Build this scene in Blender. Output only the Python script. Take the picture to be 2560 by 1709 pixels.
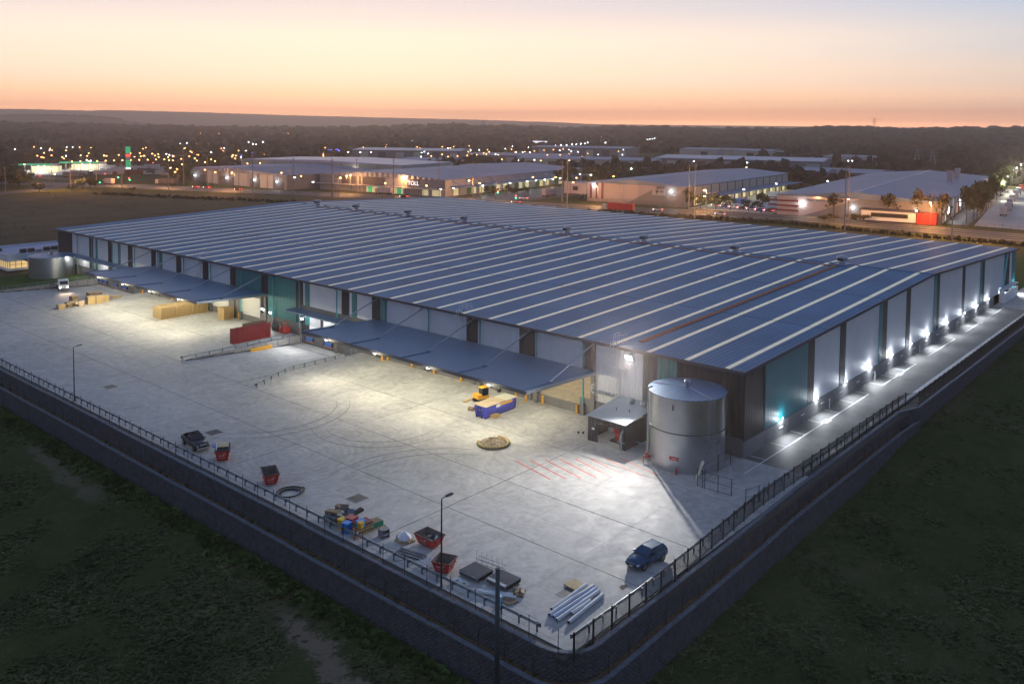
import bpy, math, random
from mathutils import Vector, Matrix
R = random.Random(11)
sc = bpy.context.scene
for o in list(bpy.data.objects): bpy.data.objects.remove(o)
# ---------------------------------------------------------------- camera
CX, CY, CZ = -102.4164, -50.1471, 42.5
F, PITCH, ROLL, PPY, ANG = 2205.7626, 0.0576643, 0.0081913, 430.985, 0.852639
cd = bpy.data.cameras.new('camera'); cam = bpy.data.objects.new('camera', cd); sc.collection.objects.link(cam)
cd.sensor_width = 36; cd.lens = F/2560*36; cd.shift_y = -(854.5-PPY)/2560; cd.clip_start = .5; cd.clip_end = 60000
cam.matrix_world = Matrix.Translation((CX, CY, CZ)) @ (Matrix.Rotation(-ANG, 4, 'Z') @ Matrix.Rotation(math.pi/2-PITCH, 4, 'X') @ Matrix.Rotation(ROLL, 4, 'Z'))
sc.camera = cam
sc.render.resolution_x, sc.render.resolution_y = 1024, 683
def ray(px, py):
    du, dv = px-1280, py-PPY
    cr, sr, cp, sp = math.cos(ROLL), math.sin(ROLL), math.cos(PITCH), math.sin(PITCH)
    u = du*cr+dv*sr; v = -du*sr+dv*cr
    Y = F*cp-v*sp; Z = -F*sp-v*cp
    ca, sa = math.cos(ANG), math.sin(ANG)
    return Vector((u*ca+Y*sa, -u*sa+Y*ca, Z))
def G(px, py, z=0.):                      # photo pixel -> point on the level z
    r = ray(px, py); t = (z-CZ)/r.z
    return Vector((CX+t*r.x, CY+t*r.y, z))
def GD(px, d, z=0.):                      # direction of a photo column, distance d from the camera
    r = ray(px, 305); k = d/math.hypot(r.x, r.y)
    return Vector((CX+k*r.x, CY+k*r.y, z))
S4 = 640/2334; S3 = 420/2349; S2 = 320/2334
def C4(ox, oy, x, y, z=0.): return G(ox+x*S4, oy+y*S4, z)
def C3(ox, oy, x, y, z=0.): return G(ox+x*S3, oy+y*S3, z)
def C2(ox, oy, x, y, z=0.): return G(ox+x*S2, oy+y*S2, z)
# ---------------------------------------------------------------- sky
w = bpy.data.worlds.new('World'); sc.world = w; w.use_nodes = True
nt = w.node_tree; N = nt.nodes; K = nt.links; N.clear()
def nd(t, **k):
    n = N.new(t)
    for a, b in k.items(): setattr(n, a, b)
    return n
SUNSET = ray(880, 305); SUNSET.z = 0; SUNSET.normalize()
tc = nd('ShaderNodeTexCoord'); sep = nd('ShaderNodeSeparateXYZ'); K.new(tc.outputs['Generated'], sep.inputs[0])
mz = nd('ShaderNodeMath', operation='MAXIMUM'); K.new(sep.outputs[2], mz.inputs[0]); mz.inputs[1].default_value = 0
sq = nd('ShaderNodeMath', operation='SQRT'); K.new(mz.outputs[0], sq.inputs[0])
dot = nd('ShaderNodeVectorMath', operation='DOT_PRODUCT'); K.new(tc.outputs['Generated'], dot.inputs[0]); dot.inputs[1].default_value = SUNSET
def ramp(stops):
    r = nd('ShaderNodeValToRGB'); e = r.color_ramp.elements; r.color_ramp.interpolation = 'EASE'
    while len(e) < len(stops): e.new(.5)
    for i, (p, c) in enumerate(stops): e[i].position = p; e[i].color = (*c, 1)
    K.new(sq.outputs[0], r.inputs[0]); return r
ra = ramp([(0, (3.7, 1.62, .78)), (.09, (2.4, 1.08, .52)), (.16, (1.35, .78, .45)), (.22, (1.02, .75, .55)), (.29, (.90, .72, .58)), (.37, (.60, .55, .56)), (.5, (.32, .36, .46)), (.75, (.13, .18, .30)), (1, (.085, .13, .25))])
rb = ramp([(0, (2.3, 1.05, .62)), (.09, (1.4, .72, .45)), (.16, (.92, .60, .43)), (.22, (.66, .53, .45)), (.29, (.48, .49, .52)), (.37, (.33, .43, .58)), (.5, (.20, .28, .42)), (.75, (.11, .17, .30)), (1, (.085, .13, .25))])
rc = ramp([(0, (.34, .30, .37)), (.2, (.23, .24, .33)), (.37, (.17, .23, .35)), (.6, (.13, .19, .32)), (.8, (.10, .15, .28)), (1, (.085, .13, .25))])
def mr(a, b, src):
    m = nd('ShaderNodeMapRange', interpolation_type='SMOOTHSTEP'); m.inputs[1].default_value = a; m.inputs[2].default_value = b; K.new(src, m.inputs[0]); return m
m1 = mr(.66, .985, dot.outputs['Value']); m2 = mr(-.4, .6, dot.outputs['Value'])
x1 = nd('ShaderNodeMix', data_type='RGBA'); K.new(m1.outputs[0], x1.inputs[0]); K.new(rb.outputs[0], x1.inputs[6]); K.new(ra.outputs[0], x1.inputs[7])
x2 = nd('ShaderNodeMix', data_type='RGBA'); K.new(m2.outputs[0], x2.inputs[0]); K.new(rc.outputs[0], x2.inputs[6]); K.new(x1.outputs[2], x2.inputs[7])
sky = nd('ShaderNodeTexSky', sky_type='NISHITA'); sky.sun_disc = False; sky.sun_elevation = math.radians(1.0); sky.sun_rotation = math.atan2(SUNSET.x, SUNSET.y); sky.altitude = 100; sky.dust_density = 2
bg1 = nd('ShaderNodeBackground'); K.new(x2.outputs[2], bg1.inputs[0]); bg1.inputs[1].default_value = 1.42
bg2 = nd('ShaderNodeBackground'); K.new(sky.outputs[0], bg2.inputs[0]); bg2.inputs[1].default_value = .012
ad = nd('ShaderNodeAddShader'); K.new(bg1.outputs[0], ad.inputs[0]); K.new(bg2.outputs[0], ad.inputs[1])
wo = nd('ShaderNodeOutputWorld'); K.new(ad.outputs[0], wo.inputs[0])
sl = bpy.data.lights.new('sun', 'SUN'); sl.energy = .12; sl.angle = math.radians(12); sl.color = (1, .72, .5)
so = bpy.data.objects.new('sun', sl); sc.collection.objects.link(so)
so.rotation_euler = Vector((-SUNSET.x, -SUNSET.y, -.06)).to_track_quat('-Z', 'Y').to_euler()
vs = sc.view_settings; vs.view_transform = 'Standard'; vs.look = 'None'; vs.exposure = 0; vs.gamma = 1; vs.use_curve_mapping = False
# ---------------------------------------------------------------- helpers
col = sc.collection
MATS = {}
def M(name, c=(.5, .5, .5), rough=.65, metal=0., var=0., scale=1., bump=0., bscale=8., rib=None, emit=None, es=0., alpha=None, obj_rand=0., spec=None, c2=None):
    if name in MATS: return MATS[name]
    m = bpy.data.materials.new(name); m.use_nodes = True; t = m.node_tree; n = t.nodes; k = t.links
    b = n['Principled BSDF']; b.inputs['Base Color'].default_value = (*c, 1); b.inputs['Roughness'].default_value = rough; b.inputs['Metallic'].default_value = metal
    if spec is not None: b.inputs['Specular IOR Level'].default_value = spec
    tcn = n.new('ShaderNodeTexCoord')
    if var or c2:
        nz = n.new('ShaderNodeTexNoise'); nz.inputs['Scale'].default_value = scale; nz.inputs['Detail'].default_value = 6; nz.inputs['Roughness'].default_value = .6
        k.new(tcn.outputs['Object'], nz.inputs['Vector'])
        cr = n.new('ShaderNodeValToRGB'); e = cr.color_ramp.elements; e[0].position = .3; e[1].position = .7
        lo = tuple(x*(1-var) for x in c); hi = c2 or tuple(min(1, x*(1+var)) for x in c)
        e[0].color = (*lo, 1); e[1].color = (*hi, 1); k.new(nz.outputs['Fac'], cr.inputs[0]); src = cr.outputs[0]
        if obj_rand:
            oi = n.new('ShaderNodeObjectInfo'); hv = n.new('ShaderNodeHueSaturation'); mp = n.new('ShaderNodeMapRange')
            mp.inputs[3].default_value = 1-obj_rand; mp.inputs[4].default_value = 1+obj_rand; k.new(oi.outputs['Random'], mp.inputs[0]); k.new(mp.outputs[0], hv.inputs['Value']); k.new(src, hv.inputs['Color']); src = hv.outputs[0]
        k.new(src, b.inputs['Base Color'])
    hsrc = None
    if rib:
        ax, pitch, st = rib
        wv = n.new('ShaderNodeTexWave'); wv.bands_direction = ax; wv.inputs['Scale'].default_value = .31416/pitch; wv.inputs['Distortion'].default_value = 0; k.new(tcn.outputs['Object'], wv.inputs['Vector'])
        bp = n.new('ShaderNodeBump'); bp.inputs['Strength'].default_value = st; bp.inputs['Distance'].default_value = pitch*.25; k.new(wv.outputs['Fac'], bp.inputs['Height']); hsrc = bp
    if bump:
        nb = n.new('ShaderNodeTexNoise'); nb.inputs['Scale'].default_value = bscale; nb.inputs['Detail'].default_value = 5; k.new(tcn.outputs['Object'], nb.inputs['Vector'])
        bp2 = n.new('ShaderNodeBump'); bp2.inputs['Strength'].default_value = bump; bp2.inputs['Distance'].default_value = .1; k.new(nb.outputs['Fac'], bp2.inputs['Height'])
        if hsrc: k.new(hsrc.outputs[0], bp2.inputs['Normal'])
        hsrc = bp2
    if hsrc: k.new(hsrc.outputs[0], b.inputs['Normal'])
    if emit: b.inputs['Emission Color'].default_value = (*emit, 1); b.inputs['Emission Strength'].default_value = es
    if alpha is not None: b.inputs['Alpha'].default_value = alpha
    if emit: m.cycles.emission_sampling = 'NONE'
    MATS[name] = m; return m
class B:
    def __init__(s): s.v = []; s.f = []
    def poly(s, pts):
        i = len(s.v); s.v += [tuple(p) for p in pts]; s.f.append(tuple(range(i, i+len(pts)))); return s
    def hexa(s, p):                       # 8 points: bottom ring ccw, top ring ccw
        i = len(s.v); s.v += [tuple(q) for q in p]
        for a in ((3, 2, 1, 0), (4, 5, 6, 7), (0, 1, 5, 4), (1, 2, 6, 5), (2, 3, 7, 6), (3, 0, 4, 7)): s.f.append(tuple(i+j for j in a))
        return s
    def box(s, x0, x1, y0, y1, z0, z1):
        return s.hexa([(x0, y0, z0), (x1, y0, z0), (x1, y1, z0), (x0, y1, z0), (x0, y0, z1), (x1, y0, z1), (x1, y1, z1), (x0, y1, z1)])
    def obox(s, c, size, m=None):         # oriented box
        a, b_, d = size[0]/2, size[1]/2, size[2]/2; c = Vector(c); m = m or Matrix.Identity(3)
        return s.hexa([c+m @ Vector(q) for q in ((-a, -b_, -d), (a, -b_, -d), (a, b_, -d), (-a, b_, -d), (-a, -b_, d), (a, -b_, d), (a, b_, d), (-a, b_, d))])
    def bar(s, p, q, w, h=None):
        p = Vector(p); q = Vector(q); h = h or w; d = (q-p).normalized(); up = Vector((0, 0, 1)) if abs(d.z) < .95 else Vector((1, 0, 0))
        a = d.cross(up).normalized()*w/2; b_ = a.cross(d).normalized()*h/2
        return s.hexa([p-a-b_, p+a-b_, q+a-b_, q-a-b_, p-a+b_, p+a+b_, q+a+b_, q-a+b_])
    def tube(s, p, q, r, n=8, r2=None, cap=True):
        p = Vector(p); q = Vector(q); r2 = r if r2 is None else r2; d = (q-p).normalized(); up = Vector((0, 0, 1)) if abs(d.z) < .95 else Vector((1, 0, 0))
        a = d.cross(up).normalized(); b_ = a.cross(d); i = len(s.v)
        for c, rr in ((p, r), (q, r2)):
            for j in range(n):
                t = 2*math.pi*j/n; s.v.append(tuple(c+a*math.cos(t)*rr+b_*math.sin(t)*rr))
        for j in range(n): s.f.append((i+j, i+(j+1) % n, i+n+(j+1) % n, i+n+j))
        if cap: s.f.append(tuple(i+n-1-j for j in range(n))); s.f.append(tuple(i+n+j for j in range(n)))
        return s
    def path(s, pts, r, n=6):
        for a, b_ in zip(pts, pts[1:]): s.tube(a, b_, r, n)
        return s
    def lathe(s, prof, n=24, c=(0, 0, 0), cap=True):
        i = len(s.v); m = len(prof)
        for r, z in prof:
            for j in range(n): t = 2*math.pi*j/n; s.v.append((c[0]+r*math.cos(t), c[1]+r*math.sin(t), c[2]+z))
        for a in range(m-1):
            for j in range(n): s.f.append((i+a*n+j, i+a*n+(j+1) % n, i+(a+1)*n+(j+1) % n, i+(a+1)*n+j))
        if cap and prof[0][0] > 1e-4: s.f.append(tuple(i+n-1-j for j in range(n)))
        if cap and prof[-1][0] > 1e-4: s.f.append(tuple(i+(m-1)*n+j for j in range(n)))
        return s
    def loft(s, rings, cap=True):
        i = len(s.v); n = len(rings[0])
        for r in rings: s.v += [tuple(p) for p in r]
        for a in range(len(rings)-1):
            for j in range(n): s.f.append((i+a*n+j, i+a*n+(j+1) % n, i+(a+1)*n+(j+1) % n, i+(a+1)*n+j))
        if cap: s.f.append(tuple(i+n-1-j for j in range(n))); s.f.append(tuple(i+(len(rings)-1)*n+j for j in range(n)))
        return s
    def prismx(s, pts, x0, x1):           # polygon in (y,z) extruded along x
        return s.loft([[(x0, a, b_) for a, b_ in pts], [(x1, a, b_) for a, b_ in pts]])
    def prismy(s, pts, y0, y1):           # polygon in (x,z) extruded along y
        return s.loft([[(a, y0, b_) for a, b_ in pts], [(a, y1, b_) for a, b_ in pts]])
    def mesh(s, name, mat, smooth=False):
        me = bpy.data.meshes.new(name); me.from_pydata(s.v, [], s.f); me.update()
        if mat: me.materials.append(mat)
        if smooth: me.polygons.foreach_set('use_smooth', [True]*len(me.polygons))
        return me
    def build(s, name, mat, parent=None, smooth=False, loc=None):
        return ob(name, s.mesh(name, mat, smooth), parent, loc)
def ob(name, me, parent=None, loc=None, rz=0):
    o = bpy.data.objects.new(name, me); col.objects.link(o)
    if parent: o.parent = parent
    if loc is not None: o.location = loc
    if rz: o.rotation_euler.z = rz
    return o
def tag(o, label=None, cat=None, group=None, kind=None):
    if label: o['label'] = label
    if cat: o['category'] = cat
    if group: o['group'] = group
    if kind: o['kind'] = kind
    return o
def thing(name, label, cat, loc=(0, 0, 0), rz=0, group=None): return tag(ob(name, None, None, loc, rz), label, cat, group)
def copy_tree(o, parent=None):
    c = o.copy(); col.objects.link(c); c.parent = parent
    for ch in list(o.children): copy_tree(ch, c)
    return c
def struct(name, b, mat): return tag(b.build(name, mat), kind='structure')
def text(name, s, size, mat, parent, mtx, ext=.03):
    cu = bpy.data.curves.new(name, 'FONT'); cu.body = s; cu.size = size; cu.extrude = ext; cu.align_x = 'CENTER'; cu.align_y = 'CENTER'
    t = bpy.data.objects.new(name, cu); col.objects.link(t); dg = bpy.context.evaluated_depsgraph_get()
    me = bpy.data.meshes.new_from_object(t.evaluated_get(dg)); bpy.data.objects.remove(t); me.materials.clear(); me.materials.append(mat)
    o = ob(name, me, parent); o.matrix_local = mtx; return o
def lamp(kind, loc, power, color=(1, 1, 1), size=.15, parent=None, aim=None, angle=150, blend=.6):
    l = bpy.data.lights.new('light', kind); l.energy = power; l.color = color; l.shadow_soft_size = size
    if kind == 'SPOT': l.spot_size = math.radians(angle); l.spot_blend = blend
    o = bpy.data.objects.new('light', l); col.objects.link(o); o.location = loc
    if aim is not None: o.rotation_euler = Vector(aim).to_track_quat('-Z', 'Y').to_euler()
    if parent: o.parent = parent
    return o
def rotz(a): return Matrix.Rotation(a, 3, 'Z')
# ---------------------------------------------------------------- materials
def concrete(name, base, swirl=.25):
    m = bpy.data.materials.new(name); m.use_nodes = True; t = m.node_tree; n = t.nodes; k = t.links; b = n['Principled BSDF']
    tcn = n.new('ShaderNodeTexCoord')
    def noise(sc_, det, dist=0, vec=None):
        z = n.new('ShaderNodeTexNoise'); z.inputs['Scale'].default_value = sc_; z.inputs['Detail'].default_value = det; z.inputs['Distortion'].default_value = dist; k.new(vec or tcn.outputs['Object'], z.inputs['Vector']); return z
    big = noise(.045, 4, .6); mid = noise(.35, 8, 1.2); fine = noise(2.2, 6)
    sw = noise(.42, 5, 3.2); sw2 = noise(.16, 6, 4.5)
    wv = n.new('ShaderNodeTexWave'); wv.wave_type = 'RINGS'; wv.rings_direction = 'Z'; wv.inputs['Scale'].default_value = .34; wv.inputs['Distortion'].default_value = 6.5; wv.inputs['Detail'].default_value = 3; wv.inputs['Detail Scale'].default_value = .3; wv.inputs['Detail Roughness'].default_value = .6
    mp = n.new('ShaderNodeMapping'); mp.inputs['Location'].default_value = (38, -43, 0); k.new(tcn.outputs['Object'], mp.inputs[0]); k.new(mp.outputs[0], wv.inputs['Vector'])
    ln = n.new('ShaderNodeVectorMath'); ln.operation = 'LENGTH'; k.new(mp.outputs[0], ln.inputs[0]); rad = n.new('ShaderNodeMapRange'); k.new(ln.outputs['Value'], rad.inputs[0]); rad.inputs[1].default_value = 24; rad.inputs[2].default_value = 8
    def math_(op, a, b_):
        q = n.new('ShaderNodeMath'); q.operation = op
        for i, s in enumerate((a, b_)):
            if isinstance(s, (int, float)): q.inputs[i].default_value = s
            else: k.new(s, q.inputs[i])
        return q.outputs[0]
    msk = n.new('ShaderNodeMapRange'); k.new(big.outputs['Fac'], msk.inputs[0]); msk.inputs[1].default_value = .38; msk.inputs[2].default_value = .62
    s1 = math_('MULTIPLY', math_('SUBTRACT', wv.outputs['Fac'], .5), math_('MULTIPLY', math_('MULTIPLY', rad.outputs[0], sw2.outputs['Fac']), swirl))
    s6 = math_('ADD', math_('MULTIPLY', math_('SUBTRACT', sw.outputs['Fac'], .5), .62), math_('MULTIPLY', math_('SUBTRACT', sw2.outputs['Fac'], .5), .7)); s1 = math_('ADD', s1, s6)
    s2 = math_('MULTIPLY', math_('SUBTRACT', mid.outputs['Fac'], .5), .45)
    s3 = math_('MULTIPLY', math_('SUBTRACT', fine.outputs['Fac'], .5), .28)
    s4 = math_('MULTIPLY', math_('SUBTRACT', big.outputs['Fac'], .5), .5)
    oi = n.new('ShaderNodeObjectInfo'); s5 = math_('MULTIPLY', math_('SUBTRACT', oi.outputs['Random'], .5), .07)
    tot = math_('ADD', 1., math_('ADD', math_('ADD', s1, s2), math_('ADD', math_('ADD', s3, s5), s4)))
    mx = n.new('ShaderNodeVectorMath'); mx.operation = 'SCALE'; mx.inputs[0].default_value = base; k.new(tot, mx.inputs['Scale']); k.new(mx.outputs[0], b.inputs['Base Color'])
    rr = n.new('ShaderNodeMapRange'); k.new(mid.outputs['Fac'], rr.inputs[0]); rr.inputs[1].default_value = .3; rr.inputs[2].default_value = .7; rr.inputs[3].default_value = .62; rr.inputs[4].default_value = .80; k.new(rr.outputs[0], b.inputs['Roughness'])
    bp = n.new('ShaderNodeBump'); bp.inputs['Strength'].default_value = .15; bp.inputs['Distance'].default_value = .02; k.new(fine.outputs['Fac'], bp.inputs['Height']); k.new(bp.outputs[0], b.inputs['Normal'])
    MATS[name] = m; return m
def ground_mat(name, cols, scales=(.02, .25, 2.5), bump=.6, tracks=()):
    m = bpy.data.materials.new(name); m.use_nodes = True; t = m.node_tree; n = t.nodes; k = t.links; b = n['Principled BSDF']; b.inputs['Roughness'].default_value = .95; b.inputs['Specular IOR Level'].default_value = .1
    tcn = n.new('ShaderNodeTexCoord'); zs = []
    for s in scales:
        z = n.new('ShaderNodeTexNoise'); z.inputs['Scale'].default_value = s; z.inputs['Detail'].default_value = 7; z.inputs['Roughness'].default_value = .65; k.new(tcn.outputs['Object'], z.inputs['Vector']); zs.append(z)
    ad_ = n.new('ShaderNodeMath'); ad_.operation = 'MULTIPLY_ADD'; k.new(zs[0].outputs['Fac'], ad_.inputs[0]); ad_.inputs[1].default_value = .45; 
    a2 = n.new('ShaderNodeMath'); a2.operation = 'MULTIPLY_ADD'; k.new(zs[1].outputs['Fac'], a2.inputs[0]); a2.inputs[1].default_value = .35; a3 = n.new('ShaderNodeMath'); a3.operation = 'MULTIPLY'; k.new(zs[2].outputs['Fac'], a3.inputs[0]); a3.inputs[1].default_value = .2
    k.new(a3.outputs[0], a2.inputs[2]); k.new(a2.outputs[0], ad_.inputs[2])
    cr = n.new('ShaderNodeValToRGB'); e = cr.color_ramp.elements
    while len(e) < len(cols): e.new(.5)
    for i, (p, c) in enumerate(cols): e[i].position = p; e[i].color = (*c, 1)
    k.new(ad_.outputs[0], cr.inputs[0]); csrc = cr.outputs[0]
    for (x0, y0), (x1, y1), wd, amt in tracks:          # worn earth along a line
        L_ = math.hypot(x1-x0, y1-y0); tx, ty = (x1-x0)/L_, (y1-y0)/L_
        def vm(op, a, b_):
            q = n.new('ShaderNodeVectorMath'); q.operation = op; k.new(a, q.inputs[0]); q.inputs[1].default_value = b_; return q
        def mm(op, a, b_=0., c_=None):
            q = n.new('ShaderNodeMath'); q.operation = op
            for i, v in enumerate((a, b_) if c_ is None else (a, b_, c_)):
                if isinstance(v, (int, float)): q.inputs[i].default_value = v
                else: k.new(v, q.inputs[i])
            return q.outputs[0]
        rel = vm('SUBTRACT', tcn.outputs['Object'], (x0, y0, 0)).outputs[0]; al = vm('DOT_PRODUCT', rel, (tx, ty, 0)).outputs['Value']; dd = mm('ABSOLUTE', vm('DOT_PRODUCT', rel, (-ty, tx, 0)).outputs['Value'])
        wob = mm('MULTIPLY', mm('SUBTRACT', zs[1].outputs['Fac'], .5), 7.); dd2 = mm('ADD', dd, mm('ADD', wob, mm('MULTIPLY', mm('SUBTRACT', zs[2].outputs['Fac'], .5), 3.2)))
        m1_ = n.new('ShaderNodeMapRange'); m1_.interpolation_type = 'SMOOTHSTEP'; k.new(dd2, m1_.inputs[0]); m1_.inputs[1].default_value = wd; m1_.inputs[2].default_value = wd*.25
        m2_ = n.new('ShaderNodeMapRange'); m2_.interpolation_type = 'SMOOTHSTEP'; k.new(al, m2_.inputs[0]); m2_.inputs[1].default_value = -3; m2_.inputs[2].default_value = 5
        m3_ = n.new('ShaderNodeMapRange'); m3_.interpolation_type = 'SMOOTHSTEP'; k.new(al, m3_.inputs[0]); m3_.inputs[1].default_value = L_+4; m3_.inputs[2].default_value = L_-4
        fac = mm('MULTIPLY', mm('MULTIPLY', m1_.outputs[0], m2_.outputs[0]), mm('MULTIPLY', m3_.outputs[0], amt))
        mxn = n.new('ShaderNodeMix'); mxn.data_type = 'RGBA'; k.new(fac, mxn.inputs[0]); k.new(csrc, mxn.inputs[6]); mxn.inputs[7].default_value = (.26, .19, .13, 1); csrc = mxn.outputs[2]
    k.new(csrc, b.inputs['Base Color'])
    bp = n.new('ShaderNodeBump'); bp.inputs['Strength'].default_value = bump; bp.inputs['Distance'].default_value = .3; k.new(zs[2].outputs['Fac'], bp.inputs['Height']); k.new(bp.outputs[0], b.inputs['Normal'])
    MATS[name] = m; return m
concrete('yard_concrete', (.44, .42, .39), .22)
M('joint', (.11, .105, .10), .9)
TRACKS = [((G(690, 1520, -4.8).x, G(690, 1520, -4.8).y), (G(960, 1790, -4.8).x, G(960, 1790, -4.8).y), 2.0, .95), ((G(70, 1110, -4.8).x, G(70, 1110, -4.8).y), (G(240, 1250, -4.8).x, G(240, 1250, -4.8).y), 1.8, .5)]
ground_mat('field', [(.36, (.034, .050, .016)), (.45, (.052, .070, .021)), (.52, (.072, .080, .027)), (.60, (.105, .092, .045))], (.055, .35, 2.8), .9, TRACKS)
ground_mat('paddock', [(.36, (.045, .040, .020)), (.46, (.085, .068, .036)), (.54, (.12, .095, .052)), (.64, (.16, .125, .075))], (.008, .06, .6))
ground_mat('lawn', [(.35, (.03, .06, .012)), (.5, (.05, .10, .02)), (.65, (.07, .11, .03))])
ground_mat('dirt', [(.43, (.045, .060, .020)), (.5, (.10, .088, .05)), (.6, (.24, .18, .125))])
M('mulch', (.16, .10, .045), .95, var=.5, scale=3, bump=.8, bscale=6)
M('asphalt', (.085, .088, .09), .6, var=.25, scale=.6, bump=.1, bscale=30)
M('road', (.055, .05, .05), .7, var=.2, scale=.1)
M('white_paint', (.75, .75, .73), .6)
M('red_paint', (.62, .06, .035), .6, var=.35, scale=2)
M('roof_blue', (.085, .20, .335), .6, .0, spec=.2, var=.17, scale=.09, rib=('Y', .76, .55), obj_rand=.07)
M('roof_x', (.09, .19, .31), .6, .0, spec=.25, var=.12, scale=.15, rib=('Y', .6, .5))
M('skylight', (.74, .71, .54), .5, var=.16, scale=.8, emit=(1, .92, .66), es=.22)  # cream sheet, with a weak glow put in for light from inside
M('joint_blue', (.03, .05, .09), .6)
M('wall_white', (.66, .67, .69), .5, var=.06, scale=.3, rib=('Y', .5, .5))
M('wall_white_x', (.66, .67, .70), .5, var=.06, scale=.3)
M('wall_dark', (.038, .038, .047), .6, spec=.2, var=.12, scale=.3, rib=('Y', .5, .6))
M('wall_dark_x', (.034, .035, .045), .6, spec=.2, var=.12, scale=.3, rib=('X', .5, .5))
M('wall_teal', (.020, .20, .20), .5, var=.08, scale=.3, rib=('Y', .5, .5))
M('wall_teal_x', (.014, .185, .225), .5, var=.08, scale=.3, rib=('X', .5, .15))
M('teal_pipe', (.05, .32, .34), .45)
M('precast', (.15, .145, .14), .75, var=.15, scale=.5, bump=.1)
M('plinth', (.20, .20, .205), .75, var=.12, scale=.4)
M('charcoal', (.045, .045, .05), .55, var=.15, scale=2)
M('black_steel', (.012, .014, .018), .45)
M('galv', (.36, .40, .43), .4, .7, var=.15, scale=3)
M('galv_dark', (.14, .18, .21), .45, .5, var=.15, scale=3)
M('white_steel', (.72, .73, .74), .45)
M('fascia', (.05, .06, .085), .5)
M('steel_tank', (.46, .49, .53), .30, .95, var=.10, scale=.6, rib=('Z', .30, .015))
M('tank_roof', (.13, .24, .38), .4, .3, var=.1, scale=.5, rib=('Y', .5, .4))
M('block', (.078, .073, .082), .85, var=.3, scale=1.3, bump=.5, bscale=9, obj_rand=.25)
M('block_cap', (.16, .17, .19), .8, var=.3, scale=1.5)
M('yellow', (.75, .36, .02), .5)
M('timber', (.52, .36, .16), .7, var=.25, scale=4)
M('timber_dark', (.25, .17, .10), .8, var=.3, scale=5)
M('ply', (.62, .47, .30), .7, var=.15, scale=1.5)
M('red_pallet', (.33, .028, .035), .6, var=.2, scale=3)
M('skip_red', (.48, .028, .022), .45, var=.25, scale=2.5)
M('skip_in', (.16, .13, .11), .8, var=.4, scale=3)
M('skip_blue', (.045, .06, .42), .35, var=.15, scale=1)
M('navy', (.015, .025, .17), .45)
M('rubble', (.30, .26, .2), .9, var=.5, scale=4)
M('pvc', (.62, .63, .65), .4)
M('dark', (.012, .012, .013), .7)
M('glass', (.012, .02, .028), .08)
M('rubber', (.015, .015, .016), .8)
M('car_blue', (.010, .065, .14), .22, .3)
M('ute_grey', (.045, .045, .052), .28, .4)
M('chrome', (.6, .6, .62), .15, 1)
M('lens', (.75, .8, .85), .1)
M('brown_strip', (.28, .085, .030), .7, var=.25, scale=1)
M('lamp_white', (1, 1, 1), emit=(.86, .93, 1), es=40)
M('lamp_soft', (1, 1, 1), emit=(1, .95, .86), es=18)
M('lamp_orange', (1, .7, .4), emit=(1, .42, .12), es=26)
M('lamp_cool', (1, 1, 1), emit=(.85, .93, 1), es=30)
M('lamp_blue', (.3, .3, 1), emit=(.12, .13, 1), es=12)
M('lamp_red', (1, .1, .1), emit=(1, .05, .04), es=10)
M('lamp_green', (.1, 1, .4), emit=(.04, 1, .35), es=10)
M('green_glow', (.05, .6, .3), emit=(.03, .75, .32), es=.35)
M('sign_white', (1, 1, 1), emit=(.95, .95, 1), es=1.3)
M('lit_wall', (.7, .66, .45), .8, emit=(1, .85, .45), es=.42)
M('lit_window', (.8, .6, .3), .5, emit=(1, .66, .28), es=.55)
M('blue_pad', (.06, .17, .50), .5)
M('orange', (.8, .25, .03), .5)
M('bin_yellow', (.75, .42, .02), .5); M('bin_blue', (.01, .20, .62), .4); M('bin_red', (.35, .01, .04), .4); M('bin_green', (.01, .24, .13), .5)
M('bag', (.75, .76, .78), .7, var=.1, scale=5, bump=.5, bscale=4)
M('bark', (.06, .045, .035), .9)
M('leaf_a', (.035, .05, .018), .8, var=.5, scale=.8); M('leaf_b', (.05, .045, .016), .8, var=.5, scale=.8); M('leaf_c', (.055, .085, .022), .8, var=.5, scale=.8)
M('forest', (.022, .026, .016), .95, var=.55, scale=.05)
M('grass_tuft', (.080, .105, .030), .95, var=.35, scale=.12, c2=(.15, .15, .058)); M('grass_green', (.07, .11, .022), .9, var=.5, scale=.3)
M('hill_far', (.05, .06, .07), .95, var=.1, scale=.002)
HAZE = .00018
# ================================================================ ground
def lerp(a, b, t): return a+(b-a)*max(0, min(1, t))
def T(x, y):
    if -49.3 < x < 151 and -9.8 < y < 184.2: return -2.6
    if x <= -49.3: return lerp(-4.8, -.06, (y-150)/40)
    if y <= -9.8:
        if x < 12: return -4.8
        if x < 45: return lerp(-4.8, -2.6, (x-12)/33)
        if x < 110: return lerp(-2.6, -1.4, (x-45)/65)
        return lerp(-1.4, -.06, (x-110)/40)
    return -.06
def axis(lo, hi, fine, near):
    a = [lo]; s = set(near); v = fine[0]
    while v <= fine[1]: s.add(v); v += fine[2]
    v = fine[0]; st = fine[2]
    while v > lo: st *= 1.5; v -= st; s.add(max(lo, v))
    v = fine[1]; st = fine[2]
    while v < hi: st *= 1.5; v += st; s.add(min(hi, v))
    return sorted(s)
b = B(); xs = axis(-12000, 14000, (-140, 156, 4), [-49.6, -49.3, -49.25, 150.9, 151.05]); ys = axis(-12000, 14000, (-120, 200, 4), [-10.05, -9.8, -9.75, 184.15, 184.25])
rg = random.Random(3)
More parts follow.
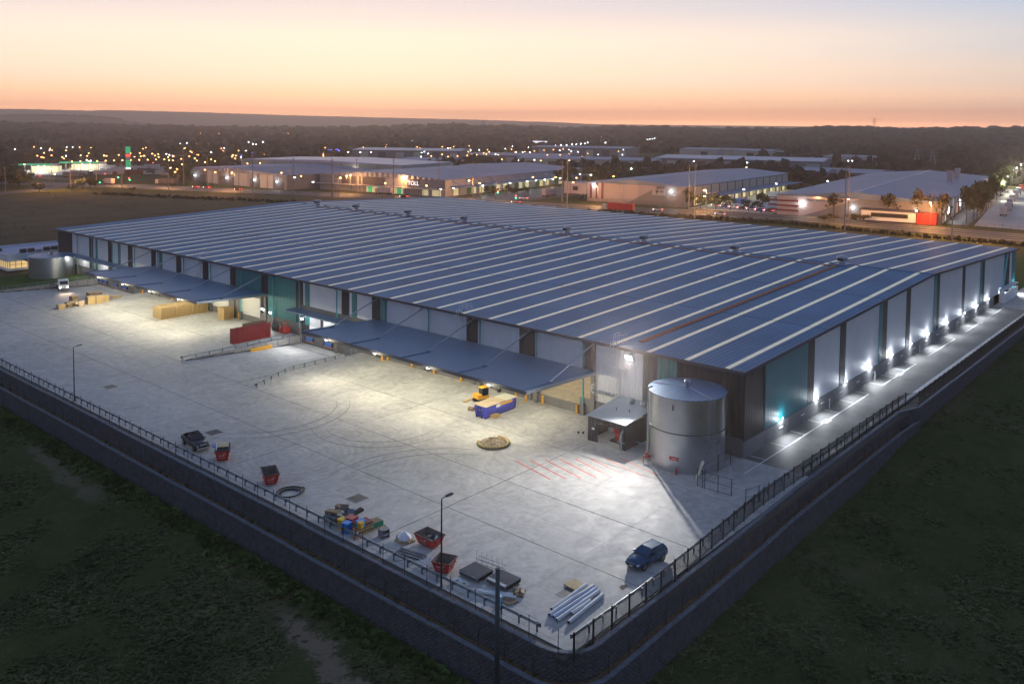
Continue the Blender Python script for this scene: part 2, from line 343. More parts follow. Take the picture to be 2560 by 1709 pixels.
for y in ys:
    for x in xs:
        z = T(x, y)
        if -300 < x < 300 and -300 < y < 500 and z > -5.1 and not (-49.5 < x < 151.2 and -10 < y < 184.3): z += rg.uniform(-.12, .12) if z < -1 else rg.uniform(-.03, 0)
        b.v.append((x, y, z))
nx = len(xs)
for j in range(len(ys)-1):
    for i in range(nx-1): b.f.append((j*nx+i, j*nx+i+1, (j+1)*nx+i+1, (j+1)*nx+i))
struct('ground', b, MATS['field'])
# lawns, verges, dirt
def sheet(name, pts, mat, z=None): return struct(name, B().poly([(p[0], p[1], p[2] if z is None else z) for p in pts]), MATS[mat])
sheet('lawn', [(-60, 185, .0), (0, 185, .0), (0, 205, .0), (-60, 205, .0)], 'lawn')
sheet('paddock', [(-200, 205.5), (0, 205.5), (0, 211), (150.5, 211.5), (151.5, 150), (236, 170), (236, 250), (190, 360), (140, 440), (100, 470), (-200, 455)], 'paddock', -.012)
sheet('grass_verge', [(154, -30, 0), (225, -30, 0), (225, 20, 0), (154, 20, 0)], 'lawn', -.05)
def strip(name, pts, w, mat, z, kind='structure', ragged=0, step=None):
    P_ = [Vector((p[0], p[1], 0)) for p in pts]; L_ = []
    for i, p in enumerate(P_):
        t = (P_[min(i+1, len(P_)-1)]-P_[max(i-1, 0)]).normalized(); n = Vector((-t.y, t.x, 0)); ww = w[i] if isinstance(w, (list, tuple)) else w
        L_.append((p+n*ww/2*(1+R.uniform(-ragged, ragged)), p-n*ww/2*(1+R.uniform(-ragged, ragged))))
    b = B()
    for (a, c), (d, e) in zip(L_, L_[1:]): b.poly([(c.x, c.y, z), (e.x, e.y, z), (d.x, d.y, z), (a.x, a.y, z)])
    return tag(b.build(name, MATS[mat]), kind=kind)
def dense(pts, n):
    out = []
    for a, c in zip(pts, pts[1:]):
        for i in range(n): out.append((a[0]+(c[0]-a[0])*i/n, a[1]+(c[1]-a[1])*i/n))
    out.append(pts[-1]); return out
# grass tufts: nobody could count them
import numpy as np
def tufts(name, spots, h=.17, mat='grass_tuft'):
    v = []; f = []
    for x, y, z, s in spots:
        for q in range(3):
            a = R.uniform(0, 6.28); w_ = s*.55; hh = h*s*R.uniform(.6, 1.3); lx, ly = R.uniform(-.25, .25)*s, R.uniform(-.25, .25)*s; i = len(v)
            c, d = math.cos(a)*w_, math.sin(a)*w_
            v += [(x-c, y-d, z), (x+c, y+d, z), (x+c*.5+lx, y+d*.5+ly, z+hh), (x-c*.5+lx, y-d*.5+ly, z+hh*.8)]; f.append((i, i+1, i+2, i+3))
    me = bpy.data.meshes.new(name); me.from_pydata(v, [], f); me.materials.append(MATS[mat]); o = ob(name, me); return tag(o, kind='stuff')
sp = []
while len(sp) < 16000:
    p = G(R.uniform(-40, 1180), R.uniform(930, 1740), -4.8)
    skip_ = False
    for (x0, y0), (x1, y1), wd, am in TRACKS:
        L_ = math.hypot(x1-x0, y1-y0); al = ((p.x-x0)*(x1-x0)+(p.y-y0)*(y1-y0))/L_; ds = abs((p.x-x0)*(y1-y0)-(p.y-y0)*(x1-x0))/L_
        if -2 < al < L_+2 and ds < wd*.8 and R.random() < am: skip_ = True
    if p.x < -50.7 and not skip_: sp.append((p.x, p.y, -4.85, R.uniform(.25, .8)))
tag(tufts('grass', sp), 'dark rough grass below the two-tier retaining wall by the yard', 'grass')
sp = [(-50.75-abs(R.gauss(0, 1.1)), R.uniform(-12, 125), -4.85, R.uniform(.5, 1.2)) for _ in range(2600)]
tag(tufts('weeds', sp, .45, 'grass_green'), 'bright green weeds along the foot of the lower wall tier', 'weeds')
sp = []
while len(sp) < 13000:
    px = R.uniform(1450, 2640); p = G(px, R.uniform(800, 1740), -4.0); z = T(p.x, -20)
    p = G(px, R.uniform(800, 1740), z); z = T(p.x, -20)
    if p.y < -11.4: sp.append((p.x, p.y, z-.08, R.uniform(.25, .85)))
tag(tufts('grass', sp), 'dark rough grass below the wall beside the striped car park', 'grass')
# ================================================================ yard
XJ = [-47.6, -41.5, -35.3, -30.5, -25.6, -19.4, -13.2, -6.6, -.02]; YM = [-9.0, 17.6, 45.6, 75.4, 94.0, 125.0, 158.0, 183.6]; YJ = []
for a_, c_ in zip(YM, YM[1:]): YJ += [a_+(c_-a_)*i/3 for i in range(3)]
YJ.append(183.6)
RAMPS = ((75.4, 94.0), (158.0, 183.6))
base = B(); cells = []
for x0, x1 in zip(XJ, XJ[1:]):
    for y0, y1 in zip(YJ, YJ[1:]):
        if x0 > -26 and any(a-.1 < y0 < e-.1 for a, e in RAMPS): continue
        cells.append((x0, x1, y0, y1)); base.box(x0, x1, y0, y1, -.3, -.05)
yard = struct('yard', base, MATS['joint'])
for x0, x1, y0, y1 in cells: g0, g1, g2, g3 = [(.045 if any(abs(v-m_) < .01 for m_ in mj) else .009) for v, mj in ((x0, (-47.6, -35.3, -25.6, -13.2)), (x1, (-47.6, -35.3, -25.6, -13.2)), (y0, YM), (y1, YM))]; B().box(x0+g0, x1-g1, y0+g2, y1-g3, -.045, 0).build('slab', MATS['yard_concrete'], yard)
for y0, y1 in RAMPS:
    b = B(); n = 6
    pr = [(-25.57, 0), (-3, -1.3), (-.02, -1.3)]
    for (xa, za), (xb, zb) in zip(pr, pr[1:]): b.hexa([(xa, y0+.3, za-.3), (xb-.02, y0+.3, zb-.3), (xb-.02, y1-.3, zb-.3), (xa, y1-.3, za-.3), (xa, y0+.3, za), (xb-.02, y0+.3, zb), (xb-.02, y1-.3, zb), (xa, y1-.3, za)])
    b.build('ramp_slab', MATS['yard_concrete'], yard)
    B().box(-3.05, -2.75, y0+.4, y1-.4, -1.30, -1.294).build('ramp_drain', MATS['galv_dark'], yard)
struct('gravel_strip', B().box(-48.5, -47.62, -9.0, 150, -.3, -.06), M('gravel', (.085, .075, .065), .95, var=.5, scale=9, bump=.6, bscale=14))
for n, px, py, sx in (('a', 400+1800*S4, 1020+820*S4, .95), ('b', 400+490*S4, 1020+220*S4, .95), ('c', 1000*S4, 880+315*S4, 1.0), ('d', 1000+1535*S4, 1279+742*S4, .85)):
    p = G(px, py); t = thing('drain_grate', 'dark square drain grate set in the concrete yard', 'drain', (p.x, p.y, .004), 0, 'drain grates in the yard')
    fr = B(); fr.box(-sx, sx, -sx, -sx+.12, 0, .012); fr.box(-sx, sx, sx-.12, sx, 0, .012); fr.box(-sx, -sx+.12, -sx+.12, sx-.12, 0, .012); fr.box(sx-.12, sx, -sx+.12, sx-.12, 0, .012); fr.build('frame', MATS['galv_dark'], t)
    g_ = B()
    for i in range(9): u = -sx+.2+i*(2*sx-.4)/8; g_.box(u-.05, u+.05, -sx+.13, sx-.13, 0, .009)
    g_.box(-sx+.12, sx-.12, -sx+.12, sx-.12, 0, .003); g_.build('grating', MATS['charcoal'], t)
# painted red hatching by the tank
hx = thing('hatched_marking', 'red diagonal no-parking lines painted before the steel tank', 'marking', (0, 0, .005))
for i in range(-1, 7):
    a = Vector((-18.8+1.383*i, 19.5-1.317*i)); e = Vector((-20.4+1.37*i, 12.6-1.27*i));  d = (e-a).normalized(); n = Vector((-d.y, d.x))*.09
    B().poly([(a.x-n.x, a.y-n.y, 0), (a.x+n.x, a.y+n.y, 0), (e.x+n.x, e.y+n.y, 0), (e.x-n.x, e.y-n.y, 0)]).build('line', MATS['red_paint'], hx)
# tyre arcs left on the concrete
M('tyre', (.27, .255, .24), .8, var=.3, scale=1.5)
for k, (cx_, cy_, r_, a0_, a1_, lab) in enumerate(((-30, 62, 11, 200, 330, 'dark curved tyre marks swinging towards the sunken dock'), (-22, 44, 8, 150, 290, 'dark curved tyre marks before the blue bin'), (-34, 20, 13, 20, 110, 'dark curved tyre marks crossing the open concrete'), (-30, 135, 12, 210, 320, 'dark curved tyre marks before the long pallet row'))):
    t = thing('tyre_marks', lab, 'marking', (0, 0, 0))
    for dr in (0, 1.9):
        b = B(); n = 26
        for i in range(n):
            a, c = [math.radians(a0_+(a1_-a0_)*(i+j)/n) for j in (0, 1)]; r0 = r_+dr; w_ = .13*math.sin(math.pi*(i+.5)/n)+.03
            b.poly([(cx_+(r0-w_)*math.cos(a), cy_+(r0-w_)*math.sin(a), .004), (cx_+(r0+w_)*math.cos(a), cy_+(r0+w_)*math.sin(a), .004), (cx_+(r0+w_)*math.cos(c), cy_+(r0+w_)*math.sin(c), .004), (cx_+(r0-w_)*math.cos(c), cy_+(r0-w_)*math.sin(c), .004)])
        b.build('track', MATS['tyre'], t)
# ramp walls
def sleeper_wall(label, y, x0, x1, face, top):
    t = thing('ramp_wall', label, 'wall', (0, 0, 0)); n = 7
    b = B()
    for k in range(n):
        z1 = top-k*.235; z0 = z1-.22
        xs_ = x0 if z0 >= 0 else x0+(0-z0)/1.3*22.6
        if xs_ < x1-1: b.box(xs_, x1, y-.12, y+.12, z0, z1)
    b.build('sleepers', MATS['precast2'], t)
    b = B(); b.box(x0+.5, x1, y-.08, y+.08, -1.6, top-.02); b.build('core', MATS['charcoal'], t)
    for i in range(10):
        xx = x0+1+(x1-x0-1.4)*i/9; B().box(xx-.09, xx+.09, y-.15, y+.15, -1.5, top+.03).build('post', MATS['galv_dark'], t)
    return t
M('precast2', (.30, .29, .28), .8, var=.15, scale=1)
sleeper_wall('grey sleeper retaining wall of the sunken dock beside stacked red pallets', 94.0, -25, -.05, -1, .12)
sleeper_wall('grey sleeper retaining wall at the far dock below the lawn', 183.8, -25, -.05, -1, .35)
sleeper_wall('low grey sleeper wall under the bent guard rail', 75.4, -24, -.05, 1, .02)
sleeper_wall('low grey sleeper wall beside the loose timber packs', 158.0, -24, -.05, 1, .02)
# asphalt car park
struct('car_park', B().box(.02, 127.5, -7.5, -.2, -.4, 0), MATS['asphalt'])
struct('driveway', B().box(127.53, 172, -7.5, -.2, -.4, .0), MATS['yard_concrete'])
struct('kerb', B().box(-1.0, 172, -8.15, -7.53, -.4, .10), M('kerb', (.5, .5, .5), .7, var=.1))
struct('dirt_border', B().box(-45.2, 172, -9.9, -9.03, -.5, -.10), MATS['gravel'])
struct('dirt_border', B().box(-1.0, 172, -9.03, -8.18, -.5, -.08), MATS['gravel'])
bay = thing('parking_bays', 'white painted parallel parking lines along the lit warehouse wall', 'marking', (0, 0, .004))
segs = [(1.4, 38.2), (44.5, 62), (69, 87), (94, 107), (112, 127)]
for a, e in [(-4.6, 38.2)]+segs[1:]: B().box(a, e, -2.62, -2.46, 0, .002).build('line', MATS['white_paint'], bay)
for a, e in segs:
    x = a
    while x <= e+.2: B().box(x-.07, x+.07, -2.44, -.35, 0, .002).build('line', MATS['white_paint'], bay); x += (e-a)/max(1, round((e-a)/6.1))
for x in (21, 53, 106): 
    q = B(); q.box(x-1, x+1, -2.95, -2.83, 0, .0025); q.box(x-1, x+1, -2.2, -2.1, 0, .0025); q.box(x-1, x-.9, -2.83, -2.2, 0, .0025); q.box(x+.9, x+1, -2.83, -2.2, 0, .0025); q.build('box_mark', MATS['white_paint'], bay)
# ================================================================ retaining walls
def resample(pts, step):
    out = []; d = 0
    for a, c in zip(pts, pts[1:]):
        a = Vector(a); c = Vector(c); L_ = (c-a).length; t = (c-a).normalized()
        while d < L_: out.append((a+t*d, t)); d += step
        d -= L_
    return out
def arc(c, r, a0, a1, n): return [(c[0]+r*math.cos(a0+(a1-a0)*i/n), c[1]+r*math.sin(a0+(a1-a0)*i/n)) for i in range(n+1)]
blk = B(); blk.v = [(-.222, 0, -.098), (.222, 0, -.098), (.222, 0, .098), (-.222, 0, .098), (-.15, -.075, -.055), (.12, -.085, -.06), (.14, -.075, .05), (-.13, -.085, .06)]
blk.f = [(4, 5, 6, 7), (0, 1, 5, 4), (1, 2, 6, 5), (2, 3, 7, 6), (3, 0, 4, 7)]
bm_ = blk.mesh('block', MATS['block'])
UP = [(-48.62, 150), (-48.62, -6.6)]+arc((-45.22, -6.6), 3.4, math.pi, 1.5*math.pi, 8)+[(-24, -9.7), (-4, -9.2), (32, -9.1), (36.5, -10.6), (150, -10.6)]
LOW = [(-49.95, 150), (-49.95, -6.6)]+arc((-45.25, -6.6), 4.7, math.pi, 1.5*math.pi, 9)+[(-26, -11.0), (-6.7, -10.5), (30, -10.4), (36.4, -10.75)]
def retaining(label, path, ztop, zbot, step=.46):
    t = thing('retaining_wall', label, 'wall', (0, 0, 0)); items = []
    n = int((ztop-zbot)/.2)+1
    for k in range(n):
        z = ztop-.1-k*.2; off = .23 if k % 2 else 0
        for p, d in resample(path, step)[:-1]:
            if p.x > 37 and z < T(p.x, -20)-.3: continue
            q = p+d*off; nr = Vector((d.y, -d.x)); q = q+nr*(k*.016)
            items.append((math.hypot(q.x-CX, q.y-CY), q.x, q.y, z+R.uniform(-.006, .006), math.atan2(d.y, d.x)))
    items.sort()
    for _, x, y, z, a in items[:300]:
        o = ob('block', bm_, t, (x, y, z)); o.rotation_euler.z = a+R.uniform(-.02, .02)
    bv = np.array(blk.v); vs_ = []; fs = []; bf = np.array([f for f in blk.f])
    for i, (_, x, y, z, a) in enumerate(items[300:]):
        c, s_ = math.cos(a), math.sin(a); jt = 1+R.uniform(-.25, .25)
        vv = np.stack([bv[:, 0]*c-bv[:, 1]*jt*s_+x, bv[:, 0]*s_+bv[:, 1]*jt*c+y, bv[:, 2]+z], 1); vs_.append(vv); fs.append(bf+i*8)
    me = bpy.data.meshes.new('blocks'); me.from_pydata(np.concatenate(vs_).tolist(), [], np.concatenate(fs).tolist()); me.materials.append(MATS['block']); tag(ob('blocks', me, t), kind='stuff')
    core = B(); caps = B(); rs = resample(path, .46)
    fine = [(Vector(p), (Vector(path[min(i+1, len(path)-1)])-Vector(path[max(i-1, 0)])).normalized()) for i, p in enumerate(path)]
    rings = []
    for p, d in fine:
        nr = Vector((d.y, -d.x)); a = p-nr*.02; c = p-nr*.45; e = p+nr*(.016*n-.03)
        rings.append([(e.x, e.y, zbot-.6), (a.x, a.y, ztop), (c.x, c.y, ztop), (c.x, c.y, zbot-.6)])
    core.loft(rings); core.build('core', MATS['charcoal'], t)
    for p, d in rs[:-1]:
        nr = Vector((d.y, -d.x)); m = Matrix(((d.x, -d.y, 0), (d.y, d.x, 0), (0, 0, 1))); c = p-nr*.14
        caps.obox((c.x+d.x*.23, c.y+d.y*.23, ztop+.055+R.uniform(-.012, .012)+.05*(int(p.x+p.y) // 22 % 2)), (.45, .42, .11), m)
    caps.build('cap', MATS['block_cap'], t)
retaining('dark block retaining wall, upper tier carrying the yard fences', UP, -.04, -2.3)
retaining('dark block retaining wall, lower tier rising from the grass', LOW, -2.12, -4.9)
lp = [(x, y) for x, y in LOW]; b = B(); nU = [(-49.8, 150), (-49.8, -6.6)]+arc((-45.25, -6.6), 4.55, math.pi, 1.5*math.pi, 8)+[(-26, -10.85), (-6.7, -10.35), (30, -10.25)]
nI = [(-48.4, 150), (-48.4, -6.6)]+arc((-45.22, -6.6), 3.2, math.pi, 1.5*math.pi, 8)+[(-24, -9.6), (-4, -9.1), (32, -9.0)]
for i in range(len(nU)-1): b.poly([(*nU[i], -2.26), (*nU[i+1], -2.26), (*nI[i+1], -2.24), (*nI[i], -2.24)])
struct('planting_bed', b, MATS['mulch'])
sp = []
for p, d in resample(LOW[:2], 1.0):
    if R.random() < .55: sp.append((p.x+R.uniform(.35, 1.0), p.y+R.uniform(-.5, .5), -2.28, R.uniform(.25, .5)))
tag(tufts('seedlings', sp, .6, 'leaf_c'), 'small green seedlings in the mulch between the wall tiers', 'plants')
# ================================================================ fences and rails
def off_path(pts, o): 
    out = []
    for i, p in enumerate(pts):
        t = (Vector(pts[min(i+1, len(pts)-1)])-Vector(pts[max(i-1, 0)])).normalized(); out.append((p[0]-t.y*o*-1*-1, p[1]+t.x*o)) if False else out.append((p[0]-t.y*o, p[1]+t.x*o))
    return out
def wire_fence(label, pts, z, h, step):
    t = thing('wire_fence', label, 'fence', (0, 0, 0)); rs = resample(pts, step)
    pm = B().tube((0, 0, -.2), (0, 0, h), .032, 6).mesh('post', MATS['black_steel'])
    for p, d in rs: ob('post', pm, t, (p.x, p.y, z))
    b = B()
    for zz in (.12, h*.5, h-.06):
        for a, c in zip(pts, pts[1:]): b.tube((*a, z+zz), (*c, z+zz), .008, 4, cap=False)
    b.build('wires', MATS['black_steel'], t)
    for k in (6, 7, 20, 21, 33):
        if k+1 < len(rs):
            p, q = rs[k][0], rs[k+1][0]
            if k % 2 == 0: B().tube((p.x, p.y, z+h*.75), (q.x, q.y, z+.1), .022, 6).build('brace', MATS['black_steel'], t)
wire_fence('thin black wire fence behind the front guard rail', [(-48.32, -8.2), (-48.32, 140)], -.04, 2.1, 3.05)
wire_fence('thin black wire fence on the planted ledge between wall tiers', [(-49.55, -6.6), (-49.55, 140)], -2.26, 1.9, 3.0)
wire_fence('thin black wire fence on the dark ledge beside the car park', [(-45.2, -10.95), (-26, -10.65), (-6.7, -10.15), (28, -10.1)], -2.26, 1.9, 3.0)
def guard_rail(label, pts, z=0, step=2.0, zf=None):
    t = thing('guard_rail', label, 'guard rail', (0, 0, 0)); rs = resample(pts, step); zf = zf or (lambda p: z)
    pb = B(); pb.box(-.07, .07, -.045, .045, -.05, .72); pb.box(-.07, .07, .045, .17, .42, .70); pm = pb.mesh('post', MATS['galv_dark'])
    for p, d in rs: o = ob('post', pm, t, (p.x, p.y, zf(p))); o.rotation_euler.z = math.atan2(d.y, d.x)
    b = B()
    for a, c in zip(rs, rs[1:]):
        for zz, o_ in ((.47, .20), (.565, .17), (.66, .20)):
            pa = Vector((a[0].x-a[1].y*o_, a[0].y+a[1].x*o_, zf(a[0])+zz)); pc = Vector((c[0].x-c[1].y*o_, c[0].y+c[1].x*o_, zf(c[0])+zz)); b.bar(pa, pc, .05, .095)
    b.build('rail', MATS['galv'], t)
    for e in (rs[0], rs[-1]):
        p, d = e; m = Matrix(((d.x, -d.y, 0), (d.y, d.x, 0), (0, 0, 1))); B().obox((p.x-d.y*.22, p.y+d.x*.22, zf(p)+.565), (.45, .12, .34), m).build('end_terminal', MATS['galv_dark'], t)
    return t
guard_rail('long galvanised guard rail along the front edge of the yard', [(-47.1, 135), (-47.1, -7.0)])
PAL = [(-47.9, -9.45), (-36, -9.5), (-12, -8.2), (35.5, -8.6), (38.2, -10.1), (107, -9.9), (146, -9.9)]
guard_rail('galvanised guard rail inside the black palisade fence', [(-46.3, -8.3), (-36, -8.35), (-12, -7.35), (-1.5, -7.2)])
guard_rail('galvanised guard rail along the car park kerb', [(.5, -7.9), (33, -7.9)], z=.08)
def rz_(p): return 0 if p.x < -25.6 else 0
guard_rail('galvanised guard rail on the dock wall beside red pallets', [(-25, 94.25), (-1, 94.25)], step=2.6)
guard_rail('bent galvanised guard rail on the near side of the sunken dock', [(-25.2, 70.6), (-16.2, 75.0), (-3.8, 75.1)], step=2.2)
t = thing('palisade_fence', 'tall black spiked palisade fence above the retaining wall corner', 'fence', (0, 0, 0)); rs = resample(PAL, 2.62)
pm = B().box(-.06, .06, -.06, .06, -.3, 2.1).mesh('post', MATS['black_steel'])
pv = [(-.016, -.012, .08), (.016, -.012, .08), (.016, .012, .08), (-.016, .012, .08), (-.016, -.012, 1.98), (.016, -.012, 1.98), (.016, .012, 1.98), (-.016, .012, 1.98)]
pl = B(); pl.hexa(pv); plm = pl.mesh('pale', MATS['black_steel']); rest = B(); pales = []
for (p, d), (q, e) in zip(rs, rs[1:]):
    o = ob('post', pm, t, (p.x, p.y, 0)); o.rotation_euler.z = math.atan2(d.y, d.x)
    B().bar((p.x, p.y, .3), (q.x, q.y, .3), .03, .05).build('rail', MATS['black_steel'], t); B().bar((p.x, p.y, 1.75), (q.x, q.y, 1.75), .03, .05).build('rail', MATS['black_steel'], t)
    for k in range(1, 17): u = p.lerp(q, k/17); pales.append((math.hypot(u.x-CX, u.y-CY), u.x, u.y))
pales.sort()
for _, x, y in pales[:300]: ob('pale', plm, t, (x, y, 0))
for _, x, y in pales[300:]: rest.hexa([(x+a, y+c, z) for a, c, z in pv])
tag(rest.build('pales', MATS['black_steel'], t), kind='stuff')
# rails at the far dock
t = thing('hand_rail', 'galvanised tubular hand rail along the lawn above the far dock', 'rail', (0, 0, 0)); b = B()
for i in range(12): x = -27+i*2.4; B().tube((x, 184.3, 0), (x, 184.3, 1.05), .035, 6).build('post', MATS['galv'], t)
b.tube((-27, 184.3, 1.05), (-.6, 184.3, 1.05), .035, 6); b.build('rail', MATS['galv'], t); B().tube((-27, 184.3, .55), (-.6, 184.3, .55), .03, 6).build('rail', MATS['galv'], t)
t = thing('hand_rail', 'galvanised stair hand rail beside the yellow post at the sunken dock', 'rail', (0, 0, 0)); b = B()
for x in (-3.4, -2.2, -1.0): B().tube((x, 76.0, -1.3), (x, 76.0, 1.0), .03, 6).build('post', MATS['galv'], t)
b.tube((-3.4, 76, .6), (-1, 76, 1), .03, 6); b.build('rail', MATS['galv'], t); B().tube((-3.4, 76, .2), (-1, 76, .5), .03, 6).build('rail', MATS['galv'], t)
tag(B().box(-12.0, -7.4, 93.2, 93.6, -.86, -.34).build('wheel_barrier', MATS['yellow']), 'yellow beam lying against the dock retaining wall', 'barrier')
# ================================================================ the warehouse
HE, RX, RZ, WX, LY = 11.33, 77.71, 13.86, 150.05, 209.5
W = thing('warehouse', 'huge warehouse with blue striped roof beside the concrete yard', 'warehouse')
def rz(x): return HE+(RZ-HE)*(x/RX if x < RX else (WX-x)/(WX-RX))
def roofpiece(b, x0, x1, y0, y1, up=0, th=.12):
    b.hexa([(x0, y0, rz(x0)+up-th), (x1, y0, rz(x1)+up-th), (x1, y1, rz(x1)+up-th), (x0, y1, rz(x0)+up-th), (x0, y0, rz(x0)+up), (x1, y0, rz(x1)+up), (x1, y1, rz(x1)+up), (x0, y1, rz(x0)+up)])
SKY = [2.0+5.885*i for i in range(35)]
ed = [-.55]+[v for s in SKY for v in (s-.36, s+.38)]+[LY+.5]
LAPF = [-.75, 25.8, 50.9, RX]; LAPB = [RX, 101.8, 125.9, WX+.75]
for i in range(0, len(ed), 2):
    for lap in (LAPF, LAPB):
        b = B()
        for k, (a, c) in enumerate(zip(lap, lap[1:])): roofpiece(b, a, c-.28 if k < 2 else c, ed[i], ed[i+1], .0)
        b.build('roof_sheet', MATS['roof_blue'], W)
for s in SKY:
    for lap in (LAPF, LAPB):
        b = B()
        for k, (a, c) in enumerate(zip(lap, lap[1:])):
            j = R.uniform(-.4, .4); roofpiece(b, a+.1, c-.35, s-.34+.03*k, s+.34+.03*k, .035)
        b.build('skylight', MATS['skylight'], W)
b = B(); roofpiece(b, -.6, RX, -.5, LY+.45, -.16, .1); roofpiece(b, RX, WX+.6, -.5, LY+.45, -.16, .1); b.build('roof_deck', MATS['joint_blue'], W)
b = B()
for x in (RX-.05,): b.box(x-.35, x+.35, -.5, LY+.5, RZ-.02, RZ+.10)
b.build('ridge_cap', MATS['roof_x'], W)
b = B(); roofpiece(b, RX-3.6, RX-2.7, 17.0, 190, .10, .12); b.build('roof_walkway', MATS['brown_strip'], W)
b = B(); roofpiece(b, 2.8, RX-3.0, 16.75, 17.6, .12, .14); b.build('roof_walkway', MATS['brown_strip'], W)
b = B(); roofpiece(b, -.7, RX-.4, 105.5, 105.85, .08, .1); b.build('expansion_flashing', M('flash', (.50, .50, .62), .4), W)
B().box(-.98, -.72, -.5, LY+.5, HE-.42, HE-.03).build('gutter', MATS['fascia'], W)
b = B()
for (a, c) in ((-.75, RX), (RX, WX+.75)): b.hexa([(a, -.68, rz(a)-.35), (c, -.68, rz(c)-.35), (c, -.56, rz(c)-.35), (a, -.56, rz(a)-.35), (a, -.68, rz(a)+.06), (c, -.68, rz(c)+.06), (c, -.56, rz(c)+.06), (a, -.56, rz(a)+.06)])
b.build('barge_flashing', MATS['fascia'], W)
# roof ventilators
def vent(y):
    v = B(); v.lathe([(.72, 0), (.72, .5), (.66, .55), (.70, .8), (1.05, .95), (1.15, 1.3), (1.0, 1.6), (.55, 1.78), (0, 1.82)], 20)
    o = v.build('roof_ventilator', MATS['galv'], W, True, (RX-.3, y, RZ+.05)); B().box(-1.5, 1.5, -1.1, 1.1, 0, .07).build('flashing_plate', MATS['flash'], o); B().box(-1.28, -.95, -.55, .55, .75, 1.35).build('hood_opening', MATS['charcoal'], o)
for y in (16.9, 40.7, 64.6, 87.9, 124.7, 148.5, 173.2, 193.7): vent(y)
# front facade (x = 0): colour panels
PAN = [(-.0, 9.6, 'd'), (9.6, 12.7, 't'), (12.7, 15.0, 'd'), (15.0, 23.0, 'w'), (23.0, 25.35, 'd'), (25.35, 34.3, 'w'), (34.3, 37.5, 'd'), (37.5, 46.3, 'w'), (46.3, 48.85, 'd'), (48.85, 57.2, 'w'), (57.2, 68.6, 'w'), (68.6, 70.3, 't'), (70.3, 72.65, 'd'), (72.65, 76.9, 'w'), (76.9, 78.3, 't'), (78.3, 79.15, 'w'), (79.15, 81.4, 'd'), (81.4, 82.2, 'w'), (82.2, 91.4, 'w'), (91.4, 92.85, 't'), (92.85, 93.5, 'w'), (93.5, 95.8, 'd'), (95.8, 105.5, 't'), (105.5, 107.9, 'd'), (107.9, 117.55, 't'), (117.55, 119.9, 'd'), (119.9, 128.8, 'w'), (128.8, 131.2, 'd'), (131.2, 140.7, 'w'), (140.7, 143.05, 'd'), (143.05, 149.6, 'w'), (149.6, 151.05, 't'), (151.05, 152.8, 'w'), (152.8, 155.1, 'd'), (155.1, 164.7, 'w'), (164.7, 167.2, 'd'), (167.2, 171.2, 'w'), (171.2, 172.6, 't'), (172.6, 176, 'w'), (176, 178.3, 'd'), (178.3, 184.4, 'w'), (184.4, 185.5, 't'), (185.5, 187, 'w'), (187, 189.4, 'd'), (189.4, 200.1, 'w'), (200.1, LY, 'd')]
FM = {'d': 'wall_dark', 't': 'wall_teal', 'w': 'wall_white'}
for y0, y1, c in PAN:
    full = (c == 't' and 95 < y0 < 106) or y0 < 15 or c == 'd' and y0 > 200
    z0 = 6.2 if (23 <= y0 < 71.7 or 107.8 < y0 < 155) else 2.42
    th = {'d': .10, 't': .14, 'w': .06}[c]
    B().box(-th, 0.1, y0+.01, y1-.01, z0, HE-.2).build('wall_panel', MATS[FM[c]], W)
# lower wall with dock openings
OPEN = []
b = B()
def lower(y0, y1, z0, z1): b.box(-.2, .1, y0, y1, z0, z1)
lower(0, 25.7, 0, 2.40); doors = [(25.7, 33.3), (37.6, 45.2), (49.4, 57.0), (61.3, 68.6)]; y = 25.7
for a, e in doors: lower(y, a, 0, 6.18) if a > y else None; lower(a, e, 0, 1.25); lower(a, e, 5.3, 6.18); y = e
lower(y, 75.4, 0, 6.18); lower(75.4, 94, -1.6, 1.0); lower(75.4, 94, 4.9, 6.18); lower(94, 107.9, 0, 2.40)
doors2 = [(108.4, 116.2), (120.4, 128.0), (132.2, 139.8), (144, 151.6)]; y = 107.9
for a, e in doors2: lower(y, a, 0, 6.18); lower(a, e, 0, 1.25); lower(a, e, 5.3, 6.18); y = e
lower(y, 158, 0, 6.18); lower(158, 183.6, -1.6, 2.4); lower(183.6, LY, 0, 2.4)
b.build('dado_wall', MATS['precast'], W)
for i, (a, e) in enumerate(doors+doors2):
    if i == 0: continue
    top = 5.3; z0 = 1.25
    d = B()
    for k in range(12): d.box(-.06, 0, a, e, z0+k*.3375, z0+k*.3375+.32)
    d.build('roller_door', M('roller', (.62, .60, .54), .6), W)
for (a, e) in ((76.2, 79.9), (82.6, 87.0), (88, 91.5)): B().box(-.05, .05, a, e, 1.0, 4.9).build('glazed_door', M('door_lit', (.75, .77, .74), .5, emit=(1, .97, .85), es=.25), W)
for y0, y1 in ((80, 82.5), (87.1, 87.9), (91.6, 94)): B().box(-.12, .08, y0, y1, 1.0, 4.9).build('door_pier', MATS['wall_dark'], W)
for yc in (91.1, 85.2, 185.2, 179.7, 173.8, 168.6):      # padded docks
    yc = min(yc, 182); p = B().box(-.42, -.2, yc-1.15, yc+1.15, -.62, .14).build('dock_pad', MATS['blue_pad'], W)
    B().box(-.50, -.2, yc-1.35, yc-1.15, -.55, .18).build('bumper', MATS['rubber'], p); B().box(-.50, -.2, yc+1.15, yc+1.35, -.55, .18).build('bumper', MATS['rubber'], p); B().box(-.46, -.2, yc-1.15, yc+1.15, -.74, -.62).build('sill', MATS['orange'], p)
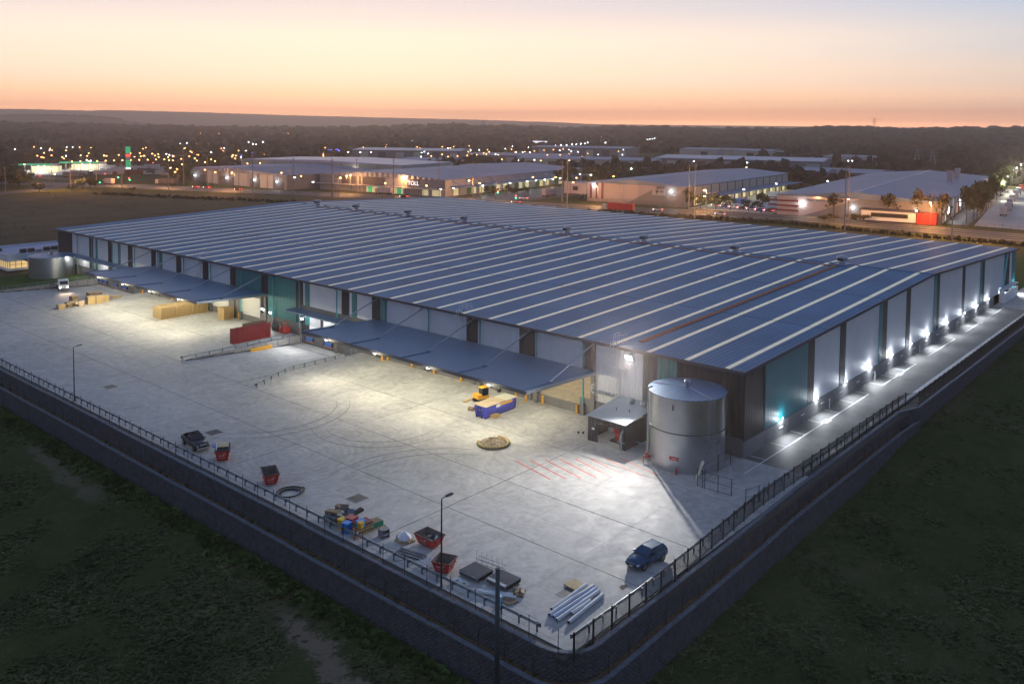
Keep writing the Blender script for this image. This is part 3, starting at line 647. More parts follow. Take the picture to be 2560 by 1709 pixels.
for y in (9.55, 24.9, 33.7, 45.5, 57.4, 68.8, 82.4, 94.2, 103.2, 115.2, 127.2, 139, 151, 163, 175, 187, 196):
    zt = 1.7; zb = -1.3 if (75 < y < 94.3 or 158 < y < 183.6) else 0
    p = B(); p.tube((-.45, y, zt), (-.45, y, HE-.75), .13, 8); p.tube((-.45, y, HE-.75), (-.85, y, HE-.4), .13, 8); p.build('downpipe', MATS['teal_pipe'], W)
    B().box(-.72, -.2, y-.3, y+.3, zb, zt).build('pipe_guard', MATS['precast'], W)
for y in (35.3+11.86*k for k in range(-1, 10)):
    if 23 < y < 72 or 106 < y < 156: B().box(-.42, -.2, y-.55, y+.15, 0, 6.1).build('column', MATS['precast'], W)
# interior seen through the open dock
b = B(); b.box(.12, 30, 20, 48, 1.0, 1.22); b.build('interior_floor', M('floor_in', (.42, .37, .28), .6, var=.2), W)
b = B(); b.box(30, 30.2, 20, 48, 1.2, 11); b.build('interior_wall', MATS['timber_dark'], W)
# side wall (y = 0)
SP = [(0, 5.95, 'd'), (5.95, 19.7, 't'), (19.7, 22.2, 'd'), (22.2, 32.0, 'w'), (32.0, 34.4, 'd'), (34.4, 49.4, 'w'), (49.4, 51.0, 't'), (51.0, 53.4, 'd'), (53.4, 63.6, 'w'), (63.6, 66.0, 'd'), (66.0, 80.2, 'w'), (80.2, 82.2, 't'), (82.2, 84.1, 'd'), (84.1, 100.6, 'w'), (100.6, 102.7, 'd'), (102.7, 115.2, 'w'), (115.2, 117.2, 't'), (117.2, 119.1, 'd'), (119.1, 137.9, 'w'), (137.9, 139.0, 't'), (139, 143.5, 'd'), (143.5, 146, 'w'), (146, 150, 't')]
SM = {'d': 'wall_dark_x', 't': 'wall_teal_x', 'w': 'wall_white_x'}
for x0, x1, c in SP:
    th = {'d': .10, 't': .13, 'w': .06}[c]; xs_ = [x0+.01]+([RX] if x0 < RX < x1 else [])+[x1-.01]
    pts = [(x0+.01, 2.1 if x1 < 138 else 0)]+[(x1-.01, 2.1 if x1 < 138 else 0)]+[(x, rz(x)-.2) for x in reversed(xs_)]
    B().prismy(pts, -th, .1).build('wall_panel', MATS[SM[c]], W)
B().box(-.02, 128, -.25, .1, 0, 2.08).build('plinth', MATS['plinth'], W)
b = B()
for i in range(1, 22): b.box(i*5.93-.03, i*5.93+.03, -.262, -.25, 0, 2.08)
b.build('plinth_joint', MATS['charcoal'], W)
for i in range(1, 17): B().box(3.6+i*7.2-.55, 3.6+i*7.2+.55, -.33, -.252, 1.12, 1.28).build('wall_vent', MATS['white_steel'], W)
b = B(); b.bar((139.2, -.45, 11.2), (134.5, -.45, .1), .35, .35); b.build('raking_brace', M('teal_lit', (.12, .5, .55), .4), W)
B().box(-.02, WX, LY-.05, LY+.05, 0, HE-.15).build('end_wall', MATS['wall_dark'], W); B().box(WX-.05, WX+.05, 0, LY, 0, HE-.15).build('back_wall', MATS['wall_white'], W)
b = B(); b.box(133.2, 146.5, -1.5, -1.3, 0, 2.4); b.box(133.2, 133.5, -1.3, -.2, 0, 3.2); b.box(133.2, 147, -1.55, -.2, 3.1, 3.25); tag(b.build('loading_screen', MATS['white_steel']), 'white low loading screen at the far end of the lit side wall', 'screen')
# awnings
def awning(y0, y1, rods):
    zf, zb, xf = 7.38, 6.78, -15.85
    a = B(); n = int((y1-y0)/.98)
    for i in range(n):
        u0 = y0+(y1-y0)*i/n; u1 = y0+(y1-y0)*(i+1)/n-.012; a.hexa([(xf, u0, zf-.08), (-.16, u0, zb-.08), (-.16, u1, zb-.08), (xf, u1, zf-.08), (xf, u0, zf), (-.16, u0, zb), (-.16, u1, zb), (xf, u1, zf)])
    o = a.build('awning', M('awning_blue', (.16, .26, .37), .38, .2, var=.08, scale=.2, rib=('Y', .33, .5)), W)
    B().box(xf-.12, xf, y0-.1, y1+.1, zf-.42, zf+.05).build('front_fascia', MATS['fascia'], o)
    for y in (y0-.14, y1+.02):
        q = B(); q.hexa([(xf, y, zf-.42), (-.2, y, zb-.42), (-.2, y+.12, zb-.42), (xf, y+.12, zf-.42), (xf, y, zf+.04), (-.2, y, zb+.04), (-.2, y+.12, zb+.04), (xf, y+.12, zf+.04)]); q.build('end_fascia', MATS['galv'], o)
    for y in rods:
        B().tube((-.1, y, 10.75), (-10.35, y, 7.3), .12, 8).build('tie_rod', MATS['galv'], o); B().box(-10.6, -10.1, y-.25, y+.25, 7.12, 7.38).build('rod_foot', MATS['galv_dark'], o)
        q = B(); q.bar((-10.35, y, 7.23), (xf+.05, y, 7.44), .22, .12); q.build('outrigger', MATS['roof_x'], o)
    return o
aw1 = awning(22.8, 71.6, (23.3, 35.2, 47.0, 58.9, 70.8)); aw2 = awning(105.8, 155.0, (106.5, 118.5, 130.4, 142.3, 154.2))
def canopy(y0, y1):
    o = B().hexa([(-2.7, y0, 5.05), (-.16, y0, 5.2), (-.16, y1, 5.2), (-2.7, y1, 5.05), (-2.7, y0, 5.28), (-.16, y0, 5.4), (-.16, y1, 5.4), (-2.7, y1, 5.28)]).build('door_canopy', MATS['awning_blue'], W); return o
cn1 = canopy(72.2, 96); cn2 = canopy(155.6, 198)
# ---------------------------------------------------------------- lights of the warehouse
WARM = (1, .90, .66); COOL = (.90, .95, 1)
for ys_, o in (((29.3, 41.2, 53.0, 65.0), aw1), ((112.4, 124.3, 136.2, 148.1), aw2)):
    for y in ys_:
        f = B().box(-16.02, -15.78, y-.2, y+.2, 6.90, 7.0).build('soffit_light', MATS['lamp_soft'], o)
        lamp('POINT', (-15.9, y, 6.55), 2500, WARM, .3)
        lamp('POINT', (-6.5, y, 5.9), 850, WARM, .3)
for y in (91.5, 86, 80): B().box(-2.3, -1.9, y-.5, y+.5, 4.98, 5.05).build('canopy_light', MATS['lamp_soft'], cn1); lamp('POINT', (-2.1, y, 4.85), 260, (.95, .98, 1), .25)
for y in (160, 170, 180, 192): B().box(-2.3, -1.9, y-.5, y+.5, 4.98, 5.05).build('canopy_light', MATS['lamp_soft'], cn2); lamp('POINT', (-2.1, y, 4.85), 330, (.98, .97, .9), .25)
def flood(label, y, z, power, aim, x=-1.1, size=(.35, .9, .5), col_=COOL, ang=160):
    t = thing('flood_light', label, 'light', (0, y, z)); B().bar((-.1, 0, .3), (x, 0, .15), .08).build('arm', MATS['white_steel'], t)
    q = B(); q.obox((x, 0, 0), size, Matrix.Rotation(math.radians(-35), 3, 'Y')); q.build('housing', MATS['white_steel'], t)
    q = B(); q.obox((x-.17, 0, -.12), (.06, size[1]*.9, size[2]*.9), Matrix.Rotation(math.radians(-35), 3, 'Y')); q.build('lens', MATS['lamp_white'], t)
    lamp('SPOT', (x-.35, 0, -.2), power, col_, .22, t, aim, ang, 1.0)
flood('bright flood light on the white wall above the pump shed', 16.5, 10.2, 64000, (-1, -.42, .16), -1.2, (.4, 1.1, .8), (1, .97, .92), 118)
flood('flood light on the teal wall beside the red pallet stack', 103.9, 3.3, 900, (-1, 0, -.6), -.6, (.25, .8, .3))
flood('flood light on the brown wall panel near the awning end', 106.6, 3.6, 900, (-1, 0, -.6), -.6, (.25, .8, .3))
flood('bright flood light above the glazed dock doors', 89.8, 4.6, 2600, (-1, .1, -.55), -2.9, (.3, .6, .4), (.95, .97, 1))
wl = None
for i, x in enumerate((10.8, 22.9, 34.2, 44.9, 55.5, 65.9, 76.4, 89.3, 101.5, 112.0, 122.2, 133.9, 148.0)):
    if wl is None:
        wl = thing('wall_light', 'small white wall light mounted above the car park plinth', 'light', (x, -.3, 2.5), 0, 'wall lights along the car park'); B().box(-.16, .16, -.16, 0, -.06, .08).build('housing', MATS['white_steel'], wl); q = B(); q.box(-.13, .13, -.2, -.165, -.08, .09); q.build('lens', MATS['lamp_white'], wl)
    else: o = copy_tree(wl); o.location = (x, -.3, 2.5)
    k_ = R.uniform(.75, 1.2); lamp('POINT', (x, -.8, 2.95), 75*k_, (.86, .93, 1), .1); lamp('POINT', (x, -.8, 2.2), 150*k_, (.86, .93, 1), .1); lamp('SPOT', (x, -.8, 2.5), 1700*k_, (.92, .96, 1), .2, None, (0, -1.1, -1), 150, 1.0)
for y in (26, 38): lamp('POINT', (9, y, 8), 1500, (1, .8, .5), .5)
# ---------------------------------------------------------------- access ladders
def ladder(label, x, y, z0, z1, cage=None):
    t = thing('access_ladder', label, 'ladder', (x, y, 0)); b = B()
    for s in (-.26, .26): B().bar((-.3, s, z0), (-.12, s, z1), .10, .10).build('stringer', MATS['white_steel'], t)
    n = int((z1-z0)/.33)
    for i in range(n): k = (i+.5)/n; b.tube((-.3+.18*k, -.26, z0+(z1-z0)*k), (-.3+.18*k, .26, z0+(z1-z0)*k), .035, 6)
    b.build('rungs', MATS['white_steel'], t)
    if cage:
        c = B()
        for k in range(int((z1-cage)/.8)+1):
            z = cage+k*.8; pts = [(-.2-.42+.42*math.cos(a)*-1, .38*math.sin(a), z) for a in [i*math.pi/4 for i in range(9)]]; pts = [(-.25-.45*(1-math.cos(i*math.pi/4-0))/1.0*.8, .36*math.sin(i*math.pi/4), z) for i in range(9)]
            c.path(pts, .035, 4)
        for i in range(1, 8, 2): c.tube((-.25-.36*(1-math.cos(i*math.pi/4)), .36*math.sin(i*math.pi/4), cage), (-.25-.36*(1-math.cos(i*math.pi/4)), .36*math.sin(i*math.pi/4), z1), .03, 4)
        c.build('cage', MATS['white_steel'], t)
    h = B()
    for s in (-.32, .32):
        for xx in (-.1, .9, 1.9): h.tube((xx, s*2 if xx > .5 else s, z1-.6), (xx, s*2 if xx > .5 else s, z1+.7), .025, 5)
        h.path([(-.1, s, z1+.7), (.9, s*2, z1+.7), (1.9, s*2, z1+.7)], .025, 5); h.path([(-.1, s, z1+.3), (.9, s*2, z1+.3), (1.9, s*2, z1+.3)], .02, 5)
    h.build('hand_rail', MATS['white_steel'], t); return t
ladder('white roof ladder rising from the awning with the blue skip bin below', -.3, 49.9, 6.85, 11.9, 9.2)
ladder('white roof ladder rising from the awning over the stacked timber', -.3, 131.6, 6.85, 11.9, 9.2)
t = ladder('tall white caged ladder beside the flood light over the pump shed', -.35, 19.4, 4.2, 11.9, 6.6)
b = B(); b.box(-1.6, -.1, 19.2, 22.6, 4.1, 4.2); b.build('platform', MATS['galv'], t).location = (.35, -19.4, 0)
b = B(); b.path([(-1.6, 19.2, 5.2), (-1.6, 22.6, 5.2), (-.1, 22.6, 5.2)], .03, 5); b.path([(-1.6, 19.2, 4.7), (-1.6, 22.6, 4.7), (-.1, 22.6, 4.7)], .025, 5)
for y in (19.2, 20.3, 21.5, 22.6): b.tube((-1.6, y, 4.2), (-1.6, y, 5.2), .025, 5)
for y in (19.3, 22.5): b.bar((-1.5, y, 4.1), (-.1, y, 2.9), .07)
b.build('guard', MATS['white_steel'], t).location = (.35, -19.4, 0)
b = B(); b.box(-1.0, -.1, 17.4, 18.6, 8.1, 8.2); b.bar((-.9, 17.5, 8.1), (-.1, 17.5, 7.4), .06); b.bar((-.9, 18.5, 8.1), (-.1, 18.5, 7.4), .06); b.build('rest_platform', MATS['white_steel'], t).location = (.35, -19.4, 0)
# ---------------------------------------------------------------- bollards
bl = None
BP = [C4(1080, 700, *q) for q in ((1320, 1215), (1010, 1130), (855, 1105), (765, 1075), (18, 850), (265, 918), (486, 985))]+[C4(560, 600, *q) for q in ((1440, 1097), (1490, 1097), (1535, 1090), (1712, 1165), (1915, 1216), (2160, 1286), (135, 718), (290, 748))]+[C4(0, 550, *q) for q in ((1300, 666), (1450, 692), (1570, 728), (1605, 727), (1920, 825), (2178, 902))]
for p in BP:
    if bl is None:
        bl = thing('bollard', 'yellow round steel bollard before the dock doors', 'bollard', (p.x, p.y, 0), 0, 'yellow bollards before the docks'); B().tube((0, 0, 0), (0, 0, 1.28), .16, 12).build('post', MATS['yellow'], bl, False); B().tube((0, 0, 1.28), (0, 0, 1.34), .16, 12, .08).build('cap', MATS['yellow'], bl); B().box(-.22, .22, -.22, .22, 0, .03).build('base_plate', MATS['yellow'], bl)
    else: o = copy_tree(bl); o.location = (p.x, p.y, 0)
wp = None
for x in (46.5, 70.5, 95.5, 27):
    if wp is None:
        wp = thing('marker_post', 'slim white post standing at the foot of the plinth', 'post', (x, -.62, 0), 0, 'white posts by the plinth'); B().tube((0, 0, 0), (0, 0, 1.35), .045, 8).build('shaft', MATS['white_steel'], wp); B().box(-.16, .16, -.03, .03, 1.28, 1.45).build('plate', MATS['white_steel'], wp)
    else: o = copy_tree(wp); o.location.x = x
# ================================================================ tanks
def tank(label, x, y, r, h, apex, near=True):
    t = thing('water_tank', label, 'tank', (x, y, 0)); n = 64; nr = 7
    for k in range(nr):
        z0 = h*k/nr; z1 = h*(k+1)/nr-.012; B().lathe([(r+.004*(k % 2), z0), (r+.004*(k % 2), z1)], n, cap=False).build('shell_ring', MATS['steel_tank'], t, True)
    B().lathe([(r-.03, 0), (r-.03, h)], n, cap=False).build('liner', MATS['galv_dark'], t, True)
    if near: B().lathe([(r+.01, h*.52), (r+.06, h*.523), (r+.06, h*.535), (r+.01, h*.538)], n, cap=False).build('band', MATS['charcoal'], t)
    B().lathe([(r+.12, h-.02), (r+.12, h+.05), (r*.5, h+apex*.5), (.01, h+apex)], n).build('roof', MATS['tank_roof'], t)
    B().lathe([(.3, 0), (.3, .55), (.42, .6), (.4, .9), (0, 1.0)], 14, (0, 0, h+apex-.05)).build('ventilator', MATS['galv'], t, True)
    b = B(); b.bar((0, 0, h+apex+.02), (-r*.1, r, h+.1), .12, .08); b.bar((0, 0, h+apex+.02), (-r*.35, -r*.9, h+.1), .12, .08); b.build('roof_rib', MATS['flash'], t)
    return t
t = tank('large ribbed steel water tank at the corner of the dark wall', -5.4, 5.0, 4.8, 9.05, .35)
av = math.atan2(-50.1-5, -102.4+5.4)
def rim(a, r=4.8, z=0): return Vector((r*math.cos(a), r*math.sin(a), z))
la = av+.62; p = rim(la, 4.95); q = rim(la, 5.5)
b = B(); tg = Vector((-math.sin(la), math.cos(la), 0))
for s in (-.28, .28): b.bar(p+tg*s+Vector((0, 0, 4.2)), p+tg*s+Vector((0, 0, 10.1)), .05)
for k in range(17): z = 4.3+k*.34; b.tube(p+tg*-.28+Vector((0, 0, z)), p+tg*.28+Vector((0, 0, z)), .02, 5)
for z in (5.6, 6.7, 7.8, 8.9): b.path([p+tg*(.34*math.sin(i*math.pi/4))+rim(la, .7*(1-math.cos(i*math.pi/4))/2)+Vector((0, 0, z)) for i in range(9)], .02, 4)
for i in (2, 4, 6): o_ = p+tg*(.34*math.sin(i*math.pi/4))+rim(la, .7*(1-math.cos(i*math.pi/4))/2); b.tube(o_+Vector((0, 0, 5.6)), o_+Vector((0, 0, 9.9)), .02, 4)
b.build('caged_ladder', MATS['galv'], t)
b = B(); c_ = rim(la, 5.3, 4.15); b.obox(c_, (.9, 1.7, .08), rotz(la))
for s in (-.8, .8): b.tube(rim(la, 5.7)+tg*s+Vector((0, 0, 4.2)), rim(la, 5.7)+tg*s+Vector((0, 0, 5.2)), .025, 5)
b.tube(rim(la, 5.7)+tg*-.8+Vector((0, 0, 5.2)), rim(la, 5.7)+tg*.8+Vector((0, 0, 5.2)), .025, 5); b.tube(rim(la, 5.7)+tg*.5+Vector((0, 0, 0)), rim(la, 5.7)+tg*.5+Vector((0, 0, 4.2)), .05, 6); b.build('landing', MATS['galv_dark'], t)
b = B(); s0 = rim(la, 5.6)-tg*.6+Vector((0, 0, 4.2)); s1 = rim(la-.42, 5.9)
for s in (-.2, .2): b.bar(s0+tg*s, s1+tg*s, .05)
for k in range(1, 12): m_ = s0.lerp(s1, k/12); b.tube(m_-tg*.2, m_+tg*.2, .018, 4)
b.build('lower_ladder', MATS['galv_dark'], t)
d_ = (s1-s0).normalized(); b = B(); b.bar(s0.lerp(s1, .5)+rim(la, .12), s1+rim(la, .12), .5, .06); b.build('ladder_guard', M('cream', (.7, .66, .5), .6), t)
a0 = av-.45; b = B(); b.obox(rim(a0+.15, 4.84, 1.75), (.03, 1.15, .45), rotz(a0+.15)); sg = b.build('sign', MATS['red_paint'], t)
b = B()
for i in range(6): b.obox(rim(a0+.15-.09+i*.036, 4.86, 1.75), (.02, .09, .22), rotz(a0+.15))
b.build('sign_lettering', M('pink', (.75, .4, .42), .6), t)
b = B(); b.obox(rim(av-.35, 4.83, 8.0), (.05, .22, .7), rotz(av-.35)); b.build('overflow', MATS['charcoal'], t)
pa = av-1.28; b = B(); b.tube(rim(pa, 5.0, 0), rim(pa, 5.0, 9.4), .11, 8); b.tube(rim(pa, 5.0, 9.4), rim(pa, 4.5, 9.5), .11, 8)
b.build('riser_pipe', MATS['galv'], t)
b = B(); b.tube(rim(pa+.1, 4.8, .8), rim(pa+.1, 5.7, .8), .10, 10); b.tube(rim(pa+.1, 5.3, .5), rim(pa+.1, 5.3, 1.3), .13, 10); b.tube(rim(pa+.1, 5.7, 0), rim(pa+.1, 5.7, .9), .07, 8); b.build('red_valve', MATS['skip_red'], t)
b = B(); b.tube(rim(av-.22, 5.2, 0), rim(av-.22, 5.2, .75), .12, 8); b.tube(rim(av-.22, 5.2, .5), rim(av-.22, 5.5, .5), .08, 8); b.build('hydrant', MATS['skip_red'], t)
t = tank('squat shiny steel tank between the office and the far dock', -6.2, 198.5, 5.6, 5.5, .3, False)
# ---------------------------------------------------------------- pump shed
t = thing('pump_shed', 'dark grey pump shed with open roller door beside the tank', 'shed', (-8.1, 12.4, 0)); LX, LYs = 7.8, 6.0
b = B(); b.box(0, .12, 0, .9, 0, 3.35); b.box(0, .12, 4.4, LYs, 0, 3.35); b.box(0, .12, .9, 4.4, 2.55, 3.35); b.build('front_wall', MATS['wall_dark'], t)
B().box(.12, LX, 0, .12, 0, 3.35).build('side_wall', MATS['wall_dark_x'], t); B().box(.12, LX, LYs-.12, LYs, 0, 3.35).build('side_wall', MATS['wall_dark_x'], t)
B().box(.12, LX-.1, .12, LYs-.12, .0, .06).build('floor', MATS['yard_concrete'], t); B().box(4.6, 4.7, .12, LYs-.12, .06, 3.3).build('partition', MATS['white_steel'], t)
b = B()
for i in range(12): y0 = -.15+i*.53; b.hexa([(-.25, y0, 3.36), (LX, y0, 4.1), (LX, y0+.5, 4.1), (-.25, y0+.5, 3.36), (-.25, y0, 3.44), (LX, y0, 4.18), (LX, y0+.5, 4.18), (-.25, y0+.5, 3.44)])
b.build('roof', M('shed_roof', (.42, .46, .5), .4, .3), t)
for y in (3.2, 1.3): 
    v = B(); v.lathe([(.3, 0), (.3, .3), (.45, .35), (.5, .6), (.3, .8), (0, .85)], 14, (6.3, y, 3.95)); v.build('roof_ventilator', MATS['galv'], t, True)
for p in ((3.2, 3.6), (3.6, 1.8)): B().tube((p[0], p[1], 3.6), (p[0], p[1], 4.15), .06, 6).build('flue', MATS['charcoal'], t)
b = B(); b.tube((-.3, .45, .05), (-.3, .45, 2.2), .14, 8); b.tube((-.3, .45, 2.2), (.1, .45, 2.5), .14, 8); b.tube((-.35, -.1, 1.1), (-.35, 1.0, 1.1), .06, 6); b.build('exhaust_pipe', MATS['galv'], t)
B().box(-.04, 0, .55, .85, 1.1, 1.7).build('notice', MATS['white_steel'], t); B().box(-.06, 0, 4.9, 5.3, 1.6, 1.85).build('notice', MATS['white_steel'], t)
b = B(); b.tube((2.6, .12, .5), (2.6, -3.4, .5), .14, 8); b.tube((2.6, -1.3, .0), (2.6, -1.3, .6), .1, 8); b.build('feed_pipe', MATS['galv'], t)
pp = thing('fire_pump', 'red diesel fire pump inside the open shed doorway', 'pump', (-5.6, 14.6, .06)); b = B(); b.box(-.9, .9, -.5, .5, .25, 1.0); b.build('engine', MATS['skip_red'], pp); B().lathe([(.1, 0), (.42, .05), (.5, .5), (.42, .9), (.1, 1.0)], 14, (.2, .95, .7)).build('volute', MATS['skip_red'], pp, True); B().box(-1.1, 1.1, -.6, 1.2, 0, .2).build('skid', MATS['charcoal'], pp); b = B(); b.tube((-.4, .3, 1), (-.4, .3, 2.1), .12, 8); b.tube((-.4, .3, 2.1), (.6, .9, 2.3), .12, 8); b.build('pipework', MATS['skip_red'], pp)
lamp('POINT', (-6.0, 15.4, 2.9), 60, (1, .97, .9), .15)
B().box(-23.5, -23.4, 0, .1, 0, .1)
# tank cage fence
t = thing('mesh_gate', 'open black mesh gate and fence panels behind the tank', 'gate', (0, 0, 0)); 
for x, y, hh in ((-11.6, -.1, 2.1), (-11.65, -.8, 2.1), (-11.7, -1.1, 2.4), (-11.5, -4.4, 2.0), (-5.9, .2, 2.0), (-3.0, .1, 1.9), (-11.6, -2.75, 2.0)): B().tube((x, y, 0), (x, y, hh), .05, 6).build('post', MATS['black_steel'], t)
b = B()
for (a, c) in (((-11.7, -1.1), (-11.5, -4.4)), ((-11.6, -.1), (-11.65, -.8)), ((-11.6, -.1), (-5.9, .2)), ((-5.9, .2), (-3.0, .1))):
    for z in (.1, 1.05, 1.95): b.tube((*a, z), (*c, z), .022, 5)
b.build('frame', MATS['black_steel'], t)
t = thing('mesh_gate', 'small black mesh side gate against the palisade fence', 'gate', (0, 0, 0))
for x, y in ((-13.0, -6.9), (-11.0, -7.5), (-9.6, -8.0)): B().tube((x, y, 0), (x, y, 2.0), .05, 6).build('post', MATS['black_steel'], t)
b = B()
for z in (.1, 1.0, 1.9): b.path([(-13.0, -6.9, z), (-11.0, -7.5, z), (-9.6, -8.0, z)], .022, 5)
b.build('frame', MATS['black_steel'], t)
# ================================================================ yard objects
def wheel(parent, x, y, r, w):
    ty = B().tube((x, y-w/2, r), (x, y+w/2, r), r, 18).build('wheel', MATS['rubber'], parent); s = 1 if y > 0 else -1
    B().tube((x, y+s*w*.40, r), (x, y+s*w*.53, r), r*.62, 14).build('rim', MATS['galv_dark'], ty)
def rring(x, w, zb, zt, k=.16):
    return [(x, -w+k, zb), (x, w-k, zb), (x, w, zb+k), (x, w, zt-k*1.2), (x, w-k*.9, zt), (x, -w+k*.9, zt), (x, -w, zt-k*1.2), (x, -w, zb+k)]
def car_body(t, paint, cab, roofz=1.62, ute=False):
    st = [(2.33, .66, .40, .72), (2.22, .82, .28, .84), (1.7, .92, .24, .95), (.95, .94, .24, 1.04), (-.6, .95, .24, 1.07), (-1.9, .93, .26, 1.10), (-2.25, .86, .32, 1.06), (-2.33, .74, .45, .92)]
    if ute: st = [(2.5, .72, .48, .88), (2.4, .86, .38, 1.0), (1.8, .92, .36, 1.1), (1.0, .93, .36, 1.14), (-.7, .93, .36, 1.14), (-.78, .93, .36, 1.14)]
    b = B(); b.loft([rring(x, w_, zb, zt) for x, w_, zb, zt in st]); b.build('body', paint, t, True)
    (bx0, bx1), (tx0, tx1) = cab; zb_ = 1.0 if not ute else 1.1
    def lp(x0, x1, w_, z): return [(x0, -w_, z), (x1, -w_*.94, z), (x1, w_*.94, z), (x0, w_, z)]
    b = B(); b.loft([lp(bx0, bx1, .88, zb_), lp(bx0+(tx0-bx0)*.5, bx1+(tx1-bx1)*.5, .82, (zb_+roofz)/2+.03), lp(tx0, tx1, .68, roofz-.05), lp(tx0+.15, tx1-.15, .58, roofz)]); b.build('cabin', paint, t)
    def pt(x, y, z): return Vector((x, y, z))
    f = lambda k: (bx0+(tx0-bx0)*k, bx1+(tx1-bx1)*k, .88+(.68-.88)*k, zb_+(roofz-.05-zb_)*k)
    x0a, x1a, wa, za = f(.12); x0b, x1b, wb, zb2 = f(.9); e = .025
    b = B(); b.poly([(x1a+e+.02, -wa*.86, za), (x1a+e+.02, wa*.86, za), (x1b+e, wb*.86, zb2), (x1b+e, -wb*.86, zb2)]); b.build('windscreen', MATS['glass'], t)
    b = B(); b.poly([(x0a-e, wa*.88, za), (x0a-e, -wa*.88, za), (x0b-e, -wb*.88, zb2), (x0b-e, wb*.88, zb2)]); b.build('rear_window', MATS['glass'], t)
    for s in (-1, 1):
        for u0, u1 in ((.04, .47), (.51, .93)):
            xa0, xa1 = x0a+(x1a-x0a)*u0, x0a+(x1a-x0a)*u1; xb0, xb1 = x0b+(x1b-x0b)*u0, x0b+(x1b-x0b)*u1; q = [(xa0, s*(wa*.965+e), za), (xa1, s*(wa*.965+e), za), (xb1, s*(wb*.985+e), zb2), (xb0, s*(wb*.985+e), zb2)]
            B().poly(q if s < 0 else q[::-1]).build('side_window', MATS['glass'], t)
        B().obox((bx1-.35, s*1.03, zb_+.08), (.16, .2, .14)).build('mirror', paint, t)
        fx = st[0][0]; B().obox((fx-.16, s*.64, (.70 if not ute else .86)), (.22, .34, .13), rotz(-s*.35)).build('headlight', MATS['lens'], t)
    B().obox((st[0][0]-.0, 0, .56 if not ute else .7), (.06, .72, .30)).build('grille', MATS['dark'], t); B().obox((st[0][0]+.035, 0, .5 if not ute else .55), (.02, .4, .11)).build('number_plate', MATS['white_steel'], t); B().obox((st[0][0]-.02, 0, .735 if not ute else .87), (.08, .78, .04)).build('grille_trim', MATS['chrome'], t)
    for x in ((1.42, -1.4) if not ute else (1.55, -1.65)):
        for s in (-1, 1): wheel(t, x, s*.84, .36 if not ute else .39, .24)
p0 = Vector((-32.4, -6.3)); a_ = math.atan2(.25, -3.1)
suv = thing('parked_car', 'dark blue five-door car parked alone by the palisade fence', 'car', (-31.0, -5.45, 0), math.pi-.10)
car_body(suv, MATS['car_blue'], ((-2.15, 1.0), (-1.75, .15)), 1.60)
for s in (-.62, .62): B().tube((-1.7, s, 1.62), (.1, s, 1.62), .025, 6).build('roof_rail', MATS['chrome'], suv)
ute = thing('pickup_truck', 'dark grey dual-cab pickup with sports bar by the guard rail', 'pickup', (-44.6, 54.6, 0), math.pi*1.5-.12)
car_body(ute, MATS['ute_grey'], ((-.75, .95), (-.5, .2)), 1.76, True)
b = B(); b.box(-2.55, -.8, -.92, -.84, .62, 1.14); b.box(-2.55, -.8, .84, .92, .62, 1.14); b.box(-2.6, -2.52, -.92, .92, .62, 1.14); b.box(-2.55, -.8, -.84, .84, .6, .66); b.box(-2.5, -.8, -.7, .7, .36, .6); b.build('tray', MATS['ute_grey'], ute)
b = B()
for s in (-.72, .72): b.path([(-2.2, s, 1.14), (-1.5, s, 1.55), (-.9, s, 1.72)], .045, 6)
b.path([(-.95, -.72, 1.72), (-.95, .72, 1.72)], .045, 6); b.build('sports_bar', MATS['dark'], ute); b = B(); b.bar((2.52, -.85, .5), (2.52, .85, .5), .1, .22); b.path([(2.55, -.5, .6), (2.6, -.45, 1.0), (2.6, .45, 1.0), (2.55, .5, .6)], .035, 6); b.build('bull_bar', MATS['chrome'], ute); b = B(); b.obox((-.15, 0, 1.81), (.08, 1.25, .08)); b.obox((-.5, 0, 1.81), (.08, 1.25, .08)); b.build('roof_rack', MATS['dark'], ute)
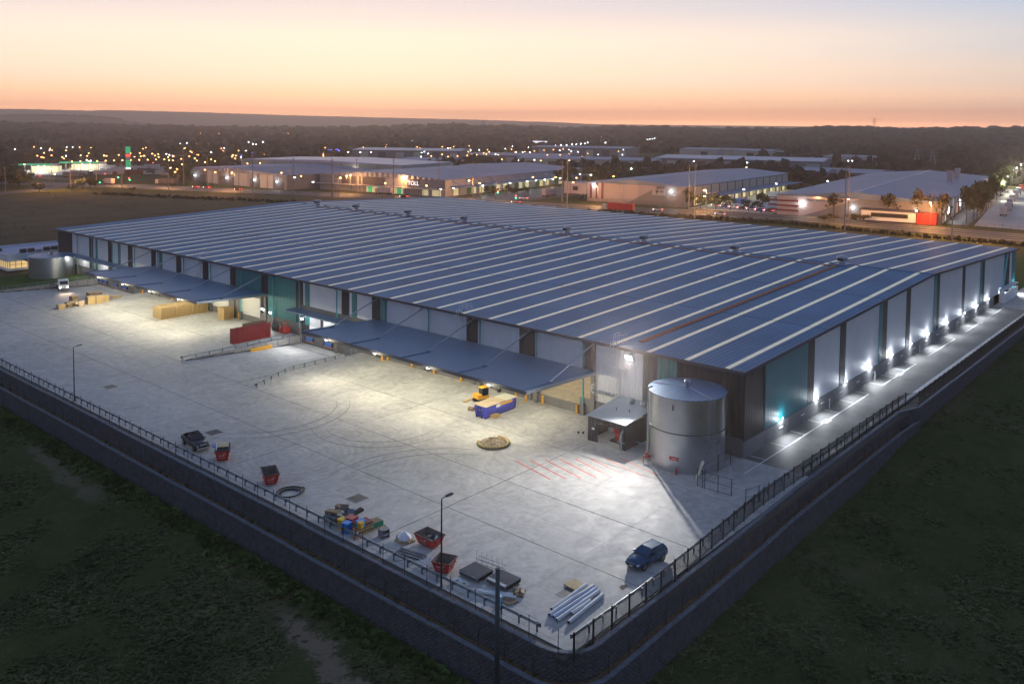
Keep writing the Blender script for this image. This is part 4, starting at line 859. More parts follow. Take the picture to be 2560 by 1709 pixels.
# skips
def skip(label, x, y, rz_, L_=3.0, Wd=1.75, H_=1.25, load=None):
    t = thing('skip_bin', label, 'skip', (x, y, 0), rz_); a, c, e, g_ = Wd*.36, L_*.33, Wd/2, L_/2
    bo = [(-a, -c, .08), (a, -c, .08), (a, c, .08), (-a, c, .08)]; tp = [(-e, -g_, H_), (e, -g_, H_), (e, g_, H_), (-e, g_, H_)]; b = B()
    for i in range(4):
        j = (i+1) % 4; b.poly([bo[i], bo[j], tp[j], tp[i]])
    b.poly(bo[::-1]); b.build('body', MATS['skip_red'], t)
    k = .95; b = B(); ib = [(p[0]*k, p[1]*k, .14) for p in bo]; it = [(p[0]*k, p[1]*k, H_-.005) for p in tp]
    for i in range(4): j = (i+1) % 4; b.poly([ib[j], ib[i], it[i], it[j]])
    b.poly(ib); b.build('inside', MATS['skip_in'], t)
    b = B()
    for i in range(4): j = (i+1) % 4; b.bar(Vector(tp[i]), Vector(tp[j]), .09, .08)
    b.build('rim', M('skip_rim', (.16, .05, .045), .6), t)
    for s in (-1, 1):
        for u in (-.5, .5): B().tube((s*(e-.02), u*L_*.5, H_*.72), (s*(e+.12), u*L_*.5, H_*.72), .05, 8).build('lug', MATS['charcoal'], t)
    m = Vector((0, -1, 0)); sl_ = math.atan2(g_-c, H_-.08); yy = lambda z: -(c+(g_-c)*(z-.08)/(H_-.08))-.012
    def mark(u0, u1, z0, z1, nm='lettering'): B().poly([(u0, yy(z0), z0), (u1, yy(z0), z0), (u1, yy(z1), z1), (u0, yy(z1), z1)]).build(nm, MATS['white_paint'], t)
    b = B()
    for i in range(8): u = -.42+i*.085; z0 = H_*.52; hgt = .10+(.05 if i in (0, 6) else 0); b.poly([(u, yy(z0), z0), (u+.055, yy(z0), z0), (u+.055, yy(z0+hgt), z0+hgt), (u, yy(z0+hgt), z0+hgt)])
    for i in range(12): u = -.40+i*.062; z0 = H_*.30; b.poly([(u, yy(z0), z0), (u+.04, yy(z0), z0), (u+.04, yy(z0+.06), z0+.06), (u, yy(z0+.06), z0+.06)])
    b.build('lettering', MATS['white_paint'], t)
    b = B()
    for i in range(7):
        q = [.25+.16*math.cos(math.pi*.05+i*math.pi*.13), H_*.66+.13*math.sin(math.pi*.05+i*math.pi*.13)]; q2 = [.25+.16*math.cos(math.pi*.05+(i+1)*math.pi*.13), H_*.66+.13*math.sin(math.pi*.05+(i+1)*math.pi*.13)]
        b.poly([(q[0], yy(q[1]), q[1]), (q2[0], yy(q2[1]), q2[1]), (q2[0]*.75+.0625, yy(q2[1]-.05), q2[1]-.05), (q[0]*.75+.0625, yy(q[1]-.05), q[1]-.05)])
    b.build('emblem', MATS['white_paint'], t)
    return t
def dirof(dx, dy): return math.atan2(dy, dx)
s1 = skip('red skip bin filled up with boards beside the pickup', -44.45, 48.3, dirof(.84, -.54), 2.7, 1.75, 1.45)
s2 = skip('empty red skip bin near the coiled black hose', -44.55, 37.8, dirof(.9, -.42), 2.9, 1.75, 1.35)
s3 = skip('red skip bin with scraps inside, beside the white bag pallet', -42.55, 12.8, dirof(0, -1), 1.9, 2.6, 1.05)
s4 = skip('pale faded red skip bin behind the guard rail at the lamp post', -45.15, 8.0, dirof(.35, -.94), 1.9, 1.85, 1.1)
bd = thing('board_stack', 'pale boards stacked on top of the red skip bin', 'boards', (-44.45, 48.3, 1.46), dirof(.84, -.54)); B().box(-.62, .72, -.75, 1.0, .28, .36).build('board', MATS['ply'], bd); B().box(-.78, -.66, -1.1, .9, .0, .32).build('plank', MATS['white_steel'], bd); b = B()
for i in range(5): b.box(-.55+i*.27, -.43+i*.27, -.82, .95, .12, .27)
b.build('battens', MATS['dark'], bd); B().box(-.7, .75, -1.05, .9, .0, .1).build('board', MATS['galv_dark'], bd); B().obox((-1.0, .7, .0), (.5, .9, .12), rotz(.3)).build('sheet', MATS['blue_pad'], bd)
def clutter(name, label, cat, pts, mats_, s=.35, n=14, loc=(0, 0, 0), spread=(.7, .7), hz=.3):
    t = thing(name, label, cat, loc)
    for i in range(n):
        m = Matrix.Rotation(R.uniform(0, 6.3), 3, 'Z') @ Matrix.Rotation(R.uniform(-.5, .5), 3, 'X'); B().obox((R.uniform(-1, 1)*spread[0], R.uniform(-1, 1)*spread[1], R.uniform(.05, hz)), (R.uniform(.3, 1.6)*s, R.uniform(.3, 2.4)*s, R.uniform(.1, .5)*s), m).build('piece', MATS[R.choice(mats_)], t)
    return t
clutter('scrap_pile', 'mixed pale scraps lying inside the red skip bin', 'scrap', None, ['ply', 'white_steel', 'timber', 'dark', 'rubble', 'bag'], .35, 16, (-42.55, 12.8, .2), (.55, .85), .5)
clutter('scrap_pile', 'dark rubbish at the bottom of the empty red skip bin', 'scrap', None, ['timber_dark', 'dark', 'skip_in'], .4, 10, (-44.5, 37.9, .14), (.4, .6), .25)
# blue hook-lift skip
t = thing('hooklift_bin', 'large blue hook-lift bin topped with plywood sheets', 'skip', (-8.2, 35.0, 0)); rings = []
for x, w_, zb, zt in ((-3.3, 1.12, .25, 1.72), (-3.1, 1.2, .2, 1.78), (3.1, 1.2, .2, 1.78), (3.3, 1.15, .25, 1.72)): rings.append([(x, -w_*.8, zb), (x, w_*.8, zb), (x, w_, zb+.7), (x, w_, zt), (x, -w_, zt), (x, -w_, zb+.7)])
B().loft(rings).build('body', MATS['skip_blue'], t)
for y in (-.55, .55): B().bar((-3.45, y*.25, 1.65), (-3.5, y, .1), .18, .14).build('hook_leg', MATS['navy'], t)
B().bar((-3.42, -.4, 1.2), (-3.42, .4, 1.2), .1, .1).build('hook_bar', MATS['galv'], t)
b = B(); b.box(-3.2, 3.2, -.95, -.75, .0, .22); b.box(-3.2, 3.2, .75, .95, .0, .22); b.build('skid_rails', MATS['navy'], t)
for x in (2.95,): B().box(x-.1, x+.1, -1.26, -1.18, .3, 1.75).build('rib', MATS['navy'], t)
for x0, x1, z, m in ((-3.45, -.55, 1.80, 'ply'), (-.6, .9, 1.84, 'ply'), (.7, 3.4, 1.80, 'cream')): B().box(x0, x1, -1.3, 1.25, z, z+.03).build('plywood_sheet', MATS[m], t)
B().box(-.3, 2.3, -1.245, -1.215, 1.35, 1.68).build('yellow_sign', MATS['yellow'], t); B().box(-1.2, -.35, -1.245, -1.215, 1.25, 1.66).build('white_sign', MATS['white_steel'], t)
b = B()
for i in range(14): b.box(-.1+i*.16, -.02+i*.16, -1.252, -1.246, 1.46, 1.56)
b.build('sign_lettering', M('ochre', (.45, .28, .05), .6), t)
tag(B().lathe([(.32, -.4), (.32, .4)], 14).build('pipe_roll', MATS['timber_dark'], None, False, (-11.9, 36.4, 1.1)), 'short brown roll sticking out behind the blue bin', 'roll')
bpy.data.objects['pipe_roll'].rotation_euler = (math.pi/2, 0, .2)
# pallets
def pallet_bm(w_=1.15, d_=1.15, n=7):
    b = B()
    for x in (-w_/2+.05, 0, w_/2-.05): b.box(x-.05, x+.05, -d_/2, d_/2, .022, .11)
    for i in range(n): y = -d_/2+(d_-.1)*i/(n-1); b.box(-w_/2, w_/2, y, y+.1, .112, .135)
    for i in (0, n//2, n-1): y = -d_/2+(d_-.1)*i/(n-1); b.box(-w_/2, w_/2, y, y+.1, 0, .02)
    return b
def pallet(label, x, y, z=0, rz_=0, mat='timber', w_=1.15, d_=1.15, n=7):
    t = thing('pallet', label, 'pallet', (x, y, z), rz_)
    for xx in (-w_/2+.05, 0, w_/2-.05): B().box(xx-.05, xx+.05, -d_/2, d_/2, .0, .11).build('bearer', MATS[mat], t)
    for i in range(n): yy = -d_/2+(d_-.13)*i/(n-1); B().box(-w_/2, w_/2, yy, yy+.13, .112, .14).build('board', MATS[mat], t)
    return t
p = C4(1080, 700, 585, 1245)
for k in range(3): pallet(['wooden pallet at the bottom of the stack leaning by the blue bin', 'wooden pallet in the middle of the stack by the blue bin', 'wooden pallet on top of the stack by the blue bin'][k], p.x-.2, p.y, k*.145, .05+k*.03)
p = C4(1000, 1279, 1590, 668); pallet('single clean wooden pallet lying flat near the white pipes', p.x, p.y, 0, -.12, 'timber', 1.4, 1.35, 9)
def stack_mesh(n, w_=1.15, d_=1.2, mat='timber'):
    b = B(); pb = pallet_bm(w_, d_)
    for k in range(n):
        dx, dy = R.uniform(-.035, .035), R.uniform(-.035, .035); i = len(b.v); b.v += [(x+dx, y+dy, z+k*.142) for x, y, z in pb.v]; b.f += [tuple(i+j for j in f) for f in pb.f]
    return b.mesh('pallet_stack', MATS[mat])
sm = [stack_mesh(n_) for n_ in (18, 18, 17)]; smr = [stack_mesh(20, 1.12, 1.15, 'red_pallet') for _ in range(2)]
for i in range(9):
    for j in range(3): tag(ob('pallet_stack', sm[(i+j) % 3], None, (-11.6+i*1.2, 127.4+j*1.26, 0)), 'tall stack of new pale pallets in the long row under the awning', 'pallets', 'pallet stacks in the long row')
for i in range(2):
    for j in range(2): tag(ob('pallet_stack', sm[(i+j) % 3], None, (-2.9+i*1.18, 117.4+j*1.3, 0)), 'tall stack of new pale pallets in the square block by the dock column', 'pallets', 'pallet stacks in the square block')
for i in range(7): tag(ob('pallet_stack', smr[i % 2], None, (-12.4+i*1.18, 98.2, 0)), 'stack of dark red pallets in the row behind the guard rail', 'pallets', 'red pallet stacks')
for i in range(4): tag(ob('pallet_stack', stack_mesh(21, 1.12, 1.15, 'timber_dark'), None, (-8.9+i*1.18, 99.6, 0)), 'stack of weathered brown pallets behind the red ones', 'pallets', 'brown pallet stacks')
# timber crates and packs at the far side
def crate(name, label, px, py, w_, d_, h_, rz_=0, mat='timber', z=0):
    p = C2(0, 580, px, py) if py > 0 else None; t = thing(name, label, 'crate', (p.x, p.y, z), rz_); n = 5
    for i in range(n): zz = h_*i/n; b = B(); b.box(-w_/2, w_/2, -d_/2, -d_/2+.04, zz, zz+h_/n-.03); b.box(-w_/2, w_/2, d_/2-.04, d_/2, zz, zz+h_/n-.03); b.box(-w_/2, -w_/2+.04, -d_/2+.05, d_/2-.05, zz, zz+h_/n-.03); b.box(w_/2-.04, w_/2, -d_/2+.05, d_/2-.05, zz, zz+h_/n-.03); b.build('slats', MATS[mat], t)
    B().box(-w_/2, w_/2, -d_/2, d_/2, h_, h_+.05).build('lid', MATS['ply'], t); B().box(-w_/2+.06, w_/2-.06, -d_/2+.06, d_/2-.06, .02, h_).build('filling', MATS['timber_dark'], t)
crate('timber_crate', 'square slatted timber crate at the dark end of the crate row', 1105, 1400, 1.3, 1.3, 1.0)
crate('timber_crate', 'slatted timber crate with thick pale lid, first of three in line', 1650, 1310, 1.7, 1.5, 1.7); crate('timber_crate', 'slatted timber crate in the middle of three in line', 1795, 1290, 1.5, 1.5, 1.65); crate('timber_crate', 'slatted timber crate at the warehouse end of three in line', 1915, 1262, 1.4, 1.4, 1.5)
crate('timber_crate', 'darker timber crate behind the row of three crates', 1660, 1190, 1.6, 1.5, 1.2, 0, 'timber_dark'); crate('timber_crate', 'small dark timber crate next to the dock drain', 1780, 1170, 1.5, 1.5, 1.0, 0, 'timber_dark'); crate('timber_crate', 'weathered crate leaning in the heap of loose timber', 1345, 1275, 1.5, 1.3, 1.4, .2, 'timber_dark')
crate('timber_crate', 'low open pack of pale timber beside the dock stairs', 2120, 1190, 2.2, 1.2, .4)
q = C2(0, 580, 1240, 1360); clutter('timber_heap', 'heap of loose pale timber between the crates', 'timber', None, ['timber', 'ply', 'timber_dark'], 1.0, 22, (q.x, q.y, .0), (1.6, .8), .9)
q = C2(0, 580, 1395, 1330); clutter('timber_heap', 'loose planks stacked against the standing sheet', 'timber', None, ['timber', 'ply'], .9, 12, (q.x, q.y, 0), (.9, .6), .5)
q = C2(0, 580, 1490, 1350); t = thing('plywood_sheet', 'sheet of plywood standing upright at the timber heap', 'sheet', (q.x, q.y, 0), .1); B().obox((0, 0, .65), (1.2, .05, 1.3), Matrix.Rotation(.15, 3, 'X')).build('panel', MATS['ply'], t)
q = C2(0, 580, 1000, 1395); t = thing('white_sack', 'white sack lying at the dark end of the crate row', 'sack', (q.x, q.y, 0)); B().lathe([(.3, 0), (.45, .15), (.4, .4), (0, .5)], 10).build('bag', MATS['bag'], t, True)
# mulch pile with sock
p = C4(1080, 700, 560, 1490); t = thing('mulch_pile', 'pile of grey mulch ringed by a straw sock on the concrete', 'pile', (p.x, p.y, 0)); b = B(); nn = 26
ring_ = []
for k, (rr, hh) in enumerate(((2.0, .02), (1.7, .28), (1.25, .48), (.7, .62), (.25, .68))): ring_.append([(rr*math.cos(i*2*math.pi/nn)*1.05+R.uniform(-.1, .1), rr*math.sin(i*2*math.pi/nn)+R.uniform(-.1, .1), hh*R.uniform(.75, 1.15)) for i in range(nn)])
b.loft(ring_); b.build('heap', M('mulch_grey', (.30, .23, .15), .95, var=.5, scale=3, bump=.9, bscale=7), t)
pts = [(2.15*math.cos(a), 2.0*math.sin(a), .18) for a in [math.radians(d) for d in range(95, 360, 12)]]; B().path(pts, .22, 8).build('straw_sock', M('straw', (.42, .31, .13), .9, var=.3, scale=6), t, True)
bpy.data.objects['mulch_pile'].rotation_euler.z = math.radians(25)
# hose coil
t = thing('hose_coil', 'loose coil of black polythene pipe on the concrete', 'hose', (-44.7, 33.1, 0)); b = B(); pts = []
for i in range(150):
    a = i*.21; r_ = .95+.07*math.sin(a*.37)+.0045*i; pts.append((r_*math.cos(a)*1.05-.3+.003*i, r_*math.sin(a)+.004*i, .05+.012*(i % 30)/3))
b.path(pts, .045, 5); b.build('pipe', MATS['rubber'], t, True)
# junk by the fence: bins, crates, grey box
def bin_(label, px, py, m, w_=.75, h_=1.05, z=0, lid=None):
    p = G(780+px*220/2331, 1240+py*220/2331, z); t = thing('plastic_bin', label, 'bin', (p.x, p.y, z), .15); a = w_*.42; b = B(); b.loft([[(-a, -a, 0), (a, -a, 0), (a, a, 0), (-a, a, 0)], [(-w_/2, -w_/2, h_), (w_/2, -w_/2, h_), (w_/2, w_/2, h_), (-w_/2, w_/2, h_)]]); b.build('tub', MATS[m], t); B().box(-w_/2-.03, w_/2+.03, -w_/2-.03, w_/2+.03, h_, h_+.07).build('lid', MATS[lid or m], t); B().tube((-w_/2, w_/2, h_), (w_/2, w_/2, h_), .05, 6).build('handle', MATS[lid or m], t)
bin_('yellow plastic bin among the junk by the guard rail', 800, 860, 'bin_yellow'); bin_('bright blue plastic bin before the crate of tools', 925, 960, 'bin_blue'); bin_('dark red plastic bin beside the timber tool crate', 1050, 830, 'bin_red', .95, 1.1)
bin_('blue tub standing on the timber tool crate', 1290, 800, 'bin_blue', .75, .6, 1.0); bin_('small yellow drum on top of the blue tub', 1290, 830, 'bin_yellow', .5, .5, 1.68)
p = G(780+1330*220/2331, 1240+920*220/2331); t = thing('tool_crate', 'brown timber tool crate with steel formwork on top', 'crate', (p.x, p.y, 0), -.1)
for k in range(4): B().box(-.95, .95, -.75, .75, k*.21, k*.21+.18).build('layer', MATS['timber_dark' if k % 2 else 'timber'], t)
B().box(-.8, .95, -.6, .7, .86, 1.0).build('red_form', M('rust_red', (.22, .06, .04), .7), t)
p = G(780+1640*220/2331, 1240+800*220/2331); t = thing('green_crate', 'green steel formwork crate on a timber pallet', 'crate', (p.x, p.y, 0), -.1); B().box(-.8, .8, -.6, .6, .16, .62).build('box', MATS['bin_green'], t); B().box(-.72, .72, -.52, .52, .62, .66).build('load', MATS['timber_dark'], t); B().box(-1, 1, -.7, .7, .0, .14).build('pallet_base', MATS['timber'], t)
p = G(780+800*220/2331, 1240+640*220/2331); clutter('junk_pile', 'dark heap of netting and scrap by the guard rail', 'junk', None, ['charcoal', 'galv_dark', 'dark', 'timber_dark'], .9, 34, (p.x, p.y+.2, 0), (1.1, 1.0), .8)
for k, (px, py) in enumerate(((1100, 960), (1210, 1000))):
    p = G(780+px*220/2331, 1240+(py+120)*220/2331); t = thing('traffic_cone', ['slim orange and white marker leaning by the dark red bin', 'slim orange and white marker before the tool crate'][k], 'cone', (p.x, p.y, 0)); B().lathe([(.2, 0), (.2, .05), (.07, .1), (.06, .5)], 10).build('base', MATS['orange'], t); B().lathe([(.06, .5), (.055, .75)], 10).build('band', MATS['white_steel'], t); B().lathe([(.055, .75), (.04, 1.0)], 10).build('tip', MATS['orange'], t)
p = C4(780, 1220, 655, 440); t = thing('steel_box', 'open grey steel box casting a shadow near the guard rail', 'box', (p.x, p.y, 0), -.25); b = B(); b.box(-.45, .45, -.45, .45, .82, .86); b.box(-.45, -.41, -.45, .45, 0, .82); b.box(.41, .45, -.45, .45, 0, .82); b.box(-.41, .41, .41, .45, 0, .82); b.build('shell', M('grey_steel', (.17, .17, .19), .5), t); B().box(-.41, .41, -.44, .4, .3, .33).build('shelf', MATS['white_steel'], t)
p = C4(780, 1220, 845, 480); pallet('wooden pallet under the white bulk bag', p.x, p.y, 0, -.1, 'timber', 1.5, 1.5)
t = thing('bulk_bag', 'slumped white bulk bag on a pallet near the red skip', 'bag', (p.x, p.y, .14)); b = B(); rr_ = []
for r_, z in ((.55, 0), (.68, .12), (.62, .4), (.42, .62), (.2, .75), (.04, .78)): rr_.append([(r_*math.cos(i*math.pi/8)*R.uniform(.88, 1.1), r_*math.sin(i*math.pi/8)*R.uniform(.88, 1.1), z*R.uniform(.9, 1.1)) for i in range(16)])
b.loft(rr_); b.build('sack', MATS['bag'], t, True); t = thing('bucket', 'small white bucket beside the bulk bag', 'bucket', (p.x-.3, p.y+.85, 0)); B().lathe([(.13, 0), (.17, .4), (.15, .4), (.12, .05)], 12).build('pail', MATS['white_steel'], t); B().path([(.16*math.cos(a), 0, .4+.12*math.sin(a)) for a in [i*math.pi/6 for i in range(7)]], .01, 4).build('handle', MATS['galv'], t)
# mesh cage
p = C4(780, 1220, 1060, 715); t = thing('mesh_cage', 'pale stack of steel reinforcing mesh beside the faded skip', 'mesh', (p.x, p.y+.2, 0), -.1); 
for k in range(4):
    b = B(); z = .08+k*.13
    for i in range(8): b.tube((-.9+i*.257, -.7, z), (-.9+i*.257, .7, z), .018, 4)
    for i in range(6): b.tube((-.9, -.7+i*.28, z+.03), (.9, -.7+i*.28, z+.03), .018, 4)
    b.build('mesh_sheet', MATS['white_steel'], t)
# dark beams, channel, white pipes
def beam(name, label, a, e, w_, mat, cat, zz=None):
    d = (e-a); t = thing(name, label, cat, ((a.x+e.x)/2, (a.y+e.y)/2, 0), math.atan2(d.y, d.x)); L_ = d.length/2; b = B(); b.box(-L_, L_, -w_/2, w_/2, 0, .035); b.box(-L_, L_, -.02, .02, .035, w_*.8); b.box(-L_, L_, -w_/2, w_/2, w_*.8, w_*.8+.035); b.build('section', MATS[mat], t)
    B().box(-L_*.9, -L_*.9+.08, -w_*.55, w_*.55, -.0, .06).build('packer', MATS['timber'], t)
for k, o_ in enumerate((0, .42, .8)): a = C4(780, 1220, 760, 590)+Vector((o_, .1*k, 0)); e = C4(780, 1220, 990, 660)+Vector((o_, 0, 0)); beam('steel_beam', ['dark steel beam nearest the guard rail, beside the mesh', 'dark steel beam in the middle of three by the mesh', 'dark steel beam on the yard side of three by the mesh'][k], a, e, .24, 'grey_steel', 'beam')
# formwork racks
for k, (ct, lab) in enumerate((((-43.85, 5.1), 'rack of black steel formwork bars with bare timber below'), ((-43.2, 2.2), 'rack of black steel formwork bars with pale sheet on its edge'))):
    t = thing('formwork_rack', lab, 'formwork', (ct[0], ct[1], 0), 0)
    t.scale = (1.12, 1.2, 1.1)
    for s in (-.7, .0, .7): B().box(s-.05, s+.05, -1.0, 1.0, 0, .12).build('bearer', MATS['timber'], t)
    for i in range(15):
        y = -.95+i*.135; b = B(); b.box(-.95, .95, y-.025, y+.025, .40, .52); b.box(-.95, -.89, y-.03, y+.03, .12, .42); b.box(.89, .95, y-.03, y+.03, .12, .42); b.build('bar', MATS['grey_steel'], t)
        B().box(-.975, -.955, y-.03, y+.03, .40, .50).build('bar_tip', MATS['white_steel'], t)
    B().box(-.9, .9, -.95, .95, .14, .4).build('infill', MATS['dark'], t)
    if k: B().box(-1.0, -.72, -.9, .9, .505, .52).build('sheet', MATS['white_steel'], t)
t = thing('scaffold_frame', 'low frame with upright steel rods behind the formwork racks', 'scaffold', (-41.8, 5.1, 0), .12); b = B()
for x in (-.25, .25): b.tube((x, -1.6, .15), (x, 1.6, .15), .04, 6); b.tube((x, -1.6, .55), (x, 1.6, .55), .03, 6)
b.build('frame', MATS['galv'], t)
for i in range(6): y = -1.5+i*.6; B().tube((-.25, y, 0), (-.25, y, 1.35), .02, 5).build('rod', MATS['galv'], t); B().tube((-.4, y-.2, .3), (.5, y+.25, .5), .018, 4).build('cross_rod', MATS['galv_dark'], t)
for k, (px, py, w_, m, lab) in enumerate(((1330, 845, .8, 'white_steel', 'white printed sheet lying by the formwork rack'), (1390, 875, .7, 'cream', 'cream folded carton lying by the formwork rack'))):
    p = C4(780, 1220, px, py); t = thing('flat_carton', lab, 'carton', (p.x, p.y, 0), -.3); B().box(-w_/2, w_/2, -.4, .4, 0, .12).build('carton', MATS[m], t); B().box(-w_*.3, w_*.1, -.2, .1, .12, .125).build('print', MATS['galv_dark'], t)
for k, (a, e) in enumerate((((1455, 935), (1830, 985)), ((1480, 950), (1860, 1010)))):
    a = C4(780, 1220, *a); e = C4(780, 1220, *e); t = thing('plastic_pipe', ['white plastic pipe lying across the guard rail side of the racks', 'white plastic pipe with red marking beside the blue drum'][k], 'pipe', (0, 0, 0)); B().tube((a.x, a.y, .16+.02*k), (e.x, e.y, .16), .14, 10).build('tube', MATS['pvc'], t)
    B().tube((a.x, a.y, .16+.02*k), (a.x+(e.x-a.x)*.02, a.y+(e.y-a.y)*.02, .16), .15, 10).build('collar', MATS['pvc' if k == 0 else 'skip_red'], t)
p = C4(780, 1220, 1700, 1085); t = thing('blue_drum', 'pale blue plastic drum standing between rail and pipes', 'drum', (p.x, p.y, 0)); B().lathe([(.3, 0), (.32, .05), (.32, .5), (.34, .52), (.32, .55), (.32, 1.0), (.28, 1.05)], 18).build('shell', M('paleblue', (.08, .32, .55), .4), t, True); B().lathe([(.3, 1.03), (.3, 1.07), (0, 1.08)], 18).build('lid', MATS['white_steel'], t)
p = C4(780, 1220, 1885, 960); pallet('broken grey pallet with scraps beside the white pipes', p.x, p.y, 0, .5, 'timber_dark'); clutter('scrap_pile', 'pale scraps lying on the broken pallet', 'scrap', None, ['ply', 'white_steel', 'timber_dark'], .3, 9, (p.x, p.y, .14), (.45, .45), .15)
p = C4(780, 1220, 1800, 1030); pallet('second broken pallet with an arched board on it', p.x, p.y, 0, -.2, 'timber_dark'); B().path([(p.x-.4+.1*i, p.y, .16+.22*math.sin(i*math.pi/8)) for i in range(9)], .03, 4)
# big white pipes
for k, (a, e, lab) in enumerate((((1380, 905), (1700, 678), 'white pipe on the pallet side of the pipe bundle'), ((1360, 955), (1560, 815), 'short white pipe with open end in the pipe bundle'), ((1545, 822), (1765, 690), 'white pipe end to end with a shorter one in the bundle'), ((1395, 975), (1790, 712), 'bluish pipe in the middle of the pipe bundle'), ((1425, 1005), (1815, 732), 'thick white pipe in the middle of the pipe bundle'), ((1560, 945), (1735, 825), 'short white pipe laid beside the lone outer pipe'), ((1535, 1025), (1850, 768), 'lone outer white pipe on the fence side of the bundle'))):
    a = C4(1000, 1279, *a); e = C4(1000, 1279, *e); t = thing('large_pipe', lab, 'pipe', (a.x, a.y, 0)); d = e-a; r_ = .17
    b = B(); b.tube((0, 0, r_), (d.x, d.y, r_), r_, 16, cap=False); b.build('barrel', M('pvc_blue', (.5, .58, .72), .35) if k == 3 else MATS['pvc'], t, True)
    n_ = d.normalized(); b = B(); b.tube(Vector((0, 0, r_))+n_*.12, Vector((0, 0, r_))+n_*.13, r_-.01, 16); b.tube(Vector((d.x, d.y, r_))-n_*.13, Vector((d.x, d.y, r_))-n_*.12, r_-.01, 16); b.build('bore', MATS['dark'], t)
t = thing('mud_splash', 'brown mud splash dried on the concrete by the pipes', 'mud', (-31.2, -5.6, .004)); p = C4(1320, 1100, 872, 1338); t.location = (p.x, p.y, .004)
b = B(); b.poly([(.5*math.cos(i*math.pi/9)*R.uniform(.5, 1.2), .4*math.sin(i*math.pi/9)*R.uniform(.5, 1.2), 0) for i in range(18)]); b.build('patch', M('mud', (.13, .075, .05), .9), t)
# mini excavator behind the blue bin
p = C4(1080, 700, 440, 1130); t = thing('mini_excavator', 'yellow mini excavator with grey boom behind the blue bin', 'excavator', (p.x+.9, p.y+.6, 0), -.25)
for y in (-.75, .75): b = B(); b.loft([[(x, y-.2, z) for x, z in ((-1.1, .25), (-.9, 0), (.9, 0), (1.1, .25), (1.0, .55), (-1.0, .55))], [(x, y+.2, z) for x, z in ((-1.1, .25), (-.9, 0), (.9, 0), (1.1, .25), (1.0, .55), (-1.0, .55))]]); b.build('track', MATS['rubber'], t)
B().lathe([(.5, .5), (.5, .7)], 14).build('turntable', MATS['charcoal'], t); b = B(); b.box(-1.1, .9, -.8, .8, .7, 1.1); b.box(-1.1, -.3, -.8, .8, 1.1, 1.35); b.build('house', MATS['yellow'], t)
for x in (-.35, .75):
    for y in (-.72, .1): B().box(x-.04, x+.04, y-.04, y+.04, 1.1, 2.3).build('cab_post', MATS['charcoal'], t)
B().box(-.3, .7, -.69, .07, 1.12, 2.25).build('cab_glass', MATS['glass'], t); B().box(-.5, .85, -.8, .18, 2.3, 2.42).build('cab_roof', MATS['yellow'], t)
B().bar((.9, .45, 1.0), (2.1, .45, 2.45), .22, .28).build('boom', MATS['white_steel'], t); B().bar((2.0, .45, 2.5), (3.3, .45, 2.55), .2, .26).build('boom', MATS['white_steel'], t); B().bar((3.3, .45, 2.6), (3.5, .45, 1.4), .18, .22).build('dipper', MATS['white_steel'], t); B().bar((1.1, .45, 1.3), (1.9, .45, 2.0), .1, .1).build('ram', MATS['chrome'], t); b = B(); b.loft([[(3.2, .15, 1.4), (3.7, .15, 1.5), (3.75, .15, .9), (3.3, .15, .8)], [(3.2, .75, 1.4), (3.7, .75, 1.5), (3.75, .75, .9), (3.3, .75, .8)]]); b.build('bucket', MATS['charcoal'], t)
p = C4(1080, 700, 330, 1095); t = thing('timber_board', 'pale timber board lying on the concrete near the excavator', 'board', (p.x, p.y, 0), .1); B().box(-1.1, 1.1, -.35, .35, .0, .12).build('plank', MATS['timber'], t); B().box(-1.1, 1.1, -.3, -.1, .12, .2).build('plank', MATS['ply'], t)
# red parts rack and bottle cage by the teal wall
t = thing('gas_cage', 'black mesh gas bottle cage against the teal wall', 'cage', (-1.3, 101.2, 0)); b = B()
for x in (-.5, .5):
    for y in (-1.4, 0, 1.4): b.tube((x, y, 0), (x, y, 1.9), .04, 5)
for z in (.1, 1.0, 1.9): b.path([(-.5, -1.4, z), (.5, -1.4, z), (.5, 1.4, z), (-.5, 1.4, z), (-.5, -1.4, z)], .03, 4)
b.build('frame', MATS['black_steel'], t)
for i in range(5): B().lathe([(.17, .05), (.17, 1.1), (.08, 1.3), (.05, 1.4)], 10, (-.05, -1.1+i*.5, 0)).build('bottle', MATS['galv_dark' if i % 2 else 'charcoal'], t, True)
t = thing('red_machine', 'red sprinkler pump machine against the teal wall', 'machine', (-1.4, 98.0, 0)); B().box(-.6, .6, -1.3, 1.3, .2, .5).build('skid', MATS['bin_red'], t); B().box(-.5, .5, -1.2, -.2, .5, 1.5).build('engine', MATS['skip_red'], t); B().lathe([(.2, 0), (.6, .2), (.6, .7), (.2, .9)], 14, (0, .6, .5)).build('pump', MATS['skip_red'], t, True); b = B(); b.tube((0, .1, 1), (0, .1, 2.0), .15, 8); b.tube((0, .1, 2), (0, -1, 2.1), .15, 8); b.build('pipework', MATS['skip_red'], t)
p = C4(560, 600, 1755, 1155); t = thing('barrier_board', 'red and white barrier board by the dock bollards', 'barrier', (p.x, p.y, 0), 1.4); B().box(-.9, .9, -.03, .03, .5, .9).build('board', MATS['red_paint'], t); b = B(); b.bar((-.8, -.3, 0), (-.8, 0, .9), .05); b.bar((.8, -.3, 0), (.8, 0, .9), .05); b.bar((-.8, .3, 0), (-.8, 0, .9), .05); b.bar((.8, .3, 0), (.8, 0, .9), .05); b.build('legs', MATS['white_steel'], t)
